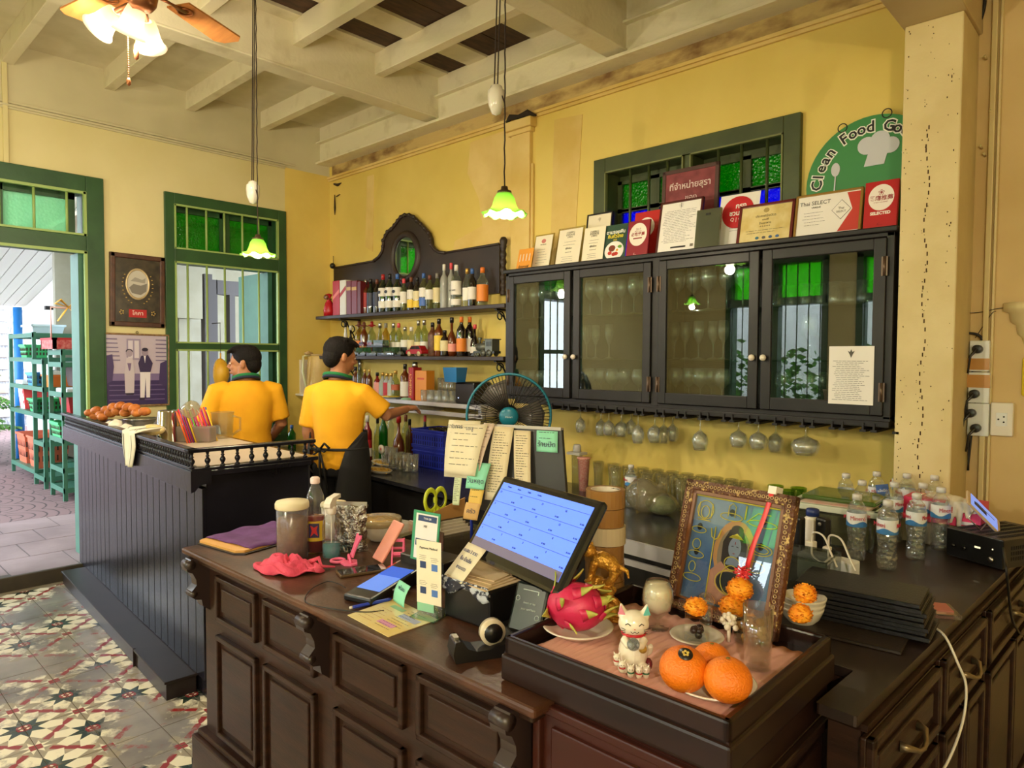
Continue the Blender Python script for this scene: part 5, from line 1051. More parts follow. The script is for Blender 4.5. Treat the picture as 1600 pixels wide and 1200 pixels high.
# ------------------------------------------------------------------ pictures on the left wall
def onwall(name, label, y0, y1, z0, z1, fm, pm, border=.035, tilt=0, depth=.03):
    t = thing(name, label, 'picture', (XL+.003, (y0+y1)/2, (z0+z1)/2), rot=(tilt, 0, 0)); w_, h = (y1-y0)/2, (z1-z0)/2
    b = B(); b.box(0, depth*.5, -w_, w_, -h, h); obj('backing', b, fm, t)
    b = B()
    for a in ((-w_, w_, -h, -h+border), (-w_, w_, h-border, h), (-w_, -w_+border, -h, h), (w_-border, w_, -h, h)): b.box(0, depth, a[0], a[1], a[2], a[3])
    obj('frame', b, fm, t, bevel=.006)
    b = B(); b.box(depth*.5, depth*.55, -w_+border, w_-border, -h+border, h-border); obj('picture', b, pm, t); return t, w_, h
def YP(t, pts, c, d, name='print'): b = B(); b.prism(pts, 'x', .016+d, .0165+d); return obj(name, b, cm('print_%d_%d_%d' % c, c, .5), t)
def oval(cy, cz_, a, b_, n=32): return [(cy+a*math.cos(2*PI*k/n), cz_+b_*math.sin(2*PI*k/n)) for k in range(n)]
t, w_, h = onwall('oval_mirror_picture', 'dark wooden framed advertising mirror with an oval scene and red plate', 1.655, 2.035, 1.765, 2.305, cm('brown_frame', (84,52,38), .4, col2=(64,38,28), ns=20), cm('tarnished_mirror', (74,66,52), .3, col2=(44,40,36), ns=18), .035, math.radians(-.8))
b = B(); n = 32
vs = []
for i in range(n):
    a = 2*PI*i/n
    for s_, x in ((.86,.018), (.93,.026), (1.0,.018)): vs.append((x, .085*s_*math.cos(a), .05+.118*s_*math.sin(a)))
b.add(vs, [(i*3+j, (i+1)%n*3+j, (i+1)%n*3+j+1, i*3+j+1) for i in range(n) for j in range(2)], True); obj('oval_rim', b, cm('pale_gold', (190,170,130), .35, metal=.4), t)
YP(t, oval(0, .05, .074, .104), (190,186,176), .0008, 'oval_scene'); YP(t, [(-.06,.02),(-.03,.05),(.02,.04),(.065,.06),(.06,.0),(.02,-.03),(-.04,-.02)], (120,116,110), .0014); YP(t, [(-.05,.07),(-.02,.1),(.03,.085),(.055,.1),(.05,.06)], (150,146,138), .0014)
YP(t, [(-.062,-.14),(.062,-.14),(.062,-.20),(-.062,-.20)], (176,30,34), .001, 'red_plate'); text('โคคา', .04, cm('ink_240_230_220', (240,230,220)), t, TM(.0185, 0, -.17, PI/2, 0, PI/2))
b = B()
for s_ in (-1, 1):
    for k in range(9): a = math.radians(-65+k*12); b.sph((.018, s_*.105*math.cos(a), .04+.145*math.sin(a)), (.002, .007, .004), 6, 4)
    for k in range(5): b.sph((.018, s_*(.11+.012*math.cos(k*1.26)), -.165+.014*math.sin(k*1.26)), (.002, .006, .006), 6, 4)
obj('gold_leaves', b, cm('gold_leaf', (200,170,100), .3, metal=.5), t)
t, w_, h = onwall('old_photograph', 'framed violet toned old photograph of a couple on house steps', 1.605, 2.065, 1.165, 1.715, cm('thin_gold_frame', (150,120,84), .4, col2=(110,84,56), ns=60), cm('lavender_print', (188,176,196), .35), .014, math.radians(-.5), .022)
def H(pts, c, d): YP(t, [(a*.215, z*.26) for a, z in pts], c, d)
H([(-1,-.25),(1,-.25),(1,-1),(-1,-1)], (54,40,92), .0005); H([(-1,-.1),(1,-.1),(1,-.3),(-1,-.3)], (120,104,150), .0008)
for k in range(4): H([(-.9,-.42-.14*k),(.9,-.42-.14*k),(.9,-.45-.14*k),(-.9,-.45-.14*k)], (96,82,130), .0009)
H([(-.35,.9),(.1,.9),(.1,.3),(-.35,.3)], (150,138,170), .0009); H([(-.3,.85),(-.15,.85),(-.15,.35),(-.3,.35)], (206,198,214), .0012); H([(-.1,.85),(.05,.85),(.05,.35),(-.1,.35)], (206,198,214), .0012)
for k in range(6):
    H([(-1,.9-.12*k),(-.65+.02*k,.9-.12*k),(-.65+.02*k,.87-.12*k),(-1,.87-.12*k)], (120,108,146), .001); H([(.6,.9-.12*k),(1,.9-.12*k),(1,.87-.12*k),(.6,.87-.12*k)], (120,108,146), .001)
H([(-1,.4),(-.8,.45),(-.75,.1),(-.8,-.3),(-1,-.4)], (70,56,104), .0012); H([(.75,.2),(1,.3),(1,-.5),(.7,-.4)], (60,46,96), .0012)
H([(-.36,.36),(-.16,.36),(-.1,-.1),(-.12,-.66),(-.4,-.66),(-.42,-.1)], (196,186,200), .0014); H([(-.33,.2),(-.2,.2),(-.24,-.02),(-.28,-.02)], (120,100,140), .0016); H([(-.36,-.72),(-.14,-.72),(-.12,-.66),(-.4,-.66)], (40,30,60), .0015)
YP(t, oval(-.057, .125, .022, .026), (160,146,166), .0016); YP(t, oval(-.057, .14, .024, .018), (40,30,60), .0015)
H([(.12,.42),(.34,.44),(.5,.2),(.42,-.06),(.08,-.06),(.02,.2)], (50,38,80), .0014); H([(.08,-.06),(.42,-.06),(.40,-.8),(.28,-.8),(.26,-.2),(.22,-.8),(.08,-.8)], (226,220,228), .0016); H([(.2,.42),(.27,.42),(.24,.2)], (226,220,228), .0017); H([(.06,-.8),(.24,-.8),(.22,-.87),(.04,-.87)], (40,30,60), .0016)
YP(t, oval(.052, .135, .021, .028), (150,134,156), .0018); YP(t, oval(.052, .155, .022, .014), (36,28,56), .002)
b = B(); b.ring((.012, 0, h+.008), .008, .002, 'x'); obj('hook', b, BLACKM, t)
# ------------------------------------------------------------------ things on the service counter
ZC1 = .8605
def F(BL, BR, TL, z, z2=None):
    a, b_ = P(*BL, 2, z), P(*BR, 2, z if z2 is None else z2); ex = (b_-a); L = ex.length; ex.normalize()
    d = _f*FPX + _R*(TL[0]-800) + _U*(600-TL[1]); c = CAM + d*((a-CAM).dot(ex)/d.dot(ex)); ez = (c-a); H_ = ez.length; ez.normalize()
    return frame_mat(a, ex, ez.cross(ex), ez), L, H_
def thingM(name, label, cat, M, group=None):
    t = thing(name, label, cat, (0,0,0), 0, group); t.matrix_world = M; return t
def C1(u, v, z=ZC1): p = P(u, v, 2, z); return Vector((p.x, p.y, z))
# board with violet cloth
a, c = C1(303, 852), C1(380, 869)
t = thing('cutting_board', 'pale wooden board lying under the violet cloth at the counter end', 'board', (-2.56, 1.035, ZC1), math.radians(13))
b = B(); b.prism([(0,0),(.225,-.02),(.25,.0),(.255,.28),(.0,.29),(-.012,.02)], 'z', 0, .012); obj('board', b, cm('yellow_wood', (214,160,84), .5), t, bevel=.003)
b = B(); b.prism([(.0,-.01),(.23,-.03),(.265,-.01),(.27,.29),(.0,.3)], 'z', -.0004, .0045); obj('dark_base', b, BLKF, t)
rg = random.Random(2); b = B()
def cl(u, v):
    x = -.004+.262*u+.006*math.sin(9*v)*(1-u); y = .035+.27*v - .03*(1-v)*(1-u)*0; return (x+.015*(v-.5), y-.012*u, .0135+.004*abs(math.sin(7*u+3*v))+.003*math.sin(13*v)+(.010*math.sin(11*u)*max(0, v-.85)/.15 if v > .85 else 0)+(-.008 if u > .97 else 0))
b.grid(cl, 28, 22); tag(obj('folded_cloth', b, cm('violet_cloth', (104,62,120), .85, col2=(92,52,108), ns=30, bump=.3, bs=300), solid=.003), 'violet cloth spread over the wooden board', 'cloth'); v_ = [o for o in bpy.data.objects if o.name == 'folded_cloth'][0]; v_.matrix_world = t.matrix_basis.copy()
# jar
p = C1(457, 872); t = thing('plastic_jar', 'tall clear plastic jar of brown powder with a cream screw lid', 'jar', p)
b = B(); b.lathe([(0,0),(.048,0),(.052,.008),(.052,.172),(.046,.178)], 28); obj('jar_body', b, glass('cloudy_plastic', (222,220,226), .8, .2, opaque=.25, body=(190,186,196)), t)
b = B(); b.lathe([(0,.004),(.049,.006),(.0495,.138),(.03,.146),(0,.14)], 24); obj('powder', b, cm('brown_powder', (170,128,84), .9, col2=(140,100,66), ns=30, bump=.4, bs=120), t)
b = B(); b.lathe([(.054,.172),(.056,.175),(.056,.19),(.053,.197),(0,.199)], 28, wob=lambda a_, j: 1+.008*(math.sin(40*a_) > 0)); obj('lid', b, cm('cream_lid', (226,214,176), .5), t)
# pink cloth
b = B(); rg = random.Random(8); ph = [rg.uniform(0, 6) for _ in range(8)]
def pk(u, v):
    a_ = 2*PI*u; r = v*(.075+.016*math.sin(2*a_+ph[0])+.012*math.sin(3*a_+ph[1])+.008*math.sin(5*a_)); hgt = .034*(1-v**2)*(1+.45*math.sin(3.0*a_+ph[2])*v+.35*math.sin(9*v+2*a_+ph[3]))+.006*math.sin(22*v+3*math.sin(a_*2)); return (r*math.cos(a_)*1.25, r*math.sin(a_)*.85, max(.002, hgt+.006))
b.grid(pk, 48, 14); t = tag(obj('crumpled_cloth', b, cm('pink_cloth', (226,84,110), .85, col2=(206,64,92), ns=20, bump=.3, bs=200), solid=.004, subd=0), 'crumpled pink cleaning cloth in front of the powder jar', 'cloth'); p = C1(447, 893); t.location = p; t.rotation_euler = (0,0,.5)
b = B(); b.tube([(.05,.03,.02),(.085,.055,.035),(.1,.045,.012),(.135,.07,.006)], [.02,.016,.012,.006], 8, flat=.4); tail = obj('cloth_corner', b, MATS['pink_cloth'], t)
# red syrup bottle
CLP = glass('clear_plastic', (246,247,248), 1, .04, opaque=.06, body=(226,226,230))
p = C1(493, 862); t = thing('syrup_bottle', 'ridged clear bottle of red syrup with a yellow label and white cap', 'bottle', p)
b = B(); b.lathe([(0,0),(.028,0),(.033,.006),(.033,.13),(.030,.15),(.032,.16),(.032,.178),(.029,.2),(.020,.225),(.014,.236),(.013,.246)], 22, wob=lambda a_, j: 1+.02*math.sin(10*a_)*(j > 4)); obj('body', b, CLP, t)
b = B(); b.lathe([(0,.003),(.031,.004),(.032,.128),(0,.13)], 20); obj('syrup', b, BG['red'], t)
b = B(); b.shell([(.0338,.045),(.0338,.115)], 24); obj('paper_label', b, cm('yellow_label', (226,190,60), .4), t)
b = B(); b.box(-.018,.018,-.0352,-.034,.058,.108); b2 = B(); b2.prism([(-.012,.062),(.0,.075),(.014,.064),(.008,.085),(.013,.1),(0,.094),(-.013,.102),(-.007,.084)], 'y', -.0362, -.0350); lab = obj('label_print', b, cm('label_navy', (50,40,90), .4), t, rot=(0,0,.9)); lab2 = obj('label_print', b2, cm('label_red', (210,40,50), .4), t, rot=(0,0,.9))
b = B(); b.lathe([(.0155,.243),(.0165,.246),(.0165,.262),(.012,.266),(0,.266)], 18); obj('cap', b, cm('pale_pink_cap', (232,206,200), .4), t)
# spray bottle
p = C1(518, 870); t = thing('spray_bottle', 'clear spray bottle with white trigger and a little blue liquid', 'spray bottle', p, math.radians(-60))
b = B(); b.lathe([(0,0),(.028,0),(.031,.006),(.031,.105),(.027,.13),(.015,.148),(.012,.155)], 22); obj('body', b, CLP, t)
b = B(); b.lathe([(0,.003),(.029,.004),(.0295,.048),(0,.049)], 20); obj('liquid', b, glass('blue_liquid', (190,232,236), .8, .05, opaque=.4, body=(150,216,222)), t)
WHP = cm('white_trigger_plastic', (228,222,208), .35)
b = B(); b.lathe([(.014,.148),(.017,.152),(.017,.172),(.012,.176)], 16); b.prism([(-.045,.212),(.012,.206),(.030,.190),(.032,.176),(.018,.172),(-.004,.180),(-.02,.196),(-.046,.198)], 'y', -.012, .012); b.tube([(-.018,0,.192),(-.026,0,.17),(-.034,0,.158)], [.007,.005,.004], 8); obj('trigger_head', b, WHP, t, bevel=.003)
b = B(); b.cyl((0,0,.01),(0,0,.15),.002,6); obj('dip_tube', b, WHP, t)
b = B(); b.add([tuple(Vector((.0318*math.cos(a_), .0318*math.sin(a_), z))) for z in (.012,.04) for a_ in (-2.2,-1.9,-1.6)], [(0,1,4,3),(1,2,5,4)]); obj('paper_label', b, PAPER, t)
# foil pouch
p = C1(548, 860); t = thing('foil_pouch', 'crinkled silver foil pouch of dark snacks behind the spray bottle', 'pouch', p, math.radians(38))
def pouch(s):
    def f(u, v): x = (u-.5)*.125*(1-.08*math.sin(PI*v)); th = .026*math.sin(PI*u)**.6*(1-v)**.45; return (x+.003*math.sin(20*v), s*th+.002*math.sin(17*u+9*v), v*.165)
    return f
b = B(); b.grid(pouch(-1), 14, 16); b.grid(pouch(1), 14, 16); obj('foil', b, mat('crinkled_foil', (170,166,160), .25, metal=.85, col2=(90,80,72), ns=40, bump=1.0, bs=60), t)
b = B(); b.box(-.06,.06,-.002,.002,.155,.175); obj('seal_strip', b, SILV, t)
p = C1(522, 838); t = thing('white_tub', 'white plastic tub with lid behind the syrup and spray bottles', 'tub', p); b = B(); b.lathe([(0,0),(.04,0),(.048,.12),(0,.12)], 22); obj('tub', b, cm('cloudy_white', (206,200,186), .4), t); b = B(); b.lathe([(.051,.118),(.051,.128),(.046,.133),(0,.132)], 24); obj('lid', b, cm('cream_lid', (226,214,176)), t)
# film covered bowl
p = C1(594, 843); t = thing('covered_bowl', 'white bowl covered with cling film behind the leaning phone', 'bowl', p)
b = B(); b.lathe([(0,0),(.036,0),(.042,.006),(.062,.03),(.076,.066),(.079,.084),(.075,.084),(.07,.06),(.03,.012),(0,.01)], 28); obj('bowl', b, cm('white_china', (226,218,200), .2), t)
b = B(); b.lathe([(0,.072),(.05,.07),(.07,.074),(0.0,.0735)], 24); obj('food', b, cm('pale_sauce', (222,196,140), .4), t)
b = B(); b.lathe([(.082,.06),(.08,.086),(.04,.083),(0,.086)], 24, wob=lambda a_, j: 1+.02*math.sin(9*a_+j)); obj('film', b, glass('cling_film', (232,224,204), 1, .1, bumpy=.3), t)
# phone leaning on pink stand, folded bear stand, flat phone
PINK = cm('pink_stand_plastic', (240,110,150), .4)
M, L, Hh = F((583, 872), (600, 882), (617, 812), .868); t = thingM('smartphone', 'pink cased smartphone leaning back on a pink folding stand', 'phone', M @ Matrix.Rotation(0, 4, 'Z'))
b = B(); b.box(-.012,.066,0,.009,0,Hh*1.0); obj('phone_body', b, cm('pink_phone_case', (226,150,130), .4), t, bevel=.004)
b = B(); b.box(-.008,.062,.009,.0095,.005,Hh-.006); obj('case_back', b, cm('patterned_case_back', (222,130,110), .4, col2=(236,190,170), ns=50), t); b = B(); b.box(.03,.055,.0095,.012,Hh-.04,Hh-.012); b.cyl((.042,.012,Hh-.02),(.042,.0135,Hh-.02),.005,10); b.cyl((.042,.012,Hh-.032),(.042,.0135,Hh-.032),.005,10); obj('camera_bump', b, BLKF, t)
p = C1(622, 876); t = thing('phone_stand', 'open pink folding phone stand holding the smartphone', 'phone stand', (p.x, p.y, ZC1), math.radians(50))
b = B()
for s_ in (-.02, .016): b.prism([(-.07,.005),(-.064,.001),(.0,.072),(-.006,.078)], 'x', s_, s_+.005); 
b.box(-.02,.021,-.076,-.056,0,.006); b.box(-.02,.021,-.01,.0,.066,.076); b.box(-.02,.021,-.04,-.034,.03,.04); obj('front_leg', b, PINK, t, bevel=.0015)
b = B()
for s_ in (-.022, .018): b.prism([(-.006,.074),(.0,.078),(.034,.003),(.026,0)], 'x', s_, s_+.005)
b.box(-.022,.023,.022,.032,.006,.012); b.box(-.022,.023,.008,.014,.036,.044); obj('rear_leg', b, PINK, t, bevel=.0015)
p = C1(545, 880); t = thing('bear_phone_stand', 'empty pink bear shaped phone stand behind the black phone', 'phone stand', p, math.radians(-20))
b = B(); b.prism([(-.022,.10),(-.028,.092),(-.02,.078),(-.018,.05),(-.02,.022),(.014,.022),(.012,.05),(.02,.078),(.028,.092),(.022,.102),(.012,.095),(0,.097),(-.012,.095)], 'y', 0, .005); o = obj('bear_back', b, PINK, t, bevel=.002, rot=(-.35,0,0))
b = B(); b.ring((-.03,-.03,.005), .022, .005, 'z', 20, 8); b.prism([(-.02,-.03),(.03,-.02),(.04,0),(.035,.02),(-.01,.03),(-.02,.02)], 'z', 0, .006); b.tube([(-.02,.005,.004),(.0,.0,.028),(.025,.002,.006)], .005, 6); obj('base_ring', b, PINK, t)
p0, p1 = C1(524, 901), C1(600, 890); a_ = math.atan2(p1.y-p0.y, p1.x-p0.x); t = thing('smartphone', 'black smartphone with brown edges lying flat beside the card reader', 'phone', (p0+p1)/2+Vector((0,.01,0)), a_)
w_ = (p1-p0).length/2; b = B(); b.box(-w_, w_, -.03, .035, 0, .009); obj('phone_body', b, cm('brown_phone_edge', (90,70,44), .3), t, bevel=.003); b = B(); b.box(-w_+.004, w_-.004, -.027, .032, .009, .0096); obj('screen', b, mat('dark_screen', (14,14,18), .05, coat=1), t)
# card reader
M, L, Hh = F((537, 930), (580, 945), (596, 893), .872); L = .078
t = thing('card_reader', 'black card payment terminal with a lit blue screen', 'card reader', (0,0,0)); 
q0, q1, q2 = C1(536, 938), C1(579, 948), C1(621, 898)
ex = (q1-q0).normalized(); ey = Vector((0,0,1)).cross(ex); ln = (q2-q1).dot(ey); t.matrix_world = frame_mat(q0, ex, ey, Vector((0,0,1))); w_ = (q1-q0).length
b = B(); b.add([(0,0,0),(w_,0,0),(w_,ln,0),(0,ln,0),(0,0,.02),(w_,0,.02),(w_,ln,.05),(0,ln,.05)], [(3,2,1,0),(4,5,6,7),(0,1,5,4),(1,2,6,5),(2,3,7,6),(3,0,4,7)]); obj('terminal_body', b, BLKF, t, bevel=.006)
sl = .03/ln; b = B(); zz = lambda y: .0206+sl*y; b.quad((.008,ln*.18,zz(ln*.18)),(w_-.008,ln*.18,zz(ln*.18)),(w_-.008,ln*.8,zz(ln*.8)),(.008,ln*.8,zz(ln*.8))); SCR = mat('blue_screen', (84,120,205), .2, emit=.9); obj('screen', b, SCR, t)
b = B(); b.quad((.008,ln*.55,zz(ln*.55)+.0005),(w_-.008,ln*.55,zz(ln*.55)+.0005),(w_-.008,ln*.8,zz(ln*.8)+.0005),(.008,ln*.8,zz(ln*.8)+.0005)); obj('screen_banner', b, mat('deep_blue_screen', (40,84,190), .2, emit=.8), t)
text('PAX', .009, cm('ink_220_220_220', (220,220,220)), t, TM(w_+.0008, ln*.4, .018, PI/2, 0, PI/2)); lines(t, 0, .001, 0, .001, 1, 0)
b = B(); b.tube(crv([tuple(C1(600, 955)+Vector((0,0,.002))), tuple(C1(570,958)+Vector((0,0,.003))), tuple(C1(520,953)+Vector((0,0,.003))), tuple(C1(478,942)+Vector((0,0,.002))), tuple(C1(485,925)+Vector((0,0,.006))), tuple(C1(510,914)+Vector((0,0,.01))), tuple(C1(528,916)+Vector((0,0,.008))), tuple(C1(540,925)+Vector((0,0,.012)))]), .0016, 6)
tag(obj('thin_cable', b, BLACKM), 'thin black cable looping beside the card reader', 'cable')
# pen and laminated sheet
p0, p1 = C1(548, 953), C1(612, 939); t = thing('pen', 'blue ballpoint pen in front of the card reader', 'pen', (0,0,0)); b = B(); d = (p1-p0).normalized(); up = Vector((0,0,.006)); b.tube([p0+up, p0+up+d*.012, p1+up-d*.01, p1+up], [.003,.005,.005,.002], 8); obj('barrel', b, cm('pen_blue', (40,60,170), .3), t)
b = B(); b.tube([p0+up-d*.003, p0+up+d*.004], .0042, 8); obj('pen_end', b, WHP, t)
def flat_sheet(name, label, cs, m, th=.0012, z=ZC1, cat='paper'):
    pts = [C1(u, v, z) for u, v in cs]; o_ = pts[0]; ex = (pts[1]-pts[0]).normalized(); ey = Vector((0,0,1)).cross(ex); M = frame_mat(o_, ex, ey, Vector((0,0,1))); Mi = M.inverted(); t = thingM(name, label, cat, M); l = [Mi @ p for p in pts]
    b = B(); b.prism([(q.x, q.y) for q in l], 'z', 0, th); obj('sheet', b, m, t); return t, l
t, l = flat_sheet('laminated_sheet', 'laminated yellow sheet of printed notes at the counter edge', [(543,962),(607,996),(684,969),(616,936)], cm('cream_laminate', (226,212,160), .15, col2=(232,206,130), ns=9, coat=.6), .002)
L_ = l[1].x; W_ = max(l[2].y, l[3].y)
def zlines(t, x0, x1, y0, y1, n, z, m=INK, th=.0014, seed=0, jitter=.4):
    rg = random.Random(seed); b = B(); st = (y1-y0)/n
    for k in range(n):
        y = y1-st*(k+.5); x = x0; e = x0+(x1-x0)*rg.uniform(1-jitter, 1)
        while x < e: w_ = rg.uniform(.08, .2)*(x1-x0); b.quad((x,y-th/2,z),(min(x+w_,e),y-th/2,z),(min(x+w_,e),y+th/2,z),(x,y+th/2,z)); x += w_+.03*(x1-x0)
    return obj('print', b, m, t)
def zrect(t, x0, x1, y0, y1, z, c): b = B(); b.box(x0,x1,y0,y1,z-.0002,z); return obj('colour_band', b, cm('print_%d_%d_%d' % c, c), t)
zrect(t, L_*.12, L_*.42, W_*.72, W_*.82, .0026, (140,180,140)); zrect(t, L_*.5, L_*.9, W_*.56, W_*.70, .0026, (160,170,200)); zrect(t, L_*.45, L_*.8, W_*.2, W_*.32, .0026, (204,140,176)); zlines(t, L_*.08, L_*.45, W_*.1, W_*.65, 6, .0026, cm('ink_150_90_40', (150,90,40)), seed=3); zlines(t, L_*.5, L_*.92, W_*.1, W_*.88, 10, .0029, seed=5)
flat_sheet('receipt_paper', 'red and white printed paper behind the card reader', [(598,890),(622,905),(655,893),(632,872)], cm('red_white_paper', (236,220,216), .6, col2=(226,80,50), ns=7, lo=.5, hi=.52))
# black cash box with green sign, note
t = thing('cash_box', 'low black box under the green edged payment sign', 'box', tuple(C1(625, 900)), math.radians(5)); b = B(); b.box(0,.19,0,.10,0,.075); obj('box_body', b, BLKF, t, bevel=.004)
M, L, Hh = F((641, 872), (682, 882), (647, 796), .938); t = thingM('payment_sign', 'upright acrylic payment sign with a green edge and navy bands', 'sign', M)
b = B(); b.box(0, L, 0, .004, 0, Hh); obj('panel', b, cm('sign_teal_green', (60,150,110), .4), t); b = B(); b.box(L*.12, L*.94, -.001, 0, Hh*.04, Hh*.95); obj('white_field', b, PAPER, t)
b = B(); b.box(L*.2, L*.9, -.0018, -.001, Hh*.80, Hh*.92); obj('navy_band', b, cm('navy_print', (44,66,110), .5), t); b = B(); b.box(L*.16, L*.92, -.0018, -.001, Hh*.30, Hh*.44); obj('navy_band', b, cm('navy_print', (44,66,110)), t); b = B(); b.box(L*.3, L*.8, -.0018, -.001, Hh*.05, Hh*.26); obj('cream_field', b, CREAMP, t)
text('THAI QR', .008, cm('ink_240_240_240', (240,240,240)), t, TM(L*.56, -.0022, Hh*.86, PI/2)); text('MY', .01, INK, t, TM(L*.5, -.0022, Hh*.70, PI/2))
M, L, Hh = F((652, 958), (690, 967), (651, 842), .862); t = thingM('counter_sign', 'tall cream payment instruction card in a clear stand', 'sign', M); H2 = Hh
b = B(); b.box(0, L, 0, .003, 0, Hh); obj('stand', b, CLP, t); b = B(); b.box(-.02*0, L, -.035, .06, 0, .003); obj('foot', b, glass('clear_foot', (200,220,214), 1), t)
b = B(); b.box(0, L, -.0012, 0, Hh*.16, Hh); obj('card', b, CREAMP, t); b = B(); b.box(L*.02, L*.7, -.0016, -.0004, Hh*.05, Hh*.16); obj('green_strip', b, cm('mint_print', (140,196,160), .5), t)
text('Payment Method', .0085, INK, t, TM(L*.5, -.0018, Hh*.90, PI/2))
for x, z in ((.27,.68),(.74,.66),(.27,.34),(.74,.32)): b = B(); b.box(L*(x-.12), L*(x+.12), -.0019, -.0012, Hh*(z-.05), Hh*(z+.04)); obj('icon', b, cm('navy_print', (44,66,110)) if x < .5 else cm('blue_icon', (80,120,190)), t); lines(t, L*(x-.17), L*(x+.17), Hh*(z+.06), Hh*(z+.13), 3, -.0018, seed=int(x*100+z*10), th=.001)
M, L, Hh = F((628, 930), (640, 938), (634, 893), .88); b = B(); t = thingM('sticky_note', 'mint sticky note stuck on the black box beside the card reader', 'note', M); L = .07; Hh = .06
def sn(u, v): return (-.012+L*u+.006*v, -.012-.012*math.sin(PI*(1-v))*.5-.006*(1-v), -.018+Hh*v)
b.grid(sn, 6, 8); obj('note', b, cm('mint_note', (140,216,184), .7), t, solid=.0006); text('พร้อม', .016, cm('ink_60_80_90', (60,80,90)), t, TM(L*.45, -.0215, Hh*.45, PI/2))
# organiser with envelopes, cardboard, scissors
M, L, Hh = F((692, 885), (737, 873), (690, 818), .875); t = thing('letter_organiser', 'clear plastic organiser full of grey envelopes', 'organiser', (0,0,0)); q0, q1 = C1(693, 890), C1(742, 878); ex = (q1-q0).normalized(); ey = Vector((0,0,1)).cross(ex); t.matrix_world = frame_mat(q0, ex, ey, Vector((0,0,1))); w_ = .15
b = B(); b.box(0,w_,0,.004,0,.11); b.box(0,w_,.08,.084,0,.14); b.box(0,.003,0,.084,0,.12); b.box(w_-.003,w_,0,.084,0,.12); b.box(0,w_,0,.084,0,.004); obj('organiser_body', b, glass('smoky_plastic', (200,196,184), 1, .08, opaque=.25, body=(150,144,130)), t)
for k in range(6): b = B(); b.box(.008+.003*k, w_-.006-.004*k, .01+.010*k, .013+.010*k, .006, .10+.008*k); obj('envelope', b, cm('grey_envelope', (196,186,166), .7), t)
b = B(); b.prism([(.0,.0),(.16,.0),(.16,.2),(.02,.165)], 'y', .088, .092); tag(obj('cardboard_piece', b, cm('brown_cardboard', (184,134,74), .8)), 'brown cardboard piece standing behind the envelopes', 'cardboard'); o = [x for x in bpy.data.objects if x.name == 'cardboard_piece'][0]; o.matrix_world = t.matrix_world.copy() @ Matrix.Translation((0,.006,.0))
t2 = thing('scissors', 'scissors with lime and black loop handles standing in the organiser', 'scissors', tuple(q0+ex*.045+ey*.11+Vector((0,0,.12))), math.atan2(ex.y, ex.x))
for s_ in (-1, 1):
    b = B(); b.ring((s_*.02, 0, .085), .022, .006, 'y', 20, 8, sy=1.6); b.tube([(s_*.008,0,.055),(s_*.003,0,.02),(0,0,-.01)], [.007,.006,.005], 8); obj('handle', b, cm('lime_handle', (190,200,40), .4), t2)
    b = B(); b.ring((s_*.02, 0, .085), .017, .003, 'y', 20, 6, sy=1.6); obj('inner_grip', b, BLKF, t2); b = B(); b.prism([(-.006,.0),(.006,.0),(s_*.002,-.11)], 'y', s_*.001, s_*.001+.0015); obj('blade', b, SILV, t2)
t = thing('pen', 'blue pen standing behind the cardboard piece', 'pen', (0,0,0)); t.matrix_world = Matrix.Translation(P(737, 770, 1, 1.55)); b = B(); b.cyl((0,0,-.17),(0,0,.02),.005,8); obj('barrel', b, cm('pen_blue', (40,60,170)), t)
# ---- rear monitor with notes hanging off it (black back towards the till)
yM = 1.55; HK = .871; zb = .95
q = [P(755, 668, 1, yM), P(880, 668, 1, yM+.1)]
M0, L0, H0 = F((765, 845), (905, 852), (752, 664), .96); 
A_ = P(757, 664, 1, yM); B_ = P(877, 667, 1, yM+.087); ex = Vector((B_.x-A_.x, B_.y-A_.y, 0)); W0 = ex.length; ex.normalize(); ey = Vector((0,0,1)).cross(ex); L_m = .30
t = thing('rear_monitor', 'black till monitor seen from behind, covered in notes', 'monitor', (0,0,0)); Mm = frame_mat(Vector((A_.x, A_.y, A_.z)), ex, ey, Vector((0,0,1))) @ Matrix.Rotation(math.radians(-10), 4, 'X'); t.matrix_world = Mm
b = B(); b.prism([(0,0),(W0,0),(W0+.04,-.27),(-.0,-.27)], 'y', 0, .02); obj('back_shell', b, cm('charcoal_plastic', (40,38,38), .5), t, bevel=.004); b = B(); b.box(0, W0, -.004, .024, -.006, .004); obj('top_edge', b, cm('grey_bezel', (170,164,156), .4), t)
b = B(); b.prism([(.1,-.26),(.22,-.26),(.2,-.5),(.12,-.5)], 'y', .02, .06)
b.T = Mm.inverted(); c_ = Mm @ Vector((.16,.04,-.5)); b.box(c_.x-.09, c_.x+.09, c_.y-.08, c_.y+.08, ZC1, ZC1+.015); b.box(c_.x-.03, c_.x+.03, c_.y-.02, c_.y+.02, ZC1, max(c_.z, ZC1+.02)); obj('stand', b, BLKF, t)
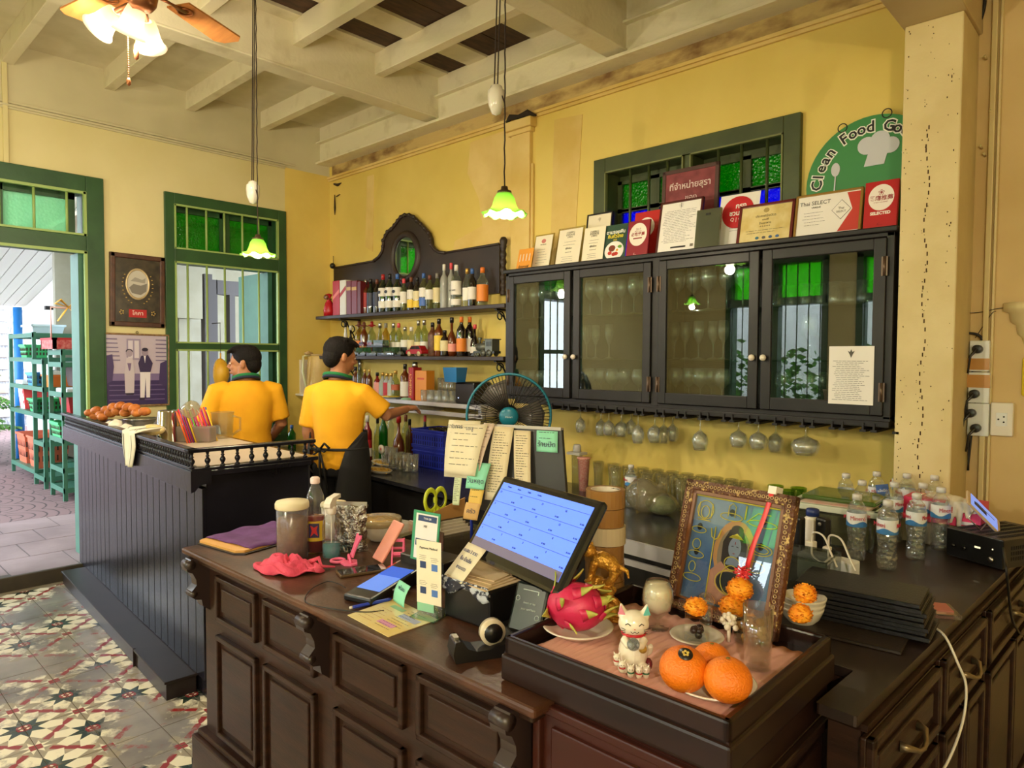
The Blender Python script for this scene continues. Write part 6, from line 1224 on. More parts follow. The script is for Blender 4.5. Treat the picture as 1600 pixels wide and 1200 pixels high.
def note(name, label, x0, x1, ztop, zbot, m, yo, skew=0, curl=.006, txt=None, nl=0, seed=0, cat='note', group=None):
    t_ = thing(name, label, cat, (0,0,0), 0, group); t_.matrix_world = Mm; ztop *= HK; zbot *= HK
    def f(u, v): return (x0+(x1-x0)*u+skew*(1-v), -yo-curl*math.sin(PI*v)-curl*2*(1-v)**2*u, zbot+(ztop-zbot)*v)
    b = B(); b.grid(f, 4, 10); obj('sheet', b, m, t_, solid=.0006)
    if nl: 
        rg = random.Random(seed); b = B()
        for k in range(nl):
            v = .92-.84*k/nl; x = .12; e = rg.uniform(.5, .92)
            while x < e: w_ = rg.uniform(.06, .2); c1, c2 = Vector(f(x, v)), Vector(f(min(x+w_, e), v)); o_ = Vector((0,-.0016,0)); b.quad(tuple(c1+o_-Vector((0,0,.0008))), tuple(c2+o_-Vector((0,0,.0008))), tuple(c2+o_+Vector((0,0,.0008))), tuple(c1+o_+Vector((0,0,.0008)))); x += w_+.04
        obj('print', b, INK, t_)
    if txt: s, sz, fx_, fz = txt; text(s, sz, cm('ink_40_50_80', (40,50,80)), t_, TM(x0+(x1-x0)*fx_+skew*.5, -yo-curl*2.2-.002, zbot+(ztop-zbot)*fz, PI/2))
    return t_
LINED = cm('lined_note_paper', (226,216,186), .7); REC = cm('receipt_cream', (222,206,170), .7); MINT = MATS['mint_note']; YN = cm('yellow_note', (226,186,90), .7)
s_ = W0/120                                              # metres per picture pixel on this sheet
note('note_paper', 'large ruled note page with handwriting taped left of the rear monitor', -57*s_, -4*s_, .012, -.20, LINED, .012, 0, .008, ('รายการ', .019, .3, .88), 6, 1, 'paper')
note('note_paper', 'tilted ruled note page overlapping the large one', -46*s_, 10*s_, .0, -.19, LINED, .022, -.018, .012, ('เมนู', .018, .68, .9), 7, 2, 'paper')
note('receipt_strip', 'pinkish receipt strip curling beside the ruled notes', 2*s_, 20*s_, .006, -.17, cm('pinkish_receipt', (206,184,166), .7), .014, -.03, .012, None, 12, 3, 'receipt')
note('receipt_strip', 'widest printed receipt hanging on the rear monitor', 18*s_, 50*s_, -.004, -.27, REC, .012, -.012, .006, None, 24, 4, 'receipt')
note('receipt_strip', 'printed receipt hanging nearest the mint sticky note', 50*s_, 76*s_, -.014, -.25, REC, .010, .022, .006, None, 22, 5, 'receipt')
note('sticky_note', 'mint sticky note with handwriting at the top corner of the rear monitor', 84*s_, 116*s_, -.01, -.085, MINT, .004, .004, .001, ('ร้านปิด', .022, .5, .35), 3, 6)
note('sticky_note', 'large mint note below the pinkish receipt strip', -10*s_, 22*s_, -.14, -.235, MINT, .030, -.012, .006, ('วันหยุด', .02, .5, .3))
note('sticky_note', 'yellow note pair below the large mint note', -8*s_, 14*s_, -.235, -.29, YN, .026, -.004, .003, None, 2, 7)
note('sticky_note', 'orange brown note lowest in the column of notes', -12*s_, 12*s_, -.285, -.345, cm('tan_note', (214,170,104), .7), .032, -.006, .003, ('ครัว', .02, .5, .5))
note('receipt_strip', 'narrow mint green receipt hanging under the ruled note page', -38*s_, -26*s_, -.19, -.30, cm('mint_receipt', (206,216,176), .7), .016, 0, .002, None, 14, 8, 'receipt')
# ---- till monitor
M, L, Hh = F((722, 862), (872, 934), (787, 741), 1.02); t = thingM('till_monitor', 'black touch till monitor with a bright blue screen', 'monitor', M)
b = B(); b.box(0, L, 0, .022, 0, Hh); obj('housing', b, cm('glossy_black', (18,18,20), .15, coat=.4), t, bevel=.012)
b = B(); x0, x1, z0, z1 = .022, L-.022, .03, Hh-.022; b.box(x0, x1, -.0012, -.0002, z0, z1); obj('screen', b, mat('till_screen', (92,128,245), .15, emit=.95), t)
b = B(); b.box(x0, x1, -.0016, -.0012, z0, z0+.024); obj('taskbar', b, mat('screen_taskbar', (110,104,130), .15, emit=.35), t)
b = B(); SCI = mat('screen_line', (60,86,170), .3)
for r_ in range(4): z = z0+.024+(z1-z0-.024-.02)*(r_+1)/4; b.box(x0, x1, -.0018, -.0013, z-.0005, z+.0005)
obj('screen_grid', b, SCI, t)
for r_ in range(4):
    for k in range(4): z = z0+.024+(z1-z0-.044)*(r_+.78)/4; x = x0+(x1-x0)*(k+.12)/4; text('%d' % (r_*4+k+1), .008, SCI, t, TM(x, -.0018, z, PI/2), name='screen_text'); text('฿ %d0' % (35+r_*3+k), .006, SCI, t, TM(x+(x1-x0)*.19, -.0018, z-.02, PI/2), name='screen_text')
for k, s in enumerate(('Home','Menu','Table','Order')): text(s, .007, SCI, t, TM(x0+(x1-x0)*(.1+.12*k), -.0018, z1-.009, PI/2), name='screen_text')
b = B(); b.T = M.inverted(); c_ = M @ Vector((L*.62,.03,.07)); b.box(c_.x-.10, c_.x+.09, c_.y-.05, c_.y+.10, ZC1, ZC1+.018); b.tube([(c_.x,c_.y+.05,ZC1),(c_.x,c_.y+.05,c_.z-.05),tuple(c_)], .035, 12); obj('stand', b, BLKF, t)
def note_on(M, name, label, x0, x1, z0, z1, m, y, txt): 
    t_ = thing(name, label, 'note', (0,0,0)); t_.matrix_world = M; b = B(); b.grid(lambda u, v: (x0+(x1-x0)*u+(-.012)*(1-v), y-.012*(1-v), z0+(z1-z0)*v), 3, 6); obj('sheet', b, m, t_, solid=.0006)
    for k, s in enumerate(txt): text(s, .014, cm('ink_40_50_110', (40,50,110)), t_, TM((x0+x1)/2-.003, y-.0085-.0015*k, z1-.022-.024*k, PI/2))
note_on(M, 'note_paper', 'ruled handwritten note stuck on the lower corner of the till monitor', .012, .105, -.075, .03, LINED, -.004, ('นมสด 3 ขวด', 'ซื้อ น้ำแข็ง', 'ชามะนาว'))
# small customer screen beside the stand
M, L, Hh = F((790, 985), (845, 1000), (808, 905), .87); t = thingM('customer_panel', 'black customer panel with white icons under the till monitor', 'panel', M); b = B(); b.box(0, L*.95, 0, .02, 0, Hh); obj('panel_body', b, cm('green_black', (24,32,28), .3), t, bevel=.008)
W2 = cm('ink_200_210_200', (200,210,200)); text('Insert or tap', .007, W2, t, TM(L*.5, -.0012, Hh*.6, PI/2)); text('your card here', .007, W2, t, TM(L*.5, -.0012, Hh*.48, PI/2)); b = B(); b.box(L*.25, L*.7, -.001, 0, Hh*.84, Hh*.85); b.box(L*.68, L*.7, -.001, 0, Hh*.78, Hh*.85); obj('icon', b, W2, t); b = B(); b.ring((L*.78, -.001, Hh*.36), .006, .0008, 'y', 14, 4); obj('icon', b, W2, t); b = B(); b.ring((L*.15, -.001, Hh*.66), .006, .0008, 'y', 14, 4); obj('icon', b, W2, t)
# receipt printer
q0, q1, q2 = C1(693, 962), C1(766, 988), C1(800, 968); ex = (q1-q0).normalized(); ey = Vector((0,0,1)).cross(ex); t = thing('receipt_printer', 'black receipt printer with stacked papers on top', 'printer', (0,0,0)); t.matrix_world = frame_mat(q0, ex, ey, Vector((0,0,1))); w_ = (q1-q0).length
b = B(); b.box(0, w_, 0, .17, 0, .105); obj('printer_body', b, cm('satin_black', (22,21,22), .3), t, bevel=.008); b = B(); b.box(.004, w_-.0, -.001, .0, .088, .094); obj('seam', b, CAPS['grey'], t)
for k in range(4):
    tp = thing('paper_sheet', '%s sheet from the bottom in the loose pile on the receipt printer' % ORD[k], 'paper', (0,0,0), 0, 'papers on the printer'); tp.matrix_world = t.matrix_world @ Matrix.Translation((.01-.006*k, .0+.008*k, .1055+.003*k)) @ Matrix.Rotation(.06*k-.1, 4, 'Z'); b = B(); b.box(0, w_-.012, 0, .15, 0, .0024); obj('sheet', b, cm('tan_paper', (206,180,140), .7), tp)
p = thing('film_wrap', 'crumpled clear film with dark print on the printer front edge', 'wrapper', (0,0,0)); p.matrix_world = t.matrix_world; b = B(); b.grid(lambda u, v: (w_*u, -.004-.006*abs(math.sin(17*u+5*v)), .112-.03*v-.012*math.sin(9*u)*v), 24, 5); obj('film', b, mat('printed_film', (36,40,56), .3, col2=(190,196,206), ns=60, lo=.48, hi=.56), p, solid=.001)
# tape dispenser
q0, q1 = C1(716, 1028), C1(790, 1012); 
p0, p1 = Vector((-1.165, 1.035, ZC1)), Vector((-1.10, 1.165, ZC1)); ex = (p1-p0).normalized(); ey = Vector((0,0,1)).cross(ex); t = thing('tape_dispenser', 'black desk tape dispenser beside the tray cabinet', 'tape dispenser', (0,0,0)); t.matrix_world = frame_mat(p0, ex, ey, Vector((0,0,1)))
b = B(); b.prism([(0,0),(.15,0),(.155,.03),(.14,.05),(.12,.03),(.08,.022),(.05,.022),(.03,.03),(.012,.05),(.0,.048),(-.005,.02)], 'y', -.028, .028); obj('dispenser_body', b, BLKF, t, bevel=.004)
b = B(); b.ring((.095, 0, .052), .024, .006, 'y', 24, 8); b.cyl((.095,-.014,.052),(.095,.014,.052),.022,20); obj('hub', b, BLKF, t); b = B(); b.cyl((.095,-.010,.052),(.095,.010,.052),.030,24); obj('tape_roll', b, cm('clear_tape', (214,200,170), .2, coat=.5), t); b = B(); b.box(.0,.012,-.012,.012,.046,.054); obj('cutter', b, SILV, t)
# stack of packing tape
for k in range(7):
    clr = (k == 4); p = (-1.085+.002*math.sin(k*2), 1.51+.002*math.cos(k*3), ZC1+.0485*k); t = thing('packing_tape_roll', ('translucent clear packing tape roll in the tape stack' if clr else '%s brown packing tape roll from the bottom of the tape stack' % ORD[k if k < 4 else k-1]), 'tape roll', p, 0, None if clr else 'brown tape rolls')
    b = B(); b.lathe([(.040,.0005),(.0525,.0005),(.0525,.0475),(.040,.0475),(.040,.0005)], 28, smooth=False); b.f = [f for f in b.f if len(f) < 9]; b.m = b.m[:len(b.f)]; b.s = b.s[:len(b.f)]; obj('tape', b, cm('clear_tape_roll', (206,190,156), .3) if clr else cm('brown_tape', (156,112,58), .3, coat=.3), t)
    b = B(); b.lathe([(.037,.001),(.040,.001),(.040,.047),(.037,.047),(.037,.001)], 24, smooth=False); b.f = [f for f in b.f if len(f) < 9]; b.m = b.m[:len(b.f)]; b.s = b.s[:len(b.f)]; obj('core', b, cm('white_core', (216,206,186), .7), t)
    if k == 6: text('5 m', .016, cm('ink_60_60_60', (60,60,60)), t, TM(.02, .02, .0476)); 
# ------------------------------------------------------------------ offerings on the tray
ZT2 = TZ+.0005
def CT(u, v, z=ZT2): p = P(u, v, 2, z); return Vector((p.x, p.y, z))
b = B(); b.grid(lambda u, v: (-.975+.45*u, 1.075+.40*v, ZT2+.0035+.0022*math.sin(150*(u*.9+.35*math.sin(2.2*v+u)))), 110, 14); tag(obj('pleated_cloth', b, cm('pale_pink_cloth', (226,172,156), .8), solid=.001), 'pale pink pleated cloth lining the tray', 'cloth')
ZP = ZT2+.008
CHINA = cm('white_china', (226,218,200), .2)
def plate(label, p, r, h=.018, rz=0):
    t = thing('plate', label, 'plate', p); b = B(); b.lathe([(0,.001),(r*.55,.001),(r*.6,.0),(r*.7,.006),(r,h),(r*1.01,h+.002),(r*.97,h+.003),(r*.7,.010),(r*.55,.006),(0,.006)], 36); obj('dish', b, CHINA, t); return t
p = CT(903, 990, ZP); plate('white plate under the dragon fruit', p, .079)
# dragon fruit
rg = random.Random(11); c = Vector((0,0,.056)); t = thing('dragon_fruit', 'pink dragon fruit with yellow green scales on a white plate', 'fruit', (p.x-.005, p.y-.002, p.z+.008), math.radians(20)); FR = mat('dragon_fruit_skin', (214,42,92), .45, col2=(186,30,70), ns=18, bump=.15, bs=60)
b = B(); b.sph((0,0,.054), (.066,.052,.053), 24, 16); obj('flesh', b, FR, t)
for k in range(20):
    th = math.acos(1-2*(k+.5)/20); ph_ = k*2.399; n_ = Vector((math.sin(th)*math.cos(ph_), math.sin(th)*math.sin(ph_), math.cos(th)))
    if n_.z < -.75: continue
    base = Vector((n_.x*.064, n_.y*.050, n_.z*.051+.054)); tdir = Vector((.75, .1, .25)); tdir = (tdir - n_*tdir.dot(n_)).normalized(); side = n_.cross(tdir)
    b = B(); ln = rg.uniform(.035,.05); wv = .016; pts = []
    for i in range(6):
        q_ = i/5; cpt = base + tdir*ln*q_ + n_*(.001+.020*q_*q_) + tdir*0; w2 = wv*(1-q_)**.8*(1 if q_ else .9); pts.append((cpt-side*w2, cpt+n_*.004*(1-q_), cpt+side*w2))
    vs = [tuple(x) for tr in pts for x in tr]; b.add(vs, [(i*3+j, i*3+j+1, i*3+j+4, i*3+j+3) for i in range(5) for j in range(2)], True)
    b.m = [0 if i < 4 else 1 for i in range(len(b.f))]; obj('scale', b, [FR, mat('scale_tip_yellow', (206,190,90), .5, col2=(150,160,60), ns=20)], t, solid=.003)
# gold ox / tiger figure on rock
GOLD = mat('gold_paint', (226,170,66), .3, metal=.55, col2=(180,124,40), ns=40, bump=.5, bs=140)
p0 = CT(935, 968); t = thing('gold_tiger_figurine', 'gold tiger figurine climbing a golden rock with red characters', 'figurine', (p0.x, p0.y+.01, ZT2+.004), math.radians(24))
b = B(); b.box(-.062,.062,-.03,.03,0,.014); b.box(-.058,.058,-.027,.027,.014,.02); obj('plinth', b, GOLD, t, bevel=.002)
b = B(); rg = random.Random(5)
for k in range(46):
    z = rg.uniform(.02,.085); w_ = .045*(1-(z-.02)/.13); b.sph((rg.uniform(-w_,w_)-.006, rg.uniform(-.02,.02), z), (rg.uniform(.012,.02), rg.uniform(.01,.015), rg.uniform(.008,.014)), 8, 6)
b.sph((-.01,0,.055),(.034,.022,.045),12,8); obj('rock', b, GOLD, t, remesh=.0025)
b = B(); b.tube([(.035,0,.118),(.02,0,.135),(.0,0,.14),(-.018,0,.142)], [.016,.02,.021,.017], 12); b.sph((-.03,0,.158),(.017,.016,.017),12,8); b.sph((-.043,0,.152),(.009,.01,.008),8,6); b.sph((-.028,.013,.172),(.006,.004,.006),6,4); b.sph((-.028,-.013,.172),(.006,.004,.006),6,4)
for y in (-.011,.011): b.tube([(-.014,y,.135),(-.022,y,.11),(-.026,y*1.2,.09)], [.011,.008,.007], 8); b.sph((-.03,y*1.2,.088),(.01,.007,.005),8,4); b.tube([(.034,y,.118),(.03,y*1.3,.10),(.014,y*1.3,.085)], [.015,.011,.007], 8)
b.tube([(.045,0,.125),(.062,0,.118),(.066,0,.1)], [.007,.005,.003], 8); obj('tiger_body', b, GOLD, t, remesh=.0022, smooth=1)
text('福', .036, cm('red_enamel', (150,30,30), .4), t, TM(-.018, -.0265, .056, PI/2)); text('大吉', .01, cm('red_enamel', (150,30,30)), t, TM(0, -.031, .009, PI/2))
GLC = glass('water_clear_glass', (252,253,252), 1, .03, f0=.07, pwr=2.2)
p = CT(1027, 985); t = thing('milk_goblet', 'short stemmed goblet filled with milk', 'goblet', (p.x, p.y, ZT2+.006)); b = B(); b.lathe([(0,0),(.026,0),(.026,.002),(.006,.006),(.005,.022),(.012,.027),(.03,.045),(.037,.066),(.034,.09),(.026,.11),(.025,.11),(.033,.09),(.036,.066),(.029,.046),(0,.03)], 28); obj('goblet', b, GLC, t)
b = B(); b.lathe([(0,.030),(.028,.046),(.0352,.066),(.0325,.09),(.0265,.104),(0,.104)], 28); obj('milk', b, cm('milk', (240,228,196), .3), t)
# saucer with cube of dark stones and marigold
p = CT(1085, 1003, ZP); ps = plate('small white saucer behind the oranges', (p.x+.0, p.y+.01, ZP), .058, .012)
t = thing('glass_cube', 'clear glass cube holding dark stones on the small saucer', 'glass box', (p.x, p.y+.01, ZP+.008), .5); b = B(); b.box(-.026,.026,-.026,.026,0,.05); obj('cube_glass', b, GLC, t)
b = B(); rg = random.Random(3)
for k in range(9): b.sph((rg.uniform(-.014,.014), rg.uniform(-.014,.014), rg.uniform(.009,.02)), rg.uniform(.006,.009), 6, 4)
obj('dark_stones', b, BLKF, t)
MAR = mat('marigold_orange', (250,172,36), .7, col2=(244,146,20), ns=60)
def marigold(label, p, r, flat=.7, seed=0, name='marigold'):
    t = thing(name, label, 'flower', p); rg = random.Random(seed); b = B()
    for k in range(300):
        z_ = rg.uniform(-.75, 1); a_ = rg.uniform(0, 2*PI); q_ = math.sqrt(1-z_*z_); d = Vector((q_*math.cos(a_), q_*math.sin(a_), z_*flat)); s_ = d.cross(Vector((0,0,1))).normalized(); u_ = s_.cross(d).normalized(); c_ = d*r*rg.uniform(.72,.9); k1 = r*.15
        b.add([tuple(c_-s_*k1*.4), tuple(c_+d*k1*.9-s_*k1*.8+u_*k1*rg.uniform(-.6,.6)), tuple(c_+d*k1*1.2+u_*k1*rg.uniform(-.3,.8)), tuple(c_+d*k1*.9+s_*k1*.8), tuple(c_+s_*k1*.4)], [(0,1,2,3,4)], True)
    b.sph((0,0,0), (r*.92, r*.92, r*.92*flat), 14, 10); obj('petals', b, MAR, t); return t
q = P(1085, 960, 1, p.y); marigold('orange marigold head resting on the glass cube', (p.x, p.y+.005, ZP+.076), .026, .8, 1)
t = thing('crystal_ball', 'small clear glass dome behind the marigold', 'glass ornament', (p.x-.005, p.y+.06, ZP+.075)); b = B(); b.sph((0,0,0), .019, 16, 12); b.cyl((0,0,-.078),(0,0,-.016),.014,12); obj('dome', b, GLC, t)
t = thing('jasmine_garland', 'little cluster of white jasmine buds beside the marigold', 'flower', (p.x+.055, p.y+.05, ZP+.045)); b = B(); rg = random.Random(6)
for k in range(16): b.sph((rg.uniform(-.016,.016), rg.uniform(-.01,.01), rg.uniform(-.016,.016)), rg.uniform(.005,.008), 6, 4)
b.cyl((0,0,-.043),(0,0,0),.004,6); obj('buds', b, cm('jasmine_white', (236,226,206), .7), t)
t = thing('nut_jar', 'clear jar of golden sweets in front of the framed picture', 'jar', (p.x+.085, p.y+.095, ZP)); b = B(); b.lathe([(0,0),(.038,0),(.04,.01),(.04,.05),(.036,.055)], 20); obj('jar_glass', b, GLC, t); b = B(); rg = random.Random(12)
for k in range(26): a_ = rg.uniform(0, 6.28); q_ = rg.uniform(.0,.03); b.sph((q_*math.cos(a_), q_*math.sin(a_), rg.uniform(.008,.044)), rg.uniform(.006,.010), 6, 4)
obj('sweets', b, cm('golden_sweets', (176,130,60), .4), t)
# oranges
pp = CT(1112, 1078, ZP); plate('white plate holding three oranges', pp, .080)
ORG = mat('orange_peel', (240,130,20), .45, col2=(226,112,10), ns=8, bump=.35, bs=240)
for lb, (u, v), r, dz, stk in (('orange with a black round sticker, nearest the lucky cat', (1068,1045), .044, 0, 1), ('smaller orange behind the two others', (1112,1033), .037, .0, 0), ('orange nearest the tray corner', (1137,1062), .0425, 0, 0)):
    z = ZP+.010+r*.92; q = P(u, v, 2, z); t = thing('orange', lb, 'fruit', (q.x, q.y, z), rz=r*70); 
    b = B(); b.sph((0,0,0), (r, r, r*.92), 28, 20); b.v = [(x*(1-.06*max(0,(z_/r)-.9)*10*0), y, z_-(.0025 if (x*x+y*y) < .00002 else 0)) for x, y, z_ in b.v]; obj('peel', b, ORG, t)
    if stk: 
        c_ = Vector((.30,-.38,.87)).normalized(); qn = c_.to_track_quat('Z', 'Y').to_matrix(); b = B(); b.lathe([(0,.0012),(.013,.0002),(.0135,-.001)], 20, at=tuple(c_*r*.955), axis=qn); obj('sticker', b, BLKF, t, rot=(0,0,-r*70)); M_ = Matrix.Translation(c_*(r*.955+.0018)) @ qn.to_4x4(); text('✿', .018, cm('gold_print', (210,180,90)), t, Matrix.Rotation(-r*70, 4, 'Z') @ M_)
    else: b = B(); b.lathe([(0,r*.915),(.004,r*.918),(.0035,r*.935),(0,r*.94)], 8); obj('stem_scar', b, cm('stem_brown_green', (120,110,40), .7), t)
# water glass
q = CT(1180, 1045, ZT2+.006); t = thing('water_glass', 'tall straight glass of water in front of the framed picture', 'glass', (q.x, q.y+.01, ZT2+.007)); b = B(); b.lathe([(0,0),(.026,0),(.030,.125),(.0285,.125),(.025,.012),(0,.012)], 28); obj('tumbler', b, GLC, t); b = B(); b.lathe([(0,.0125),(.0248,.0125),(.0275,.10),(0,.10)], 24); obj('water', b, glass('water_body', (248,250,250), 1), t)
# framed deity picture
M, L, Hh = F((1042, 945), (1213, 1004), (1077, 748), ZT2+.004); t = thingM('deity_picture', 'ornate gilt framed picture of a blue skinned deity with gold outlines', 'picture', M)
FRG = mat('ornate_frame', (96,58,36), .35, col2=(206,176,110), ns=90, lo=.58, hi=.66, bump=.8, bs=120); INN = cm('inner_brown_frame', (120,76,44), .35)
b = B(); f = .026
for a_ in ((0,L,0,f),(0,L,Hh-f,Hh),(0,f,0,Hh),(L-f,L,0,Hh)): b.box(a_[0],a_[1],-.012,.012,a_[2],a_[3])
obj('frame', b, FRG, t, bevel=.004)
b = B()
for a_ in ((f,L-f,f,f+.008),(f,L-f,Hh-f-.008,Hh-f),(f,f+.008,f,Hh-f),(L-f-.008,L-f,f,Hh-f)): b.box(a_[0],a_[1],-.008,.006,a_[2],a_[3])
obj('inner_frame', b, INN, t)
GD = mat('gilt_relief', (240,220,80), .4, metal=.1)
b = B(); n = 26
for k in range(n):
    for (x, z) in ((f*.5+(L-f)*k/(n-1), f*.5), (f*.5+(L-f)*k/(n-1), Hh-f*.5), (f*.5, f*.5+(Hh-f)*k/(n-1)), (L-f*.5, f*.5+(Hh-f)*k/(n-1))): b.ring((x, -.013, z), .0038, .001, 'y', 8, 4)
obj('frame_scrolls', b, mat('pale_gilt', (206,180,130), .4, metal=.6), t)['kind'] = 'stuff'
w0, w1, h0, h1 = f+.008, L-f-.008, f+.008, Hh-f-.008; W, Hq = w1-w0, h1-h0
def K(pts, c, d, name='print', m=None): b = B(); b.prism([(w0+a*W, h0+z*Hq) for a, z in pts], 'y', -.0006-.0004*d, -.0002-.0004*d); return obj(name, b, m or cm('pr_%d_%d_%d' % c, c, .35), t)
def EL(cx, cz, rx, rz_, n=20): return [(cx+rx*math.cos(2*PI*k/n), cz+rz_*math.sin(2*PI*k/n)) for k in range(n)]
b = B(); b.box(w0, w1, 0, .004, h0, h1); obj('picture', b, mat('blue_print', (126,156,192), .3, col2=(80,110,160), ns=9), t)
K(EL(.55,.52,.24,.30), (206,150,96), 1); K(EL(.55,.50,.19,.25), (150,130,110), 1.5)
K([(.32,.02),(.30,.30),(.40,.40),(.50,.44),(.62,.44),(.72,.40),(.80,.28),(.80,.02)], (196,140,120), 2); K([(.42,.42),(.41,.6),(.47,.72),(.55,.76),(.63,.72),(.69,.6),(.70,.42),(.62,.36),(.5,.36)], (50,36,36), 2.4)
K(EL(.555,.565,.072,.10), (140,150,176), 3); K([(.50,.47),(.61,.47),(.64,.40),(.47,.40)], (130,140,168), 2.8); K(EL(.555,.73,.07,.045), (60,44,40), 3)
K([(.47,.65),(.56,.70),(.64,.65),(.60,.68),(.56,.665),(.51,.68)], (220,186,60), 3.6, m=GD); K([(.515,.578),(.54,.582),(.54,.574),(.515,.572)], (24,20,30), 3.8); K([(.573,.582),(.598,.578),(.598,.572),(.573,.574)], (24,20,30), 3.8); K([(.535,.515),(.575,.515),(.556,.505)], (150,60,60), 3.8); K([(.552,.62),(.56,.62),(.56,.595),(.552,.595)], (150,40,40), 3.8)
K(EL(.56,.24,.16,.10), (30,30,34), 3.2)
b = B()
def GR(cx, cz, rx, rz_, r=.0011, n=24): b.tube([(w0+(cx+rx*math.cos(2*PI*k/n))*W, -.0028, h0+(cz+rz_*math.sin(2*PI*k/n))*Hq) for k in range(n+1)], r, 4, caps=False)
def GLN(pts, r=.0012): b.tube([(w0+a*W, -.0028, h0+z*Hq) for a, z in pts], r, 4)
GR(.14,.86,.10,.09); GR(.14,.84,.05,.06); GLN([(.06,.76),(.22,.76)]); GLN([(.06,.78),(.06,.93)]); GLN([(.22,.78),(.22,.93)]); GR(.46,.84,.13,.035); GLN([(.42,.84),(.42,.94),(.46,.97),(.5,.94),(.5,.84)]); GR(.82,.83,.16,.03); GLN([(.64,.82),(.76,.92),(.9,.92)]); GLN([(.62,.84),(.62,.97)], .002)
GR(.10,.66,.09,.03); GR(.11,.42,.10,.035); GR(.11,.20,.11,.035); GR(.84,.60,.13,.05); GR(.85,.60,.08,.03); GLN([(.3,.72),(.31,.05)], .0016); GLN([(.25,.70),(.27,.62),(.31,.60),(.35,.62),(.37,.70)], .0016); GR(.56,.24,.17,.11); GR(.56,.27,.11,.13); GR(.555,.42,.09,.06); GR(.80,.44,.12,.05); GR(.1,.52,.05,.05); GR(.09,.30,.04,.05); GLN([(0,.99),(1,.99)], .002)
obj('gold_outlines', b, GD, t)
for k, (cx, cz) in enumerate(((.46,.88),(.10,.69),(.11,.45),(.84,.63),(.83,.86))): K(EL(cx, cz, .03, .035), (30,30,36), 3)
pg = B(); pg.box(w0, w1, -.0062, -.0058, h0, h1); obj('pane', pg, glass('picture_glass', (245,247,246), 1, 0), t)
# ribbon and marigold garland hanging on the frame
PM = M.copy()
t = thing('ribbon_garland', 'red satin ribbon with bow hung over the picture frame corner', 'ribbon', (0,0,0)); t.matrix_world = PM; RBN = cm('red_satin_ribbon', (226,60,66), .3)
x_ = L*.80; b = B(); b.grid(lambda u, v: (x_-.006+.012*u-(L*.10)*(1-v), -.014-.004*math.sin(6*v), Hh*.44+(Hh*.56)*v), 2, 12); obj('band', b, RBN, t, solid=.0008)
b = B(); xb, zb_ = L*.685, Hh*.40
for k in range(9): a_ = k*2*PI/9; b.tube([(xb,-.02,zb_),(xb+.022*math.cos(a_),-.026,zb_+.014*math.sin(a_)),(xb+.012*math.cos(a_+.4),-.03,zb_+.008*math.sin(a_+.4))], [.004,.006,.003], 6, flat=.4)
obj('bow', b, RBN, t)
b = B(); b.box(x_-.008, x_+.012, -.016, .014, Hh-.004, Hh+.014); obj('white_clip', b, WHP, t)
for k, (xx, zz, lb) in enumerate(((L*.70, Hh*.285, 'upper marigold hanging under the red bow in front of the picture'), (L*.665, Hh*.15, 'lower marigold hanging behind the water glass'), (L*1.10, Hh*.36, 'upper marigold at the outer side of the picture frame'), (L*1.09, Hh*.22, 'lower marigold at the outer side of the picture frame'))):
    p = PM @ Vector((xx, -.03 if k < 2 else .035, zz)); marigold(lb, p, .031 if k < 2 else .026, .85, 20+k)
# lucky cat
p = CT(985, 1048, ZT2+.006); t = thing('lucky_cat', 'white porcelain cat figurine with a red collar and crystal ball', 'figurine', (p.x, p.y+.01, p.z), math.radians(38))
CATW = mat('cream_porcelain', (232,222,200), .15, coat=.5)
b = B(); b.sph((0,.004,.036),(.030,.028,.036),16,12); b.sph((0,.004,.066),(.022,.02,.02),14,10); b.sph((0,0,.094),(.031,.026,.026),18,12)
for s_ in (-1,1): b.tube([(s_*.020,.002,.108),(s_*.026,.0,.133)], [.012,.002], 8); b.tube([(s_*.02,-.012,.066),(s_*.012,-.03,.060),(0.0+s_*.004,-.036,.062)], [.009,.008,.007], 8); b.sph((s_*.020,-.018,.010),(.013,.016,.010),10,8)
b.tube([(.022,.024,.02),(.034,.02,.03),(.036,.012,.045)], [.008,.007,.005], 8)
obj('cat_body', b, CATW, t, remesh=.0022, smooth=2)
for s_, c_ in ((-1,(206,120,140)),(1,(80,170,160))): b = B(); b.add([(s_*.017,-.0085,.112),(s_*.032,-.0065,.113),(s_*.0262,-.0045,.131)], [(0,1,2)]); obj('inner_ear', b, cm('ear_%d' % c_[0], c_, .4), t, solid=.002)
b = B()
for s_ in (-1,1): b.tube([(s_*.018,-.0205,.097),(s_*.0135,-.024,.101),(s_*.008,-.0255,.097)], .0009, 5); 
b.tube([(-.008,-.0268,.086),(-.004,-.0275,.083),(0,-.0275,.086),(.004,-.0275,.083),(.008,-.0268,.086)], .0007, 5)
for s_ in (-1,1):
    for k in range(3): b.tube([(s_*.018,-.022,.088-.003*k),(s_*.026,-.0165,.089-.005*k)], .0006, 4)
obj('painted_face', b, BLKF, t)
b = B(); b.sph((0,-.0265,.090),(.002,.0015,.0012),6,4); obj('nose', b, cm('pink_nose', (210,120,120)), t)
b = B(); b.ring((0,.002,.074), .0225, .0028, 'z', 24, 6); obj('collar', b, cm('collar_red', (190,24,40), .3), t)
b = B(); b.sph((-.004,-.043,.068), .0125, 16, 12); obj('crystal_ball', b, glass('crystal', (206,214,220), 1, 0, opaque=.25, body=(170,180,190)), t)
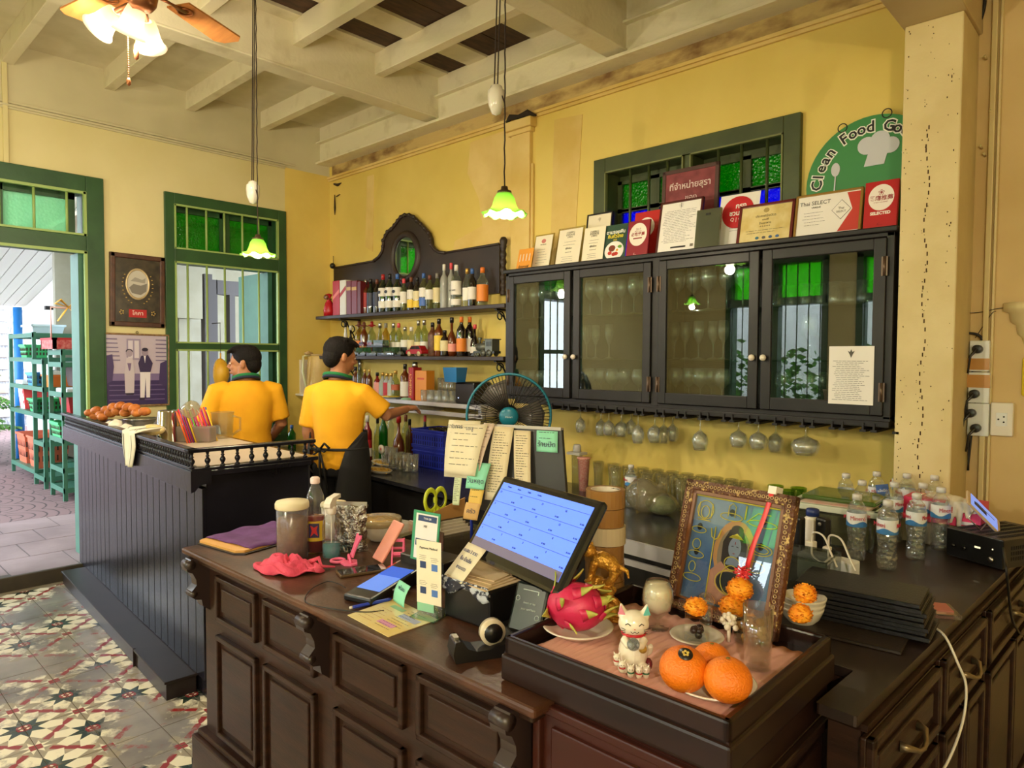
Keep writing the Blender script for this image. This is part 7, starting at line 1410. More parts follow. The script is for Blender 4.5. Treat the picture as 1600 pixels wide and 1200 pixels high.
b = B(); b.lathe([(0,0),(.008,.001),(.008,.003),(0,.004)], 16, at=(0,0,0), axis=Euler((PI/2,0,0)).to_matrix()); obj('gold_coin', b, cm('coin_gold', (180,140,60), .4), t, loc=(.016,-.024,.052)); b = B(); b.sph((.03,.0,.012),(.008,.012,.012),8,6); obj('painted_patch', b, cm('maroon', (110,30,40), .3), t)
for k, (x, y, z) in enumerate(((-.024,-.035,.024),(-.008,-.040,.018),(.008,-.038,.016),(.022,-.032,.014),(-.034,-.026,.034))):
    b = B(); b.sph((x,y,z),(.0075,.007,.0075),10,8); b.sph((x,y+.002,z-.010),(.007,.006,.009),8,6)
    for s_ in (-1,1): b.tube([(x+s_*.004,y,z+.005),(x+s_*.006,y,z+.0105)], [.003,.0008], 6)
    kt = obj('kitten', b, CATW, t); b = B(); b.ring((x,y,z-.0065),.0058,.0012,'z',12,5); obj('kitten_collar', b, cm('kit_col_%d' % (k % 2), ((190,30,40),(40,110,70))[k % 2], .3), kt)
    b = B(); b.sph((x-.0025,y-.0066,z+.001),.0009,6,4); b.sph((x+.0025,y-.0066,z+.001),.0009,6,4); obj('kitten_eyes', b, BLKF, kt)
# ------------------------------------------------------------------ the return counter
for k in range(3):
    q = C1(1252, 975); t = thing('bowl', ['lowest', 'middle', 'top'][k]+' white bowl in the nested stack beside the tray', 'bowl', (q.x+.003*k, q.y, ZC1+.014*k), 0, 'nested white bowls'); b = B(); b.lathe([(0,0),(.026,0),(.028,.004),(.044,.02),(.053,.042),(.0545,.048),(.051,.048),(.042,.024),(.02,.008),(0,.007)], 30); obj('bowl_body', b, CHINA, t)
MEN = mat('black_leatherette', (24,23,26), .42, bump=.15, bs=200); MEN2 = mat('brown_leatherette', (46,36,28), .45, bump=.15, bs=200); MEDG = cm('grey_menu_edge', (60,58,62), .5)
A0 = C1(1290, 945); A1 = C1(1448, 1010); mx_dir = Vector((1, .10, 0)).normalized(); my = Vector((0,0,1)).cross(mx_dir)
M0 = frame_mat(Vector((-.70, 1.875, ZC1)), mx_dir, my, Vector((0,0,1)))
def menu(k, z, dx, dy, rz, w_, d, m, th=.0105):
    t = thing('menu_folder', ('wide brown menu folder at the bottom of the menu stack' if k == 0 else '%s black menu folder from the bottom of the menu stack' % ORD[k-1]), 'menu', (0,0,0), 0, None if k == 0 else 'stacked menu folders'); t.matrix_world = M0 @ Matrix.Translation((dx, dy, z)) @ Matrix.Rotation(rz, 4, 'Z')
    b = B(); b.box(0,w_,0,d,0,.003); b.box(0,w_,0,d,th-.003,th); b.box(0,w_,0,.004,0,th); obj('cover', b, m, t, bevel=.0012); b = B(); b.box(.004,w_-.004,.004,d-.004,.003,th-.003); obj('pages', b, MEDG, t)
menu(0, 0, -.005, -.125, 0, .262, .22, MEN2, .008); z = .0085; rg = random.Random(2)
for k in range(1, 9): menu(k, z, .0+rg.uniform(-.005,.006)+(.008 if k < 4 else -.004*(k > 6)), -.03+rg.uniform(-.005,.005), rg.uniform(-.02,.03), .29, .17, MEN); z += .0112
MZ = z
# clear acrylic coin box
t = thing('acrylic_box', 'clear acrylic box with a small round mechanism beside the menus', 'box', (-.84, 2.0, ZC1), math.radians(4)); ACR2 = glass('clear_acrylic', (222,226,220), 1, .02, opaque=.06, body=(190,196,190))
b = B(); b.box(0,.16,0,.004,0,.115); b.box(0,.16,.146,.15,0,.115); b.box(0,.004,0,.15,0,.115); b.box(.156,.16,0,.15,0,.115); b.box(0,.16,0,.15,.111,.115); obj('box_walls', b, ACR2, t); b = B(); b.cyl((.10,.03,.045),(.10,.08,.045),.026,20); b.ring((.10,.029,.045),.018,.004,'y',20,6); b.cyl((.10,.026,.045),(.10,.03,.045),.009,14); obj('mechanism', b, CAPS['grey'], t)
# power strip with chargers and radios
t = thing('power_strip', 'white power strip block with plugged chargers', 'power strip', (-.83, 2.18, ZC1), math.radians(-8)); b = B(); b.box(0,.17,0,.06,0,.085); obj('strip_body', b, WB_, t, bevel=.006); b = B(); b.box(.02,.045,.012,.04,.085,.12); b.box(.075,.095,.012,.035,.085,.115); obj('plug', b, WHP, t, bevel=.003)
def RD(x, y, lb):
    t = thing('walkie_talkie', lb, 'radio', (x, y, ZC1+.0), math.radians(-20)); b = B(); b.box(-.022,.022,-.012,.02,0.05,.155); obj('radio_body', b, BLKF, t, bevel=.008); b = B(); b.box(-.03,.03,-.02,.03,0,.055); obj('charger_base', b, BLKF, t, bevel=.006); b = B(); b.cyl((-.0,-.0125,.135),(-.0,-.016,.135),.006,12); obj('knob', b, CAPS['grey'], t)
RD(-.90, 2.36, 'black walkie talkie standing nearest the framed picture'); RD(-.83, 2.40, 'black walkie talkie beside the white one with the blue cap')
t = thing('lotion_bottle', 'small white bottle with a navy cap behind the walkie talkies', 'bottle', (-.885, 2.46, ZC1)); b = B(); b.lathe([(0,0),(.03,0),(.032,.02),(.03,.13),(.016,.145)], 18); obj('body', b, WHP, t); b = B(); b.lathe([(.022,.143),(.022,.165),(.018,.168),(0,.168)], 18); obj('cap', b, cm('navy_cap', (30,50,110), .4), t)
b = B(); zz = ZC1
for k in range(2): b.tube(crv([(-.79+.05*k,2.195,zz+.115),(-.785+.05*k,2.19,zz+.15),(-.74+.05*k,2.15,zz+.155),(-.70+.05*k,2.10,zz+.12),(-.67+.05*k,2.06,zz+.095)]), .003, 6)
tag(obj('white_cable', b, WHP), 'pair of white charger cables arching over to the menus', 'cable')
# water bottles
WPL = glass('water_bottle_plastic', (248,250,251), 1, .02, opaque=.05, body=(240,242,244), bumpy=.5, bs=70, f0=.12); wat = glass('bottle_water', (250,252,253), 1, .02, opaque=.03, body=(236,240,244), bumpy=.4, bs=50)
wb = thing('water_bottle', 'x', 'bottle', (-.66, 2.47, ZC1), 0, 'small water bottles on the return counter')
b = B(); b.lathe([(0,.003),(.026,0),(.030,.008),(.031,.04),(.0265,.07),(.030,.09),(.0315,.12),(.0315,.165),(.028,.185),(.014,.205),(.0125,.212)], 20, wob=lambda a_, j: 1+(.05*math.cos(6*a_) if j in (2,3,4) else 0)); obj('body', b, WPL, wb)
b = B(); b.lathe([(.0155,.208),(.0155,.224),(.012,.227),(0,.227)], 16); obj('cap', b, cm('clear_white_cap', (206,204,200), .35), wb)
b = B(); b.shell([(.0322,.125),(.0322,.165)], 20); obj('paper_label', b, cm('bottle_label_white', (226,228,232), .4), wb)
b = B(); b.shell([(.0326,.118),(.0326,.132)], 20, wob=lambda a_, j: (1, .006*math.sin(3*a_)*(j))); obj('wave', b, cm('label_blue', (60,120,180), .4), wb)
for k in range(3): text('Mineré', .021, cm('ink_190_40_60', (190,40,60)), wb, Matrix.Rotation(k*2*PI/3-.5, 4, 'Z') @ TM(0, -.0334, .148, PI/2), name='brand_print', sx=.8)
b = B(); b.lathe([(0,.006),(.025,.004),(.0285,.01),(.0295,.04),(.025,.07),(.0285,.09),(.030,.12),(.030,.165),(.024,.182),(0,.184)], 16); obj('water', b, wat, wb)
ws = [(1385,888,'front row, nearest the menus'),(1337,874,'front row, nearest the walkie talkies'),(1430,872,'front row, nearest the black amplifier'),(1345,842,'left behind the front pair'),(1395,846,'centre of the group'),(1440,848,'second from the amplifier in the middle row'),(1468,858,'touching the amplifier corner'),(1320,826,'farthest back beside the clear food box'),(1368,822,'back row under the blue leaflet'),(1415,826,'back row below the pink box end'),(1458,830,'back row in front of the pink box label'),(1405,806,'very last, against the glove box')]
for k, (u, v, lb) in enumerate(ws):
    q = C1(u, v); lb = ('clear water bottle ' + lb).replace('left behind', 'behind')
    if k == 0: wb.location = q; wb['label'] = lb
    else: dup(wb, q, rz=k*.9, label=lb)
# amplifier with phone on top
q0, q1, q2 = C1(1478, 868), C1(1566, 893), Vector((0,0,0)); ex = (q1-q0).normalized(); ey = Vector((0,0,1)).cross(ex); t = thing('amplifier', 'black vented amplifier at the end of the return counter', 'amplifier', (0,0,0)); t.matrix_world = frame_mat(q0, ex, ey, Vector((0,0,1))); w_ = (q1-q0).length; w_ = max(w_, .17)
b = B(); b.box(0,w_,0,.3,.006,.10); b.box(-.0,w_,0,.01,.004,.102); obj('chassis', b, cm('amp_black', (26,25,26), .4), t, bevel=.003)
b = B()
for i in range(22):
    for j in range(5): b.box(w_*.06+w_*.88*j/5, w_*.06+w_*.88*j/5+.022, .03+.011*i, .036+.011*i, .1002, .1006)
    if i < 20: 
        for j in range(3): b.box(w_+.0002, w_+.0006, .04+.011*i, .046+.011*i, .03+.018*j, .042+.018*j)
o = obj('vent_slots', b, cm('vent_shadow', (6,6,6), .9), t); o['kind'] = 'stuff'
b = B(); b.cyl((w_*.82,-.001,.03),(w_*.82,-.008,.03),.009,16); obj('volume_knob', b, SILV, t)
for x in (.15,.35): b = B(); b.cyl((w_*x,-.001,.045),(w_*x,-.007,.045),.006,12); obj('small_knob', b, BLKF, t)
b = B(); b.box(w_*.52,w_*.62,-.0008,0,.055,.061); b.box(w_*.82,w_*.84,-.0008,0,.062,.066); obj('indicator', b, mat('amp_light', (230,220,180), emit=1.2), t)
M, L, Hh = F((1556, 828), (1569, 812), (1505, 783), .99); t = thing('smartphone', 'smartphone with a lit screen propped tilted on the amplifier', 'phone', (0,0,0))
pa, pb = P(1508,770,2,1.075), P(1560,832,2,.985); c_ = P(1538, 800, 1, 2.86); ux = (_R*62 - _U*62).normalized(); 
vv = (_R*.55+_U*.60 + _f*.9).normalized(); vv = (vv-ux*vv.dot(ux)).normalized(); nn = ux.cross(vv); t.matrix_world = frame_mat(c_, ux, nn*-1, vv) 
s1_ = .080; b = B(); b.box(-s1_, s1_, 0, .009, -.036, .036); obj('phone_body', b, cm('champagne_case', (200,176,140), .4), t, bevel=.004)
b = B(); b.box(-s1_+.014, s1_-.016, -.0008, .0098, -.031, .031); obj('screen', b, mat('phone_screen', (110,140,225), .2, emit=.9), t)
b = B(); b.box(-s1_+.03, s1_-.07, -.0012, .0102, -.012, .006); b.box(-s1_+.04, s1_-.03, -.0012, .0102, .008, .011); obj('screen_rows', b, cm('screen_dark_rows', (40,46,80), .4), t)
for sg in (-1,): b = B(); b.tube([(.02,.004,-.03),(.02,.03,-.06),(-.04,.03,-.06),(-.04,.004,-.03)], .0025, 6); obj('wire_stand', b, SILV, t)
b = B(); b.tube(crv([tuple(P(1560,835,1,2.84)), tuple(P(1566,850,1,2.78))]+[tuple(P(u_,v_,0,-.335)) for u_, v_ in ((1572,885),(1576,925),(1581,965),(1590,985),(1600,1000),(1612,1030))]), .004, 6); tag(obj('black_cable', b, BLACKM), 'black cable falling from the propped phone past the drawers', 'cable')
b = B(); b.tube(crv([(-.42,2.02,.865),(-.385,1.99,.855),(-.355,1.98,.80),(-.34,2.0,.74),(-.34,1.97,.66),(-.35,1.86,.60),(-.365,1.74,.585),(-.37,1.70,.60)]), .0032, 8); b.tube(crv([(-.37,1.70,.60),(-.36,1.72,.52),(-.35,1.74,.42),(-.35,1.80,.3),(-.36,1.8,.05)]), .0032, 8); tag(obj('white_cable', b, WHP), 'white cable looping down in front of the drawers', 'cable')
t = thing('plastic_packet', 'small clear packet with a white and red card at the counter edge', 'packet', (-.43, 2.16, ZC1), .5); b = B(); b.box(-.03,.035,-.05,.05,0,.01); obj('packet', b, CLP, t); b = B(); b.box(-.022,.025,-.02,.045,.002,.012); obj('card', b, cm('rose_card', (190,110,96), .5), t)
# clear food box, leaflet, glove box
t = thing('food_box', 'large clear food box with papers and a green lid', 'box', (-1.03, 2.62, ZC1-.0), math.radians(3)); b = B(); b.add([(.01,.01,0),(.29,.01,0),(.29,.30,0),(.01,.30,0),(0,0,.14),(.3,0,.14),(.3,.31,.14),(0,.31,.14)], [(3,2,1,0),(0,1,5,4),(1,2,6,5),(2,3,7,6),(3,0,4,7)]); obj('box_walls', b, ACR2, t, solid=.003)
b = B(); b.box(-.008,.308,-.008,.02,.128,.15); b.box(-.008,.308,.29,.318,.128,.15); b.box(-.008,.012,-.008,.318,.128,.15); b.box(.29,.308,-.008,.318,.128,.15); obj('box_rim', b, cm('pale_clear_rim', (200,206,190), .3), t, bevel=.003)
b = B(); b.box(.02,.28,.08,.30,.152,.168); obj('green_lid', b, glass('green_lid_plastic', (130,180,90), 1, .05, opaque=.4, body=(140,176,90)), t, bevel=.005); b = B(); b.box(.03,.27,.03,.2,.142,.150); obj('papers', b, cm('pinkish_papers', (206,150,140), .6, col2=(220,210,190), ns=14), t)
b = B(); b.box(.02,.27,.03,.28,.004,.11); obj('contents', b, cm('olive_contents', (150,140,96), .7, col2=(120,110,70), ns=16), t)
t = thing('glove_box', 'pink box of gloves with white gloves pulled out on top', 'box', (P(1412,772,1,2.93).x, 2.93, ZC1+.085), math.radians(-2)); b = B(); b.box(0,.25,0,.12,0,.085); obj('carton', b, cm('pink_carton', (232,66,110), .45, col2=(214,50,92), ns=5), t)
b = B(); b.box(.015,.06,-.001,0,.01,.045); b.box(.19,.235,-.001,0,.008,.02); obj('barcode', b, PAPER, t); text('Manfloss', .026, cm('ink_240_240_240', (240,240,240)), t, TM(.125, -.0015, .055, PI/2)); text('✿', .024, cm('ink_240_240_240', (240,240,240)), t, TM(.03, -.0015, .066, PI/2)); text('✿', .024, cm('ink_240_240_240', (240,240,240)), t, TM(.225, -.0015, .06, PI/2))
b = B(); b.ring((.13,-.0015,.052),.022,.002,'y',20,6,sy=.6); obj('oval_mark', b, cm('mint_mark', (190,226,206), .5), t)
b = B(); b.sph((.11,.05,.092),(.05,.035,.016),12,8); b.sph((.16,.03,.092),(.035,.03,.014),10,8)
for k, (x, l_) in enumerate(((.15,.05),(.165,.075),(.185,.085),(.205,.05),(.22,.03))): b.tube([(x,.02,.094),(x+.004,-.006,.088),(x+.004+.008*k-.02,-.010,.085-l_)], [.013,.012,.008], 8)
obj('gloves', b, cm('latex_white', (226,214,186), .5), t, remesh=.004, smooth=2)
t = thing('storage_tub', 'translucent storage tub under the pink glove box', 'tub', (P(1405,772,1,2.92).x, 2.92, ZC1), math.radians(-2)); b = B(); b.box(0,.27,0,.15,0,.083); obj('tub', b, glass('milky_plastic', (206,204,180), .8, .15, opaque=.6, body=(196,188,160)), t, bevel=.006)
t = thing('blue_leaflet', 'blue folded leaflet standing at the end of the pink glove box', 'leaflet', (-.80, 2.99, ZC1+.0), math.radians(-10), rot=(-.1,-.25,-.2)); b = B(); b.box(0,.05,0,.004,.05,.19); obj('card', b, cm('leaflet_blue', (50,84,150), .5), t); b = B(); b.box(.01,.04,-.001,0,.055,.11); obj('print', b, cm('ink_200_210_220', (200,210,220)), t); text('แจ้งปิด', .014, cm('ink_240_240_240', (240,240,240)), t, TM(.025, -.001, .165, PI/2))
# ------------------------------------------------------------------ back worktop
ZW = .7505
def CW(u, v, z=ZW): p = P(u, v, 2, z); return Vector((p.x, p.y, z))
def gz(u, vt, y): p = P(u, vt, 1, y); return p
# rows of tall glasses along the wall
TG = glass('ribbed_tall_glass', (246,246,232), 1, .04, opaque=.12, body=(236,230,200), pwr=2); k_ = 0; i = 0
for r_, (y, u0, u1, n_) in enumerate(((3.42, 935, 1166, 11), (3.33, 962, 1150, 9), (3.24, 985, 1065, 4))):
    for k in range(n_):
        u = u0+(u1-u0)*k/(n_-1); x = P(u, 760, 1, y).x; put_glass('tall', .165, .036, (x, y, ZW), '%s tall glass from the fan end, %s row on the back counter' % (ORD[k], ('wall', 'middle', 'front')[r_]), 'tall glasses on the back counter', 'tall_glass', m=TG)
GG = glass('green_tall_glass', (190,220,120), 1, .02, opaque=.12, body=(150,190,80))
for k, (u, y) in enumerate(((1212,3.36),(1232,3.28),(1248,3.38),(1268,3.27))): put_glass('tall', .175, .038, (P(u,760,1,y).x, y, ZW), '%s green tinted tall glass from the framed picture' % ORD[k], 'green tinted tall glasses', 'tall_glass', m=GG)
# pink glitter cup, shaker, bag, water bottle, vegetable bag
x = P(912, 730, 1, 3.3).x; t = thing('glitter_cup', 'tall pink glitter cup behind the rear monitor', 'cup', (x, 3.3, ZW)); b = B(); b.lathe([(0,0),(.026,0),(.036,.19),(.042,.195),(.042,.202),(0,.203)], 20); obj('cup', b, mat('pink_glitter', (226,130,120), .4, col2=(240,190,170), ns=120), t)
t = thing('paper_cup_sleeve', 'white pedestal block with grey jar lid behind the rear monitor', 'container', (P(893,700,1,3.3).x-.02, 3.38, ZW)); b = B(); b.lathe([(0,0),(.03,0),(.034,.2),(.0,.2)], 16); obj('jar', b, glass('jar_clear', (220,222,200), 1, opaque=.2, body=(200,196,170)), t); b = B(); b.box(-.05,.05,-.04,.04,.2,.215); b.lathe([(.026,.215),(.026,.25),(.02,.262),(0,.262)], 16); obj('lid', b, cm('shaker_lid', (196,192,186), .35), t)
FILM = glass('thin_film', (226,222,204), 1, .12, bumpy=.5, opaque=.3, body=(214,206,180), bs=30)
q = CW(955, 815); t = thing('plastic_bag', 'clear bag bulging behind the packing tape stack', 'bag', (-1.95, 3.05, ZW)); b = B(); rg = random.Random(4); b.sph((0,0,.09),(.10,.07,.09),18,12); b.v = [(x*(1+.08*math.sin(9*z*10+x*30)), y*(1+.1*math.sin(40*x)), max(0,z)) for x, y, z in b.v]; obj('bag', b, FILM, t)
x = P(986, 745, 1, 3.12).x; dup(wb, (x, 3.12, ZW), label='lone water bottle standing among the tall glasses', group='small water bottles')
t = thing('vegetable_bag', 'knotted clear bag of green vegetables on the steel worktop', 'bag', tuple(CW(1024, 806)+Vector((0,.05,0)))); b = B(); b.sph((0,0,.05),(.085,.06,.05),18,12); obj('vegetables', b, mat('green_vegetables', (110,140,70), .6, col2=(76,110,50), ns=30, bump=.8, bs=50), t); b = B(); b.sph((0,0,.055),(.1,.072,.062),20,14); b.lathe([(.03,.10),(.012,.125),(.010,.135),(.022,.15),(.006,.16)], 12, wob=lambda a_, j: 1+.25*math.sin(4*a_+j)); b.v = [(x*(1+.05*math.sin(50*z)), y, max(.001,z)) for x, y, z in b.v]; obj('film', b, FILM, t)
# blue crates
CB = mat('royal_blue_plastic', (28,42,160), .4); CBD = cm('crate_slot', (10,14,60), .7)
def crate(label, loc, rz, d, m):
    t = thing('crate', label, 'crate', loc, rz); w_, dp, h = d
    b = B(); b.box(0,w_,0,.006,.0,h); b.box(0,w_,dp-.006,dp,0,h); b.box(0,.006,0,dp,0,h); b.box(w_-.006,w_,0,dp,0,h); b.box(0,w_,0,dp,0,.006); obj('crate_walls', b, m, t)
    b = B()
    for z in (.0, h*.72, h-.012): b.box(-.006,w_+.006,-.008,.002,z,z+.012); b.box(-.006,w_+.006,dp-.002,dp+.008,z,z+.012); b.box(-.008,.002,-.006,dp+.006,z,z+.012); b.box(w_-.002,w_+.008,-.006,dp+.006,z,z+.012)
    obj('crate_ribs', b, m, t, bevel=.002)
    n_ = 13; rows = ((.10,.32),(.40,.62))
    for a_, c_ in rows:
        b = B()
        for k in range(n_): x = w_*(.06+.88*k/(n_-1)); b.box(x-.004,x+.004,-.001,.0,h*a_,h*c_)
        o = obj('slot_row', b, CBD, t); o['kind'] = 'stuff'
    return t
q = CW(645, 727); q2 = CW(701, 742); a_ = math.atan2(q2.y-q.y, q2.x-q.x); W_ = .36
crate('lower blue plastic crate with rows of slots on the back counter', (q.x, q.y, ZW+.0), -.02, (W_,.26,.15), CB); crate('upper blue plastic crate stacked on another behind the note pages', (q.x-.004, q.y, ZW+.151), -.02, (W_,.26,.125), CB)
b = B(); rg = random.Random(8)
for k in range(14): x = rg.uniform(.12,.32); y = rg.uniform(.04,.22); b.lathe([(.028,0),(.032,.05),(.029,.05),(.025,.004),(0,.004)], 12, at=(x,y,.07))
t = tag(obj('stacked_cups', b, BG['dark']), 'dark upturned cups filling the upper blue crate', 'cups', kind='stuff'); t.location = (q.x, q.y, ZW+.16)
# bottles left of the crates
for u, vt, y, r, sh, g, cap, lab, ds in ((574,649,3.05,.036,'std','red','white',[(.3,.48,D['rd']),(.12,.3,D['w'])],'red syrup bottle with a red and white label'),(590,652,3.15,.03,'std','pale','black',None,'pale bottle with a black cap next to the red syrup'),
  (599,643,3.15,.036,'std','grn','black',None,'bright green bottle with a black cap'),(610,640,3.3,.03,'slim','clear','silver',None,'empty clear bottle behind the green one'),(623,650,3.15,.046,'round','amber','red',[(.12,.24,D['w'])],'round amber bottle with a yellow collar'),(634,648,3.25,.034,'std','pale','brown',None,'pale clear bottle beside the amber one'),(640,655,3.3,.032,'std','amber','black',None,'small amber bottle next to the blue crate'),(664,649,3.42,.03,'slim','dark','pink',None,'dark bottle with a pink neck behind the crates'),(566,652,3.3,.03,'std','pale','white',None,'clear bottle just beside the waiter'),(456,664,3.0,.034,'std','grn','blue',None,'green detergent bottle with a blue cap by the sink')):
    p = P(u, vt, 1, y); bottle('worktop_bottle', ds+' on the back counter', (p.x, y, ZW), max(.2, p.z-ZW), r, sh, g, cap, lab, 'bottles on the back counter')
for k in range(6): put_glass('tumbler', .12, .034, (P(614+5.6*k, 715, 1, 2.98).x, 2.98+.03*(k % 2), ZW), '%s upturned straight glass from the waiter beside the blue crates' % ORD[k], 'upturned glasses beside the crates', 'tumbler')
for k in range(3): put_glass('tall', .14, .032, (P(596+7*k, 680, 1, 3.0).x, 3.03, ZW), '%s slim glass in front of the green bottle' % ORD[k], 'slim glasses on the back counter', 'tumbler')
t = thing('round_badge', 'round white lid with a red mark leaning on the glasses', 'lid', tuple(P(595, 702, 1, 2.95))); b = B(); b.cyl((0,0,0),(0,.01,0),.032,24); obj('disc', b, WHP, t); text('✶', .04, cm('ink_190_40_40', (190,40,40)), t, TM(0,-.001,0,PI/2))
def noodles(label, u, v, L_, W2, seed):
    p = CW(u, v); t = thing('noodle_tray', label, 'tray', (p.x, p.y, ZW), math.radians(-6)); b = B(); b.lathe([(0,0),(.8,0),(1,.022),(.97,.024),(.78,.006),(0,.006)], 28); b.v = [(x*L_, y*W2, z) for x, y, z in b.v]; obj('tray', b, cm('pale_tray', (196,190,176), .3), t)
    rg = random.Random(seed); b = B()
    for k in range(90):
        a_ = rg.uniform(0, 6.28); q_ = math.sqrt(rg.random())*.8; x, y = q_*math.cos(a_)*L_, q_*math.sin(a_)*W2; z = .012+.02*(1-q_)*rg.random(); pts = [(x,y,z)]
        for j in range(4): pts.append((pts[-1][0]+rg.uniform(-.02,.02), pts[-1][1]+rg.uniform(-.014,.014), max(.01, z+rg.uniform(-.004,.006))))
        b.tube(pts, .003, 5)
    o = obj('noodles', b, cm('yellow_noodles', (226,186,90), .6), t); o['kind'] = 'stuff'
noodles('white tray of yellow noodles beside the blue crates', 608, 727, .2, .10, 1); noodles('smaller white tray of yellow noodles near the waiter', 592, 738, .14, .07, 2)
# small things at the worktop end by the window
t = thing('towel_dispenser', 'small white dispenser box behind the waiter elbow', 'dispenser', tuple(CW(492, 706))); b = B(); b.box(-.05,.05,-.04,.04,0,.09); obj('box', b, WHP, t, bevel=.01); b = B(); b.lathe([(.02,.09),(.024,.16),(.01,.19),(.012,.21),(0,.21)], 14); obj('pump', b, WHP, t)
# plastic container left of the counter
t = thing('clear_food_bin', 'clear plastic bin with lid on a low shelf behind the counter', 'bin', (-2.72, 1.72, .62), math.radians(10)); b = B(); b.add([(.02,.02,0),(.30,.02,0),(.30,.24,0),(.02,.24,0),(0,0,.14),(.32,0,.14),(.32,.26,.14),(0,.26,.14)], [(3,2,1,0),(0,1,5,4),(1,2,6,5),(2,3,7,6),(3,0,4,7)]); obj('bin_walls', b, ACR2, t, solid=.003); b = B(); b.box(-.01,.33,-.01,.27,.14,.158); b.box(.12,.2,.1,.14,.158,.17); obj('lid', b, glass('milky_lid', (214,206,186), 1, .1, opaque=.45, body=(206,196,170)), t, bevel=.005); b = B(); rg = random.Random(1)
for k in range(30): b.sph((rg.uniform(.05,.27), rg.uniform(.05,.21), rg.uniform(.02,.09)), rg.uniform(.012,.02), 6, 4)
obj('contents', b, cm('mixed_contents', (190,176,140), .6, col2=(140,120,90), ns=30), t)
t = thing('low_stand', 'dark low stand carrying the clear plastic bins', 'stand', (-2.74, 1.66, 0)); b = B(); b.box(0,.42,0,.5,.58,.62); b.box(.01,.05,.01,.05,0,.58); b.box(.37,.41,.01,.05,0,.58); b.box(.01,.05,.45,.49,0,.58); b.box(.37,.41,.45,.49,0,.58); obj('stand_body', b, BLKF, t)
t = thing('clear_tub', 'stacked small clear tubs beside the clear bin', 'tub', (-2.70, 2.02, .622)); b = B(); b.box(0,.14,0,.1,0,.11); obj('tub', b, ACR2, t, bevel=.008); b = B(); b.box(-.005,.145,-.005,.105,.11,.118); obj('lid', b, WHP, t)
# ------------------------------------------------------------------ people
SKIN = mat('skin', (178,122,86), .5, col2=(168,110,76), ns=12, spec=.4); HAIR = mat('black_hair', (15,12,12), .75, col2=(24,19,18), ns=60, bump=.5, bs=160, spec=.2)
SHIRT = mat('yellow_polo', (244,176,20), .8, col2=(232,162,12), ns=5, bump=.45, bs=9); COLG = cm('collar_green', (20,110,60), .8); COLN = cm('collar_navy', (24,34,60), .8); TROU = cm('black_trousers', (20,20,22), .85); APR = mat('black_apron', (24,23,24), .85, bump=.2, bs=12)
def loft(b, rings, n=24):
    vs = []
    for (z, cx, cy, rx, ry) in rings:
        for k in range(n): a = 2*PI*k/n; vs.append((cx+rx*math.cos(a)*(1-.10*abs(math.sin(2*a))), cy+ry*math.sin(a), z))
    k_ = len(rings); fs = [(i*n+j, i*n+(j+1)%n, (i+1)*n+(j+1)%n, (i+1)*n+j) for i in range(k_-1) for j in range(n)] + [tuple(reversed(range(n))), tuple((k_-1)*n+j for j in range(n))]
    return b.add(vs, fs, True)
def hand(b, w, d, palm_n, side, curl=.5):
    """w wrist, d direction of the hand, palm_n palm normal, side = thumb side vector"""
    w, d, pn, sd = Vector(w), Vector(d).normalized(), Vector(palm_n).normalized(), Vector(side).normalized()
    b.tube([w-d*.02, w+d*.02, w+d*.055, w+d*.085], [.021,.026,.030,.024], 10, flat=.62)
    for k, (off, ln) in enumerate(((.021,.068),(.007,.076),(-.007,.071),(-.020,.056))):
        p = w+d*.080+sd*off; pts = [p-d*.02]; dir_ = d.copy(); pts.append(p)
        for j in range(3): dir_ = (dir_+pn*curl*.55).normalized(); pts.append(pts[-1]+dir_*ln/3)
        b.tube(pts, [.009,.0088,.0082,.0076,.006], 8)
    p = w+d*.03+sd*.022; q = (d*.6+sd*.8+pn*.25).normalized(); b.tube([p-sd*.012, p+q*.03, p+q*.03+(d+pn*curl).normalized()*.026], [.011,.0098,.0075], 8)
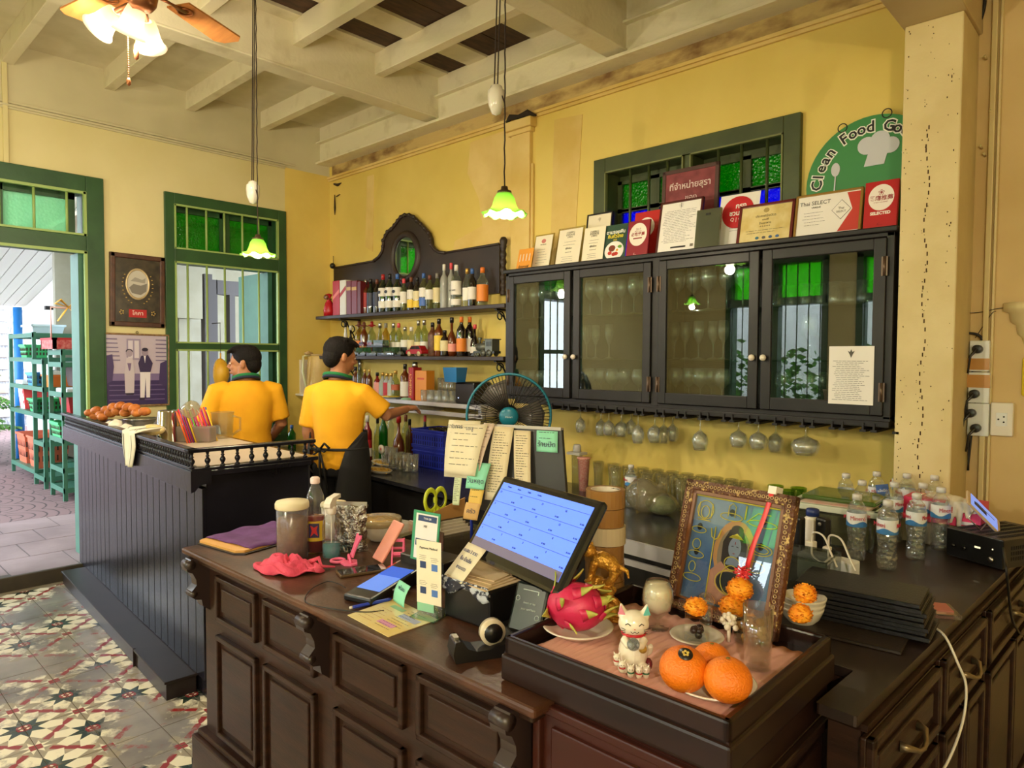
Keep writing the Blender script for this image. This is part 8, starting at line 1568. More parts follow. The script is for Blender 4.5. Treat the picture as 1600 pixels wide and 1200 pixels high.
def person(label, loc, rz, torso, HM, la, ra, lhand, rhand, beard=False, apron=False, hairlow=-.06):
    t = thing('person', label, 'person', loc, rz)
    b = B(); loft(b, [(z, cx, cy, rx-.012, ry-.012) for z, cx, cy, rx, ry in torso if z > .85])
    for s_ in (-1, 1): b.tube([(s_*.09,0,.9),(s_*.10,.0,.5),(s_*.10,-.01,.09)], [.09,.066,.045], 14); b.tube([(s_*.10,-.04,.04),(s_*.10,.06,.035),(s_*.10,.16,.025)], [.04,.042,.03], 10)
    for arm in (la, ra): b.tube(arm, [.052,.043,.036,.026] if len(arm) == 4 else [.052,.042,.026], 12)
    for a_ in (lhand, rhand): hand(b, *a_)
    zn = torso[-1][0]; hc = HM.to_translation()
    b.tube([(0,-.005,zn-.06), (hc.x*.6, hc.y*.6-.008, (zn+hc.z-.05)/2), (hc.x, hc.y-.012, hc.z-.03)], [.064,.056,.058], 14)
    b.T = HM
    b.sph((0,-.012,.018),(.073,.093,.090),20,14); b.sph((0,.024,-.045),(.056,.062,.066),16,12); b.sph((0,.052,-.088),(.026,.024,.022),12,8); b.sph((0,.058,.012),(.056,.03,.032),14,8)
    b.tube([(0,.082,.012),(0,.098,-.014),(0,.107,-.030)], [.009,.011,.014], 10); b.sph((-.011,.094,-.034),(.009,.009,.007),8,6); b.sph((.011,.094,-.034),(.009,.009,.007),8,6)
    b.sph((-.03,.066,-.028),(.02,.018,.016),10,8); b.sph((.03,.066,-.028),(.02,.018,.016),10,8)
    b.tube([(-.022,.083,-.060),(0,.093,-.057),(.022,.083,-.060)], [.004,.008,.004], 8); b.tube([(-.02,.082,-.068),(0,.091,-.069),(.02,.082,-.068)], [.004,.008,.004], 8)
    for s_ in (-1, 1): b.sph((s_*.076,-.012,-.012),(.010,.018,.030),10,8); b.sph((s_*.080,-.020,.0),(.009,.012,.020),8,6)
    b.T = Matrix.Identity(4)
    obj('body', b, SKIN, t, remesh=.0062, smooth=2)
    # hair, eyes, brows
    b = B(); b.T = HM; b.sph((0,-.026,.036),(.083,.098,.088),22,14); b.sph((0,-.058,-.01),(.070,.062,.076),16,10); b.sph((0,.02,.088),(.062,.066,.036),14,8)
    for s_ in (-1, 1): b.sph((s_*.067,-.014,.032),(.014,.042,.048),10,8)
    rg = random.Random(5)
    for k in range(26): a_ = rg.uniform(0, 2*PI); q = rg.uniform(.2,.9); x, y = .07*q*math.cos(a_), -.01+.085*q*math.sin(a_); b.tube([(x,y,.10),(x*1.12,y*1.1+.01,.126-.03*q*q)], [.014,.004], 6)
    for k in range(7): x = -.05+.0165*k; b.tube([(x*.9,.045,.10),(x,.082,.082),(x*1.05,.088,.066+.006*(k % 2))], [.014,.010,.003], 6)
    obj('hair', b, HAIR, t, remesh=.005, smooth=1)
    for s_ in (-1, 1):
        b = B(); b.T = HM; b.sph((s_*.030,.079,.0),(.0125,.008,.0065),12,8); e = obj('eye', b, cm('eye_white', (226,218,206), .25), t); b = B(); b.T = HM; b.sph((s_*.030,.0845,.0),(.0055,.0035,.0055),10,8); obj('iris', b, cm('dark_iris', (24,16,12), .2), e)
        b = B(); b.T = HM; b.tube([(s_*.014,.090,.020),(s_*.032,.088,.025),(s_*.048,.074,.019)], [.003,.0042,.002], 6); obj('eyebrow', b, HAIR, t)
        b = B(); b.T = HM; b.tube([(s_*.017,.086,.003),(s_*.030,.0875,.0075),(s_*.043,.080,.003)], [.0018,.0026,.0016], 6); obj('eyelid', b, SKIN, t)
    b = B(); b.T = HM; b.tube([(-.018,.0905,-.0635),(0,.0995,-.0625),(.018,.0905,-.0635)], [.003,.0045,.003], 8, flat=.7); obj('lips', b, cm('lip_colour', (150,84,70), .45), t)
    if beard: b = B(); b.T = HM; b.tube([(-.020,.089,-.052),(-.006,.0975,-.047),(.006,.0975,-.047),(.020,.089,-.052)], [.002,.0035,.0035,.002], 6); b.sph((0,.077,-.092),(.012,.006,.009),8,6); obj('moustache', b, HAIR, t)
    # polo shirt
    b = B(); loft(b, [(z, cx, cy, rx+.008, ry+.008) for z, cx, cy, rx, ry in torso[:-1]])
    for arm in (la, ra):
        s0, e0 = Vector(arm[0]), Vector(arm[1]); b.tube([s0+Vector((-s0.x*.35,0,.01)), s0, s0.lerp(e0, .45), s0.lerp(e0, .86)], [.060,.066,.066,.070], 14)
    rg = random.Random(3)
    o = obj('polo_shirt', b, SHIRT, t, remesh=.010, smooth=10)
    zc = torso[-2][0]; b = B(); b.ring((0,-.004,zc+.012), .078, .016, 'z', 28, 8); b.v = [(x, y, z+.5*max(0, -y)*.6) for x, y, z in b.v]; obj('collar', b, COLG, t)
    b = B(); b.ring((0,-.004,zc-.002), .086, .010, 'z', 28, 6); b.v = [(x, y, z+.5*max(0, -y)*.6) for x, y, z in b.v]; obj('collar_stripe', b, COLN, t)
    # trousers
    b = B(); loft(b, [(.80,0,0,.17,.125),(.88,0,0,.18,.13),(.97,0,0,.168,.122)])
    for s_ in (-1, 1): b.tube([(s_*.09,0,.86),(s_*.10,0,.5),(s_*.10,0,.07)], [.11,.09,.078], 14)
    obj('trousers', b, TROU, t, remesh=.012, smooth=3)
    b = B()
    for s_ in (-1, 1): b.tube([(s_*.10,-.07,.035),(s_*.10,.05,.035),(s_*.10,.17,.03)], [.04,.048,.036], 12, flat=.7)
    obj('shoes', b, BLKF, t)
    if apron:
        b = B(); n = 18; vs = []
        for (z, rx, ry, a0, a1) in ((.28,.22,.19,-75,250),(.6,.215,.18,-72,245),(.86,.212,.165,-62,236),(.97,.202,.150,-52,228),(1.08,.192,.140,-12,190)):
            for k in range(n+1): a_ = math.radians(a0+(a1-a0)*k/n); vs.append((rx*math.cos(a_), ry*math.sin(a_), z))
        b.add(vs, [(i*(n+1)+j, i*(n+1)+j+1, (i+1)*(n+1)+j+1, (i+1)*(n+1)+j) for i in range(4) for j in range(n)], True); ap = obj('apron', b, APR, t, solid=.006)
        b = B(); b.ring((0,0,.975), .195, .010, 'z', 32, 6, sy=.76); yb = -.160
        b.tube([(-.03,yb,.975),(-.06,yb-.02,1.01),(-.085,yb-.01,.985),(-.05,yb-.01,.965),(-.03,yb,.975)], .010, 6, flat=.5); b.tube([(-.03,yb,.975),(.02,yb-.025,1.02),(.045,yb-.012,.99),(.01,yb-.01,.965),(-.03,yb,.975)], .011, 6, flat=.5); b.sph((-.028,yb-.01,.978),(.016,.012,.014),8,6)
        b.tube([(-.03,yb,.97),(-.09,yb-.01,.93),(-.10,yb-.01,.86),(-.07,yb-.01,.83)], .011, 6, flat=.5); b.tube([(-.03,yb,.97),(-.02,yb-.015,.86),(-.01,yb-.01,.70),(-.02,yb-.01,.58)], .014, 6, flat=.4); b.tube([(-.03,yb,.97),(.01,yb-.015,.86),(.03,yb-.01,.72)], .012, 6, flat=.4); obj('apron_tie', b, APR, t)
    return t
def HMat(x, y, z, yaw, pit=0, roll=0): return Matrix.Translation((x, y, z)) @ Euler((math.radians(pit), math.radians(roll), math.radians(yaw))).to_matrix().to_4x4()
p2 = P(528, 560, 1, 2.42)
TOR = [(.84,0,0,.172,.122),(.93,0,0,.172,.122),(1.03,0,0,.160,.112),(1.16,0,0,.178,.115),(1.26,0,0,.196,.118),(1.325,0,-.002,.190,.105),(1.37,0,-.004,.145,.085),(1.405,0,-.004,.082,.066),(1.43,0,0,.06,.058)]
person('person in yellow polo and black apron reaching to the steel shelf, back turned', (p2.x, 2.42, 0), math.radians(25), TOR, HMat(.015,.015,1.552,-32,-10), [(-.178,0,1.322),(-.215,-.01,1.06),(-.20,.04,.84)], [(.178,0,1.322),(.30,.09,1.18),(.33,.30,1.205)], ((-.20,.045,.83),(0,.12,-1),(.7,.5,0),(.4,.9,0),.6), ((.33,.305,1.205),(.25,1,.05),(0,0,-1),(-.6,.2,.3),.9), apron=True)
p1 = P(384, 560, 1, 2.2); T1 = [(z-.02, cx, cy, rx, ry) for z, cx, cy, rx, ry in TOR]
person('person in yellow polo with short black hair looking aside behind the bar counter', (p1.x, 2.2, 0), math.radians(78), T1, HMat(-.01,.02,1.505,62,-4), [(-.19,0,1.315),(-.27,.03,1.06),(-.20,.26,.99)], [(.19,0,1.315),(.245,.02,1.07),(.20,.20,.92)], ((-.20,.265,.99),(.2,1,-.1),(0,0,-1),(.8,.2,0),.5), ((.20,.205,.92),(-.1,1,-.2),(0,0,-1),(-.8,.2,0),.5), beard=True)
# ------------------------------------------------------------------ lamps
SHG_ = mat('green_shade_glass', (170,232,120), .3, spec=.5); n_, l_ = SHG_.node_tree.nodes, SHG_.node_tree.links
tl = n_.new('ShaderNodeBsdfTranslucent'); tl.inputs[0].default_value = srgb((206,250,150)); mx_ = n_.new('ShaderNodeMixShader'); mx_.inputs[0].default_value = .55; l_.new(n_['Principled BSDF'].outputs[0], mx_.inputs[1]); l_.new(tl.outputs[0], mx_.inputs[2]); l_.new(mx_.outputs[0], n_['Material Output'].inputs[0])
BULB = mat('lit_bulb', (255,236,200), .3, emit=14); CORD = cm('twisted_dark_cord', (44,32,26), .8)
def pendant(label, x, y, zr, r, zw, en=None):
    t = thing('pendant_lamp', label, 'lamp', (x, y, zr)); s = r/.095
    b = B(); b.shell([(.022*s,.10*s),(.030*s,.095*s),(.042*s,.075*s),(.050*s,.045*s),(.062*s,.022*s),(.082*s,.010*s),(.096*s,.006*s)], 48, wob=lambda a, j: (1+(.05*math.sin(8*a) if j > 4 else 0), (.007*s*math.sin(8*a+1) if j > 4 else 0))); obj('glass_shade', b, SHG_, t, solid=.003)
    b = B(); b.lathe([(.0,.125*s),(.014*s,.124*s),(.016*s,.11*s),(.030*s,.105*s),(.032*s,.092*s),(.02*s,.085*s),(0,.085*s)], 20); b.cyl((-.04*s,0,.098*s),(-.03*s,0,.098*s),.004*s,6); obj('shade_holder', b, cm('bronze_holder', (90,76,56), .4, metal=.6), t)
    b = B(); b.sph((0,0,.016*s), .029*s, 20, 14); obj('bulb', b, BULB, t); b = B(); b.cyl((0,0,.04*s),(0,0,.088*s),.014*s,12); obj('socket', b, WHP, t)
    b = B(); pts = [(.0015*math.sin(i*2.1), .0015*math.cos(i*2.1), .12*s+(ZC-.02-zr-.12*s)*i/40) for i in range(41)]; b.tube(pts, .0032, 6); obj('cord', b, CORD, t)
    h = zw-zr; b = B(); b.lathe([(0,-.062),(.018,-.055),(.032,-.02),(.036,.02),(.034,.044),(.028,.05),(.024,.062),(.01,.07),(0,.072)], 24, at=(-.052,0,h), wob=lambda a, j: 1+(.05*math.cos(12*a) if j < 5 else 0)); obj('porcelain_weight', b, cm('white_porcelain', (226,220,206), .15, coat=.5), t)
    b = B()
    for dx, dx2 in ((-.064,-.03),(-.044,-.012)): b.tube([(dx,0,h+.065),(dx2,0,ZC-.03-zr)], .003, 6)
    b.tube([(-.024,0,h+.03),(-.002,0,h-.02)], .0025, 6); obj('cord', b, CORD, t)
    lamp('pendant_light', (x, y, zr-.03), en or L_PEND, (1,.84,.6), .03)
p = P(788, 333, 1, 2.14); pendant('green ruffled glass pendant lamp hanging before the bar shelf wall', p.x, 2.14, p.z-.012, .095, P(775, 158, 1, 2.14).z)
p = P(403, 397, 1, 1.85); pendant('green ruffled glass pendant lamp hanging before the barred window', p.x, 1.85, p.z-.012, .092, P(413, 296, 1, 1.85).z)
for (x, y, e), wh in zip(ROOM, ('over the drawer end', 'over the middle tables', 'nearest the far side wall', 'nearest the street side')): pendant('added green ruffled glass pendant lamp unseen behind the viewer '+wh, x, y, 2.2, .095, 2.7, e)
# ceiling fan
ZF = 2.98; hub = P(222, -22, 2, ZF); t = thing('ceiling_fan', 'wooden bladed ceiling fan with lit frosted bell shades and pull chains', 'ceiling fan', (hub.x, hub.y, ZF))
b = B(); b.lathe([(0,.65),(.06,.65),(.05,.6),(.014,.58),(.014,.16),(.05,.14),(.10,.10),(.11,.05),(.10,.0),(.06,-.02),(.05,-.07),(.035,-.09),(0,-.09)], 28); obj('motor_housing', b, mat('antique_brass', (150,96,60), .3, metal=.7), t)
tip = P(362, 72, 2, ZF); a0 = math.atan2(tip.y-hub.y, tip.x-hub.x); LB = min(.62, (tip-hub).length)
for k in range(5):
    a = a0+2*PI*k/5; b = B(); b.add([(r_*math.cos(q), r_*math.sin(q)+0, 0) for r_, q in ((.2,-.28),(.42*LB/.6,-.17),(.57*LB/.6,-.135),(LB,-.07),(LB,.07),(.57*LB/.6,.135),(.42*LB/.6,.17),(.2,.28))], [tuple(range(8))]); obj('blade', b, mat('honey_wood_blade', (206,140,76), .4, col2=(186,120,60), ns=5, stretch=(1,8,1)), t, solid=.008, rot=(0,0,a), loc=(0,0,.02))
    b = B(); b.tube([(.09,0,.0),(.15,0,.005),(.24,0,.014)], [.012,.009,.014], 8, flat=.5); b.ring((.235,0,.012), .03, .004, 'z', 18, 6); obj('blade_bracket', b, MATS['antique_brass'], t, rot=(0,0,a))
FROST = mat('frosted_shade', (255,240,220), .4, spec=.4, trans=0); fn, fl = FROST.node_tree.nodes, FROST.node_tree.links; q = fn.new('ShaderNodeBsdfTranslucent'); q.inputs[0].default_value = (1,.95,.88,1); m_ = fn.new('ShaderNodeMixShader'); m_.inputs[0].default_value = .7; fl.new(fn['Principled BSDF'].outputs[0], m_.inputs[1]); fl.new(q.outputs[0], m_.inputs[2]); fl.new(m_.outputs[0], fn['Material Output'].inputs[0])
for k, (u, v) in enumerate(((168, 30), (208, 30), (232, 52))):
    c = P(u, v, 2, ZF-.10-.012*k); lc = Vector((c.x-hub.x, c.y-hub.y, c.z-ZF)); d = Vector((lc.x, lc.y, -.10)).normalized(); qm = (-d).to_track_quat('Z', 'Y').to_matrix()
    b = B(); prof = [(.020,.05),(.030,.045),(.036,.02),(.042,-.02),(.052,-.05),(.062,-.062)]; vs, fs = [], []; n = 24
    for i in range(n):
        a = 2*PI*i/n
        for r_, z in prof: vs.append(tuple(lc + qm @ Vector((r_*math.cos(a), r_*math.sin(a), z))))
    b.add(vs, [(i*6+j, (i+1)%n*6+j, (i+1)%n*6+j+1, i*6+j+1) for i in range(n) for j in range(5)], True); sh = obj('lamp_shade', b, FROST, t, solid=.003)
    b = B(); b.sph(tuple(lc+d*.02), .025, 14, 10); obj('bulb', b, BULB, sh); b = B(); b.tube([(0,0,-.07), tuple((lc-d*.08)*.7+Vector((0,0,-.02))), tuple(lc-d*.05)], .010, 8); obj('lamp_arm', b, MATS['antique_brass'], t)
    w_ = Vector((hub.x, hub.y, ZF))+lc+d*.055; lamp('fan_lamp_light', w_, L_FAN, (1,.84,.62), .03)
pc = P(200, 60, 2, ZF-.16)-Vector((hub.x, hub.y, ZF)); zb = P(200, 126, 0, hub.x+pc.x).z-ZF
b = B()
for i in range(26): b.sph((pc.x, pc.y, -.10+(zb+.10)*i/25), .0032, 6, 4)
b.cyl((pc.x,pc.y,-.08),(pc.x,pc.y,zb),.0012,5); b.lathe([(0,-.022),(.008,-.014),(.009,.0),(.004,.012),(0,.014)], 10, at=(pc.x,pc.y,zb)); obj('pull_chain', b, MATS['antique_brass'], t)
b = B(); b.cyl((pc.x+.03,pc.y+.02,-.09),(pc.x+.03,pc.y+.02,-.2),.0012,5); b.lathe([(0,-.03),(.009,-.02),(.010,.01),(.004,.022),(0,.024)], 10, at=(pc.x+.03,pc.y+.02,-.22)); obj('pull_chain', b, cm('wood_pull', (150,90,60), .4), t)
# ------------------------------------------------------------------ standing table fan
fcn = P(795, 650, 1, 2.85); r = 64/1080*4.05; TEALP = cm('teal_plastic', (20,110,130), .35); t = thing('table_fan', 'black and teal round caged fan standing on the back counter', 'fan', (fcn.x, 2.85, ZW)); hz = fcn.z-ZW
dv = Vector((0-fcn.x, 0-2.85, 0)).normalized(); fm = frame_mat(Vector((0,0,hz)), Vector((-dv.y, dv.x, 0)).normalized(), -dv, Vector((0,0,1)))
b = B(); b.T = fm; b.ring((0,0,0), r, .008, 'y', 48, 8); obj('cage_rim', b, TEALP, t)
b = B(); b.T = fm
for k in range(72):
    a = 2*PI*k/72; c_, s_ = math.cos(a), math.sin(a); b.tube([(r*.24*c_,-.05,r*.24*s_),(r*.7*c_,-.046,r*.7*s_),(r*.95*c_,-.022,r*.95*s_),(r*c_,0,r*s_)],   .0019, 4)
    if k % 2: b.tube([(r*c_,0,r*s_),(r*.9*c_,.05,r*.9*s_),(r*.2*c_,.07,r*.2*s_)], .0017, 4)
b.ring((0,-.046,0), r*.55, .0015, 'y', 40, 5); b.ring((0,-.040,0), r*.8, .0015, 'y', 40, 5); o = obj('wire_cage', b, BLACKM, t); o['kind'] = 'stuff'
b = B(); b.T = fm; ax = Euler((PI/2,0,0)).to_matrix(); b.lathe([(0,.075),(.026,.072),(.05,.064),(.056,.052),(.05,.045)], 24, axis=ax); obj('cage_badge', b, TEALP, t); text('Hatari', .016, cm('ink_200_220_226', (200,220,226)), t, fm @ TM(0, -.0765, 0, PI/2))
for k in range(3):
    b = B(); b.T = fm @ Matrix.Rotation(k*2*PI/3, 4, 'Y'); b.add([(.03,-.012,-.02),(r*.8,-.016,-.09),(r*.86,.0,.02),(r*.7,.014,.09),(.03,.012,.03)], [(0,1,2,3,4)], True); obj('blade', b, cm('smoke_blade', (96,90,84), .3), t, solid=.003)
b = B(); b.T = fm; b.cyl((0,.07,0),(0,.17,0),.055,20); b.cyl((0,-.03,0),(0,.07,0),.02,12); b.T = Matrix.Identity(4); m0 = fm @ Vector((0,.12,0)); b.cyl((m0.x,m0.y,.02),(m0.x,m0.y,hz-.03),.018,12); b.lathe([(0,0),(.13,0),(.13,.02),(.04,.035),(0,.035)], 28, at=(m0.x,m0.y,0)); obj('motor_and_stand', b, BLKF, t)
# ------------------------------------------------------------------ on the bar counter
Mb = Matrix.Translation((-3.09, 1.27, 0)) @ Matrix.Rotation(math.radians(-3.2), 4, 'Z'); ZB = 1.0625
def BP(u, v, z=ZB): p = P(u, v, 2, z); return Vector((p.x, p.y, z))
q = P(182, 650, 1, 1.46); t = thing('steel_tray', 'round steel tray under the fried dough balls at the far end of the bar', 'tray', (q.x, 1.52, 1.10))
b = B(); b.lathe([(0,0),(.17,0),(.2,.02),(.195,.022),(.165,.004),(0,.004)], 28); b.v = [(x*2.6+.25, y*.85-.03, z) for x, y, z in b.v]; b.lathe([(0,-.037),(.1,-.037),(.1,0),(0,0)], 20); obj('tray', b, SILV, t)
rg = random.Random(14); DB = mat('fried_dough', (206,124,50), .6, col2=(170,90,30), ns=30, bump=.4, bs=60); dm = None; k = 0
for (u, v) in ((140,645),(150,641),(158,648),(166,640),(176,636),(188,634),(200,636),(210,638),(160,652),(183,643),(196,645),(214,645),(226,643),(172,646),(148,650)):
    p = P(u, v, 1, 1.44+.012*(k % 4)); p.z = max(p.z, 1.13); 
    if dm is None: b = B(); b.sph((0,0,0),(.036,.032,.026),14,10); dm = mesh('dough_ball', b, DB)
    o = bpy.data.objects.new('dough_ball', dm); C.objects.link(o); o.location = p; o.rotation_euler = (rg.uniform(-.4,.4), rg.uniform(-.4,.4), rg.uniform(0,3)); tag(o, '%s fried dough ball counting from the doorway end of the bar tray' % ORD[k], 'food', 'fried dough balls'); k += 1
for k, (u, v, lb) in enumerate(((185,664,'white cup lying tilted in front of the dough balls'),(201,671,'white bowl upturned beside the striped towel'),(176,670,'small white cup behind the upturned bowl'))): p = P(u, v-8, 1, 1.335+.02*k); t = thing('cup', lb, 'cup', (p.x, p.y, max(p.z, 1.145)), rot=(2.8,.15*k,0)); b = B(); b.lathe([(0,0),(.02,0),(.04,.03),(.043,.05),(.039,.05),(.035,.03),(0,.006)], 22); obj('cup_body', b, CHINA, t)
t = thing('steel_bowl', 'wide steel bowl of pale food behind the towel', 'bowl', (P(220,652,1,1.45).x, 1.45, 1.12)); b = B(); b.lathe([(0,0),(.05,0),(.075,.035),(.088,.055),(.094,.056),(.09,.06),(.07,.036),(0,.008)], 28); obj('bowl_body', b, SILV, t); b = B(); b.lathe([(0,.052),(.05,.05),(.078,.042)], 20); obj('food', b, cm('pale_green_food', (196,190,110), .6), t)
t = thing('food_bag', 'clear bag of yellowish food lying behind the towel', 'bag', (P(238,662,1,1.38).x, 1.38, 1.115)); b = B(); b.sph((0,0,.03),(.09,.06,.03),16,10); obj('bag', b, cm('yellowish_bag', (214,196,120), .35, col2=(226,216,180), ns=16), t)
t = thing('dish_towel', 'white striped towel hanging over the bar gallery rail', 'towel', (0,0,0)); t.matrix_world = Mb; xt = (Mb.inverted() @ BP(224, 674, 1.145)).x
def tw(u, v):
    s = v*.34; w_ = (.13+.05*math.sin(2*v))*(1-.5*max(0, v-.62)/.38); x = xt+(u-.5)*w_*1.3+.03*v+.02*math.sin(3*v)
    if s < .13: y, z = .07-s, 1.155+.012*math.sin(8*u+3*v)
    else: y, z = -.085-.008*math.sin(9*u), 1.15-(s-.13)*.85
    return (x, y+.006*math.sin(14*u), z)
b = B(); b.grid(tw, 24, 26); obj('cloth', b, cm('towel_white', (226,222,204), .85, bump=.2, bs=200), t, solid=.004)
for k in range(5): b = B(); b.tube([tuple(Vector(tw(.1+.2*k, j/16))+Vector((0,-.003,.003))) for j in range(17)], .0012, 4); obj('stripe', b, cm('stripe_grey', (110,110,104), .8), t)
p = BP(264, 690); t = thing('steel_cup', 'tall polished steel cup standing upside down on the bar counter', 'cup', tuple(p)); b = B(); b.lathe([(.070,0),(.068,.004),(.056,.17),(.052,.178),(0,.178)], 32); obj('cup_body', b, mat('mirror_steel', (200,198,192), .12, metal=1), t)
p = BP(302, 690); t = thing('straw_box', 'milky plastic box holding wrapped coloured straws', 'box', tuple(p), math.radians(40)); b = B(); b.box(-.10,.12,-.04,.04,0,.09); obj('box_body', b, glass('milky_box', (220,214,206), .8, .15, opaque=.45, body=(206,200,190)), t, bevel=.01)
cols = [(226,60,110),(240,110,30),(226,40,60),(150,40,130),(60,80,170),(236,196,40),(110,190,50),(180,30,100),(200,30,110),(240,150,40),(214,40,90)]
mean = Mb.inverted() @ p; rg = random.Random(3); gs = 'wrapped coloured drinking straws'
for k in range(33):
    c_ = cols[(k//2) % 11]; u = 282+50*(k/32.)+rg.uniform(-1,1); base = BP(u+8+6*rg.random(), 693-.08*(u-268)); b = B(); l_ = rg.uniform(.175,.205); rt = Vector((_R.x,_R.y,0)); d = (Vector((0,0,1))-rt*(.34-.0*k)).normalized(); o_ = -Vector((_f.x,_f.y,0))*.015*(k % 3); b.cyl(base+o_, base+o_+d*l_, .0042, 6)
    tag(obj('drinking_straw', b, cm('straw_%d_%d_%d' % c_, c_, .4)), '%s coloured straw from the steel cup in the leaning bundle' % (ORD+['twenty-fifth','twenty-sixth','twenty-seventh','twenty-eighth','twenty-ninth','thirtieth','thirty-first','thirty-second','thirty-third'])[k], 'straw', gs)
t = thing('cling_bag', 'crumpled clear film bag on top of the straw bundle', 'bag', tuple(BP(298, 694)+Vector((0,0,.17)))); b = B(); b.sph((0,0,.02),(.06,.05,.045),14,10); b.v = [(x*(1+.2*math.sin(60*z)), y, z*(1+.2*math.sin(50*x))) for x, y, z in b.v]; obj('film', b, FILM, t)
p = BP(348, 684); t = thing('glass_jug', 'clear square measuring jug with handle at the waiter side of the bar', 'jug', tuple(p)); JG = glass('jug_glass', (240,242,236), 1, .02, opaque=.05, body=(210,206,196)); b = B(); b.lathe([(0,.004),(.055,0),(.06,.01),(.066,.12),(.068,.145),(.072,.155),(.066,.152),(.062,.12),(.056,.014),(0,.012)], 8, smooth=False); obj('jug_body', b, JG, t); b = B(); q = Vector((_R.x,_R.y,0)); b.tube([tuple(q*.062+Vector((0,0,.13))), tuple(q*.105+Vector((0,0,.12))), tuple(q*.105+Vector((0,0,.05))), tuple(q*.06+Vector((0,0,.02)))], .007, 8); obj('handle', b, JG, t)
t = thing('plate_stack', 'x', 'plates', (0,0,0)); bpy.data.objects.remove(t)
for k in range(6): p = P(315, 640, 1, 2.12); plate('%s plate from the bottom of the stack on the window sill' % ORD[k], (XL+.17, 2.34, .8605+.3*0+.0+.0), .0001) if False else None
for k in range(6):
    q = plate('%s plate from the bottom of the stack by the window bars' % ORD[k], (-5.42, 2.36, 1.06+.022*k), .12, .016); q['group'] = 'stacked plates by the window'
t = thing('plate_shelf', 'small steel shelf under the plate stack by the window', 'shelf', (-5.42, 2.36, 1.04)); b = B(); b.box(-.2,.14,-.3,.2,0,.018); b.box(-.19,-.17,-.28,-.26,-.21,0); b.box(-.19,-.17,.16,.18,-.21,0); b.box(.1,.12,-.28,-.26,-.21,0); b.box(.1,.12,.16,.18,-.21,0); obj('shelf_body', b, STEEL, t)
q = P(344, 583, 0, -5.5); t = thing('papaya', 'large yellow fruit hanging beside the waiter at the window', 'fruit', (q.x, q.y, q.z)); b = B(); b.sph((0,0,0),(.062,.062,.118),20,16); b.v = [(x+.02*math.cos(z*12), y, z) for x, y, z in b.v]; b.cyl((.01,0,.11),(.01,0,.16),.006,8); obj('fruit_body', b, mat('mango_yellow', (226,180,50), .45, col2=(206,150,40), ns=8), t); b = B(); b.cyl((.01,0,.15),(.01,0,.40),.002,5); b.cyl((.01,0,.40),(-.14,0,.40),.004,6); obj('string', b, CORD, t)
# water heater on the wall
pw = P(478, 585, 0, XL+.12); t = thing('water_heater', 'old cream electric water jug on a wall bracket by the window corner', 'appliance', (XL+.16, 3.28, pw.z-.17)); CRP = mat('aged_cream_plastic', (216,186,120), .4, col2=(200,166,98), ns=6)
b = B(); b.lathe([(0,0),(.10,0),(.105,.02),(.10,.22),(.092,.32),(.085,.335),(0,.335)], 28); obj('jug_body', b, CRP, t); b = B(); b.lathe([(0,.335),(.088,.335),(.085,.35),(0,.352)], 24); b.tube([(-.0,-.06,.35),(0,-.10,.362),(-.0,-.13,.35)], .014, 8); obj('lid', b, cm('brown_cream', (190,160,110), .4), t)
b = B(); b.tube([(0,-.08,.34),(0,-.15,.33),(0,-.155,.2),(0,-.12,.05),(0,-.09,.03)], [.012,.014,.014,.012,.010], 8, flat=.7); obj('handle', b, cm('pale_green_cream', (206,206,160), .4), t); b = B(); b.ring((.094,0,.25), .012, .002, 'x', 16, 5); obj('dial', b, BLKF, t); b = B(); b.box(-.16,.1,-.14,.1,-.02,-.002); b.box(-.16,-.14,-.1,.08,-.02,.3); obj('wall_bracket', b, WHP, t, bevel=.004); b = B(); b.box(-.155,.05,.1,.13,.1,.30); obj('brown_box', b, cm('brown_wall_box', (120,84,50), .6), t)
# ------------------------------------------------------------------ sockets and cables right of the pillar
YO = 3.46
def socket(label, u0, u1, v0, v1, seed, tape=None, plug=None, name='wall_socket'):
    a, c_ = P(u0, v1, 1, YO-.03), P(u1, v0, 1, YO-.03); t = thing(name, label, 'socket', (a.x, YO-.035, a.z)); w_, h = c_.x-a.x, c_.z-a.z; b = B(); b.box(0,w_,0,.035,0,h); obj('plate', b, WB_ if seed else WHP, t, bevel=.004)
    if tape: b = B(); b.box(-.006,w_+.002,-.0015,0,h*tape[0],h*tape[1]); obj('brown_tape', b, cm('brown_tape_band', (190,136,60), .35), t)
    for x, z in plug or (): b = B(); b.cyl((w_*x,0,h*z),(w_*x,-.035,h*z),.018,14); b.tube([(w_*x,-.03,h*z),(w_*x-.02,-.045,h*z-.03),(w_*x-.03,-.03,h*z-.10)], [.008,.005,.004], 8); obj('black_plug', b, BLKF, t, bevel=.002)
    return t, w_, h
socket('upper socket plate with a round black plug and brown tape', 1514, 1547, 532, 580, 1, (.05,.42), [(.45,.72)])
socket('middle socket plate with brown tape at its top', 1512, 1547, 582, 629, 1, (.5,.92), [(.35,.3)])
socket('lowest socket plate with two stacked black plugs', 1511, 1546, 631, 680, 1, None, [(.2,.70),(.45,.25)])
t, w_, h = socket('wide single socket plate to the side of the plug column', 1547, 1584, 630, 680, 0); b = B(); b.box(w_*.25,w_*.75,-.002,0,h*.3,h*.7); obj('socket_face', b, WB_, t, bevel=.002); b = B()
for x, z in ((.36,.5),(.6,.58),(.6,.42)): b.cyl((w_*x,-.001,h*z),(w_*x,-.003,h*z),.0035,8)
obj('socket_hole', b, BLKF, t)
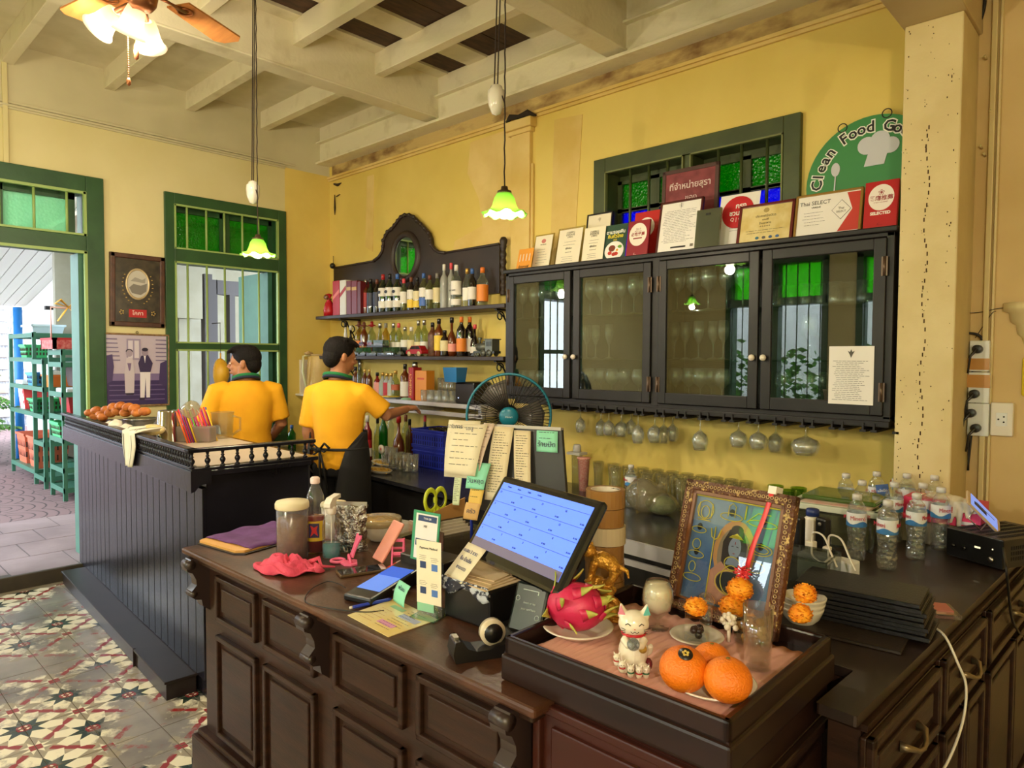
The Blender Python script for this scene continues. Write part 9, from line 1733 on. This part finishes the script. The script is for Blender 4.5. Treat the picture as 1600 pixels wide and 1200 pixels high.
def wire(label, pts, r=.004, m=BLACKM, nm='wall_cable'): b = B(); b.tube(crv([tuple(P(u, v, 1, YO-.02)) for u, v in pts]), r, 6); tag(obj(nm, b, m), label, 'cable')
wire('thick black cable arching into the upper socket', [(1492,521),(1520,521),(1532,526),(1535,532)], .006); wire('black cable pair running from the plugs down behind the glove box', [(1524,548),(1517,600),(1514,660),(1513,735)], .004); wire('second black cable falling from the lowest plug', [(1524,622),(1518,680),(1512,735)], .004); wire('thin black wire falling loosely near the pillar', [(1508,645),(1500,680),(1495,735)], .002)
wire('thin sagging wire running to the plaster bracket', [(1492,490),(1530,488),(1560,482),(1600,478)], .0016); wire('thin slanted wire above the sockets', [(1524,528),(1548,492),(1556,486)], .0015)
wire('thick black cable curling beside the pillar top', [(1506,55),(1528,38),(1537,15),(1540,-10)], .007); wire('grey cable bundle beside the pillar top', [(1508,42),(1518,15),(1524,-10)], .008, cm('grey_cable', (110,106,96), .5)); wire('second grey cable by the pillar top', [(1508,30),(1514,5),(1516,-12)], .006, cm('grey_cable', (110,106,96)))
q = P(1590, 488, 1, YO-.05); b = B(); b.lathe([(0,-.14),(.012,-.13),(.02,-.10),(.035,-.085),(.04,-.05),(.06,-.035),(.065,0),(.085,.01),(.085,.04),(0,.04)], 24, at=(q.x+.03, YO-.0, q.z)); tag(obj('plaster_bracket', b, PILLAR), 'moulded plaster bracket on the wall beyond the sockets', 'bracket')
q = P(1598, 585, 1, YO-.03); b = B(); b.box(q.x-.005,q.x+.06,YO-.02,YO,q.z-.09,q.z+.07); tag(obj('yellow_hanging', b, cm('yellow_hanging_cloth', (226,200,40), .6), bevel=.01), 'yellow hanging ornament below the plaster bracket', 'ornament')
for k, (u, v) in enumerate(((1541,93),(1549,178),(1534,232),(1539,244))): q = P(u, v, 1, YO); b = B(); b.cyl((q.x,YO,q.z),(q.x,YO-.03,q.z+.006),.005,6); tag(obj('wall_peg', b, PILLAR), '%s painted over peg from the ceiling on the right wall' % ORD[k], 'peg')
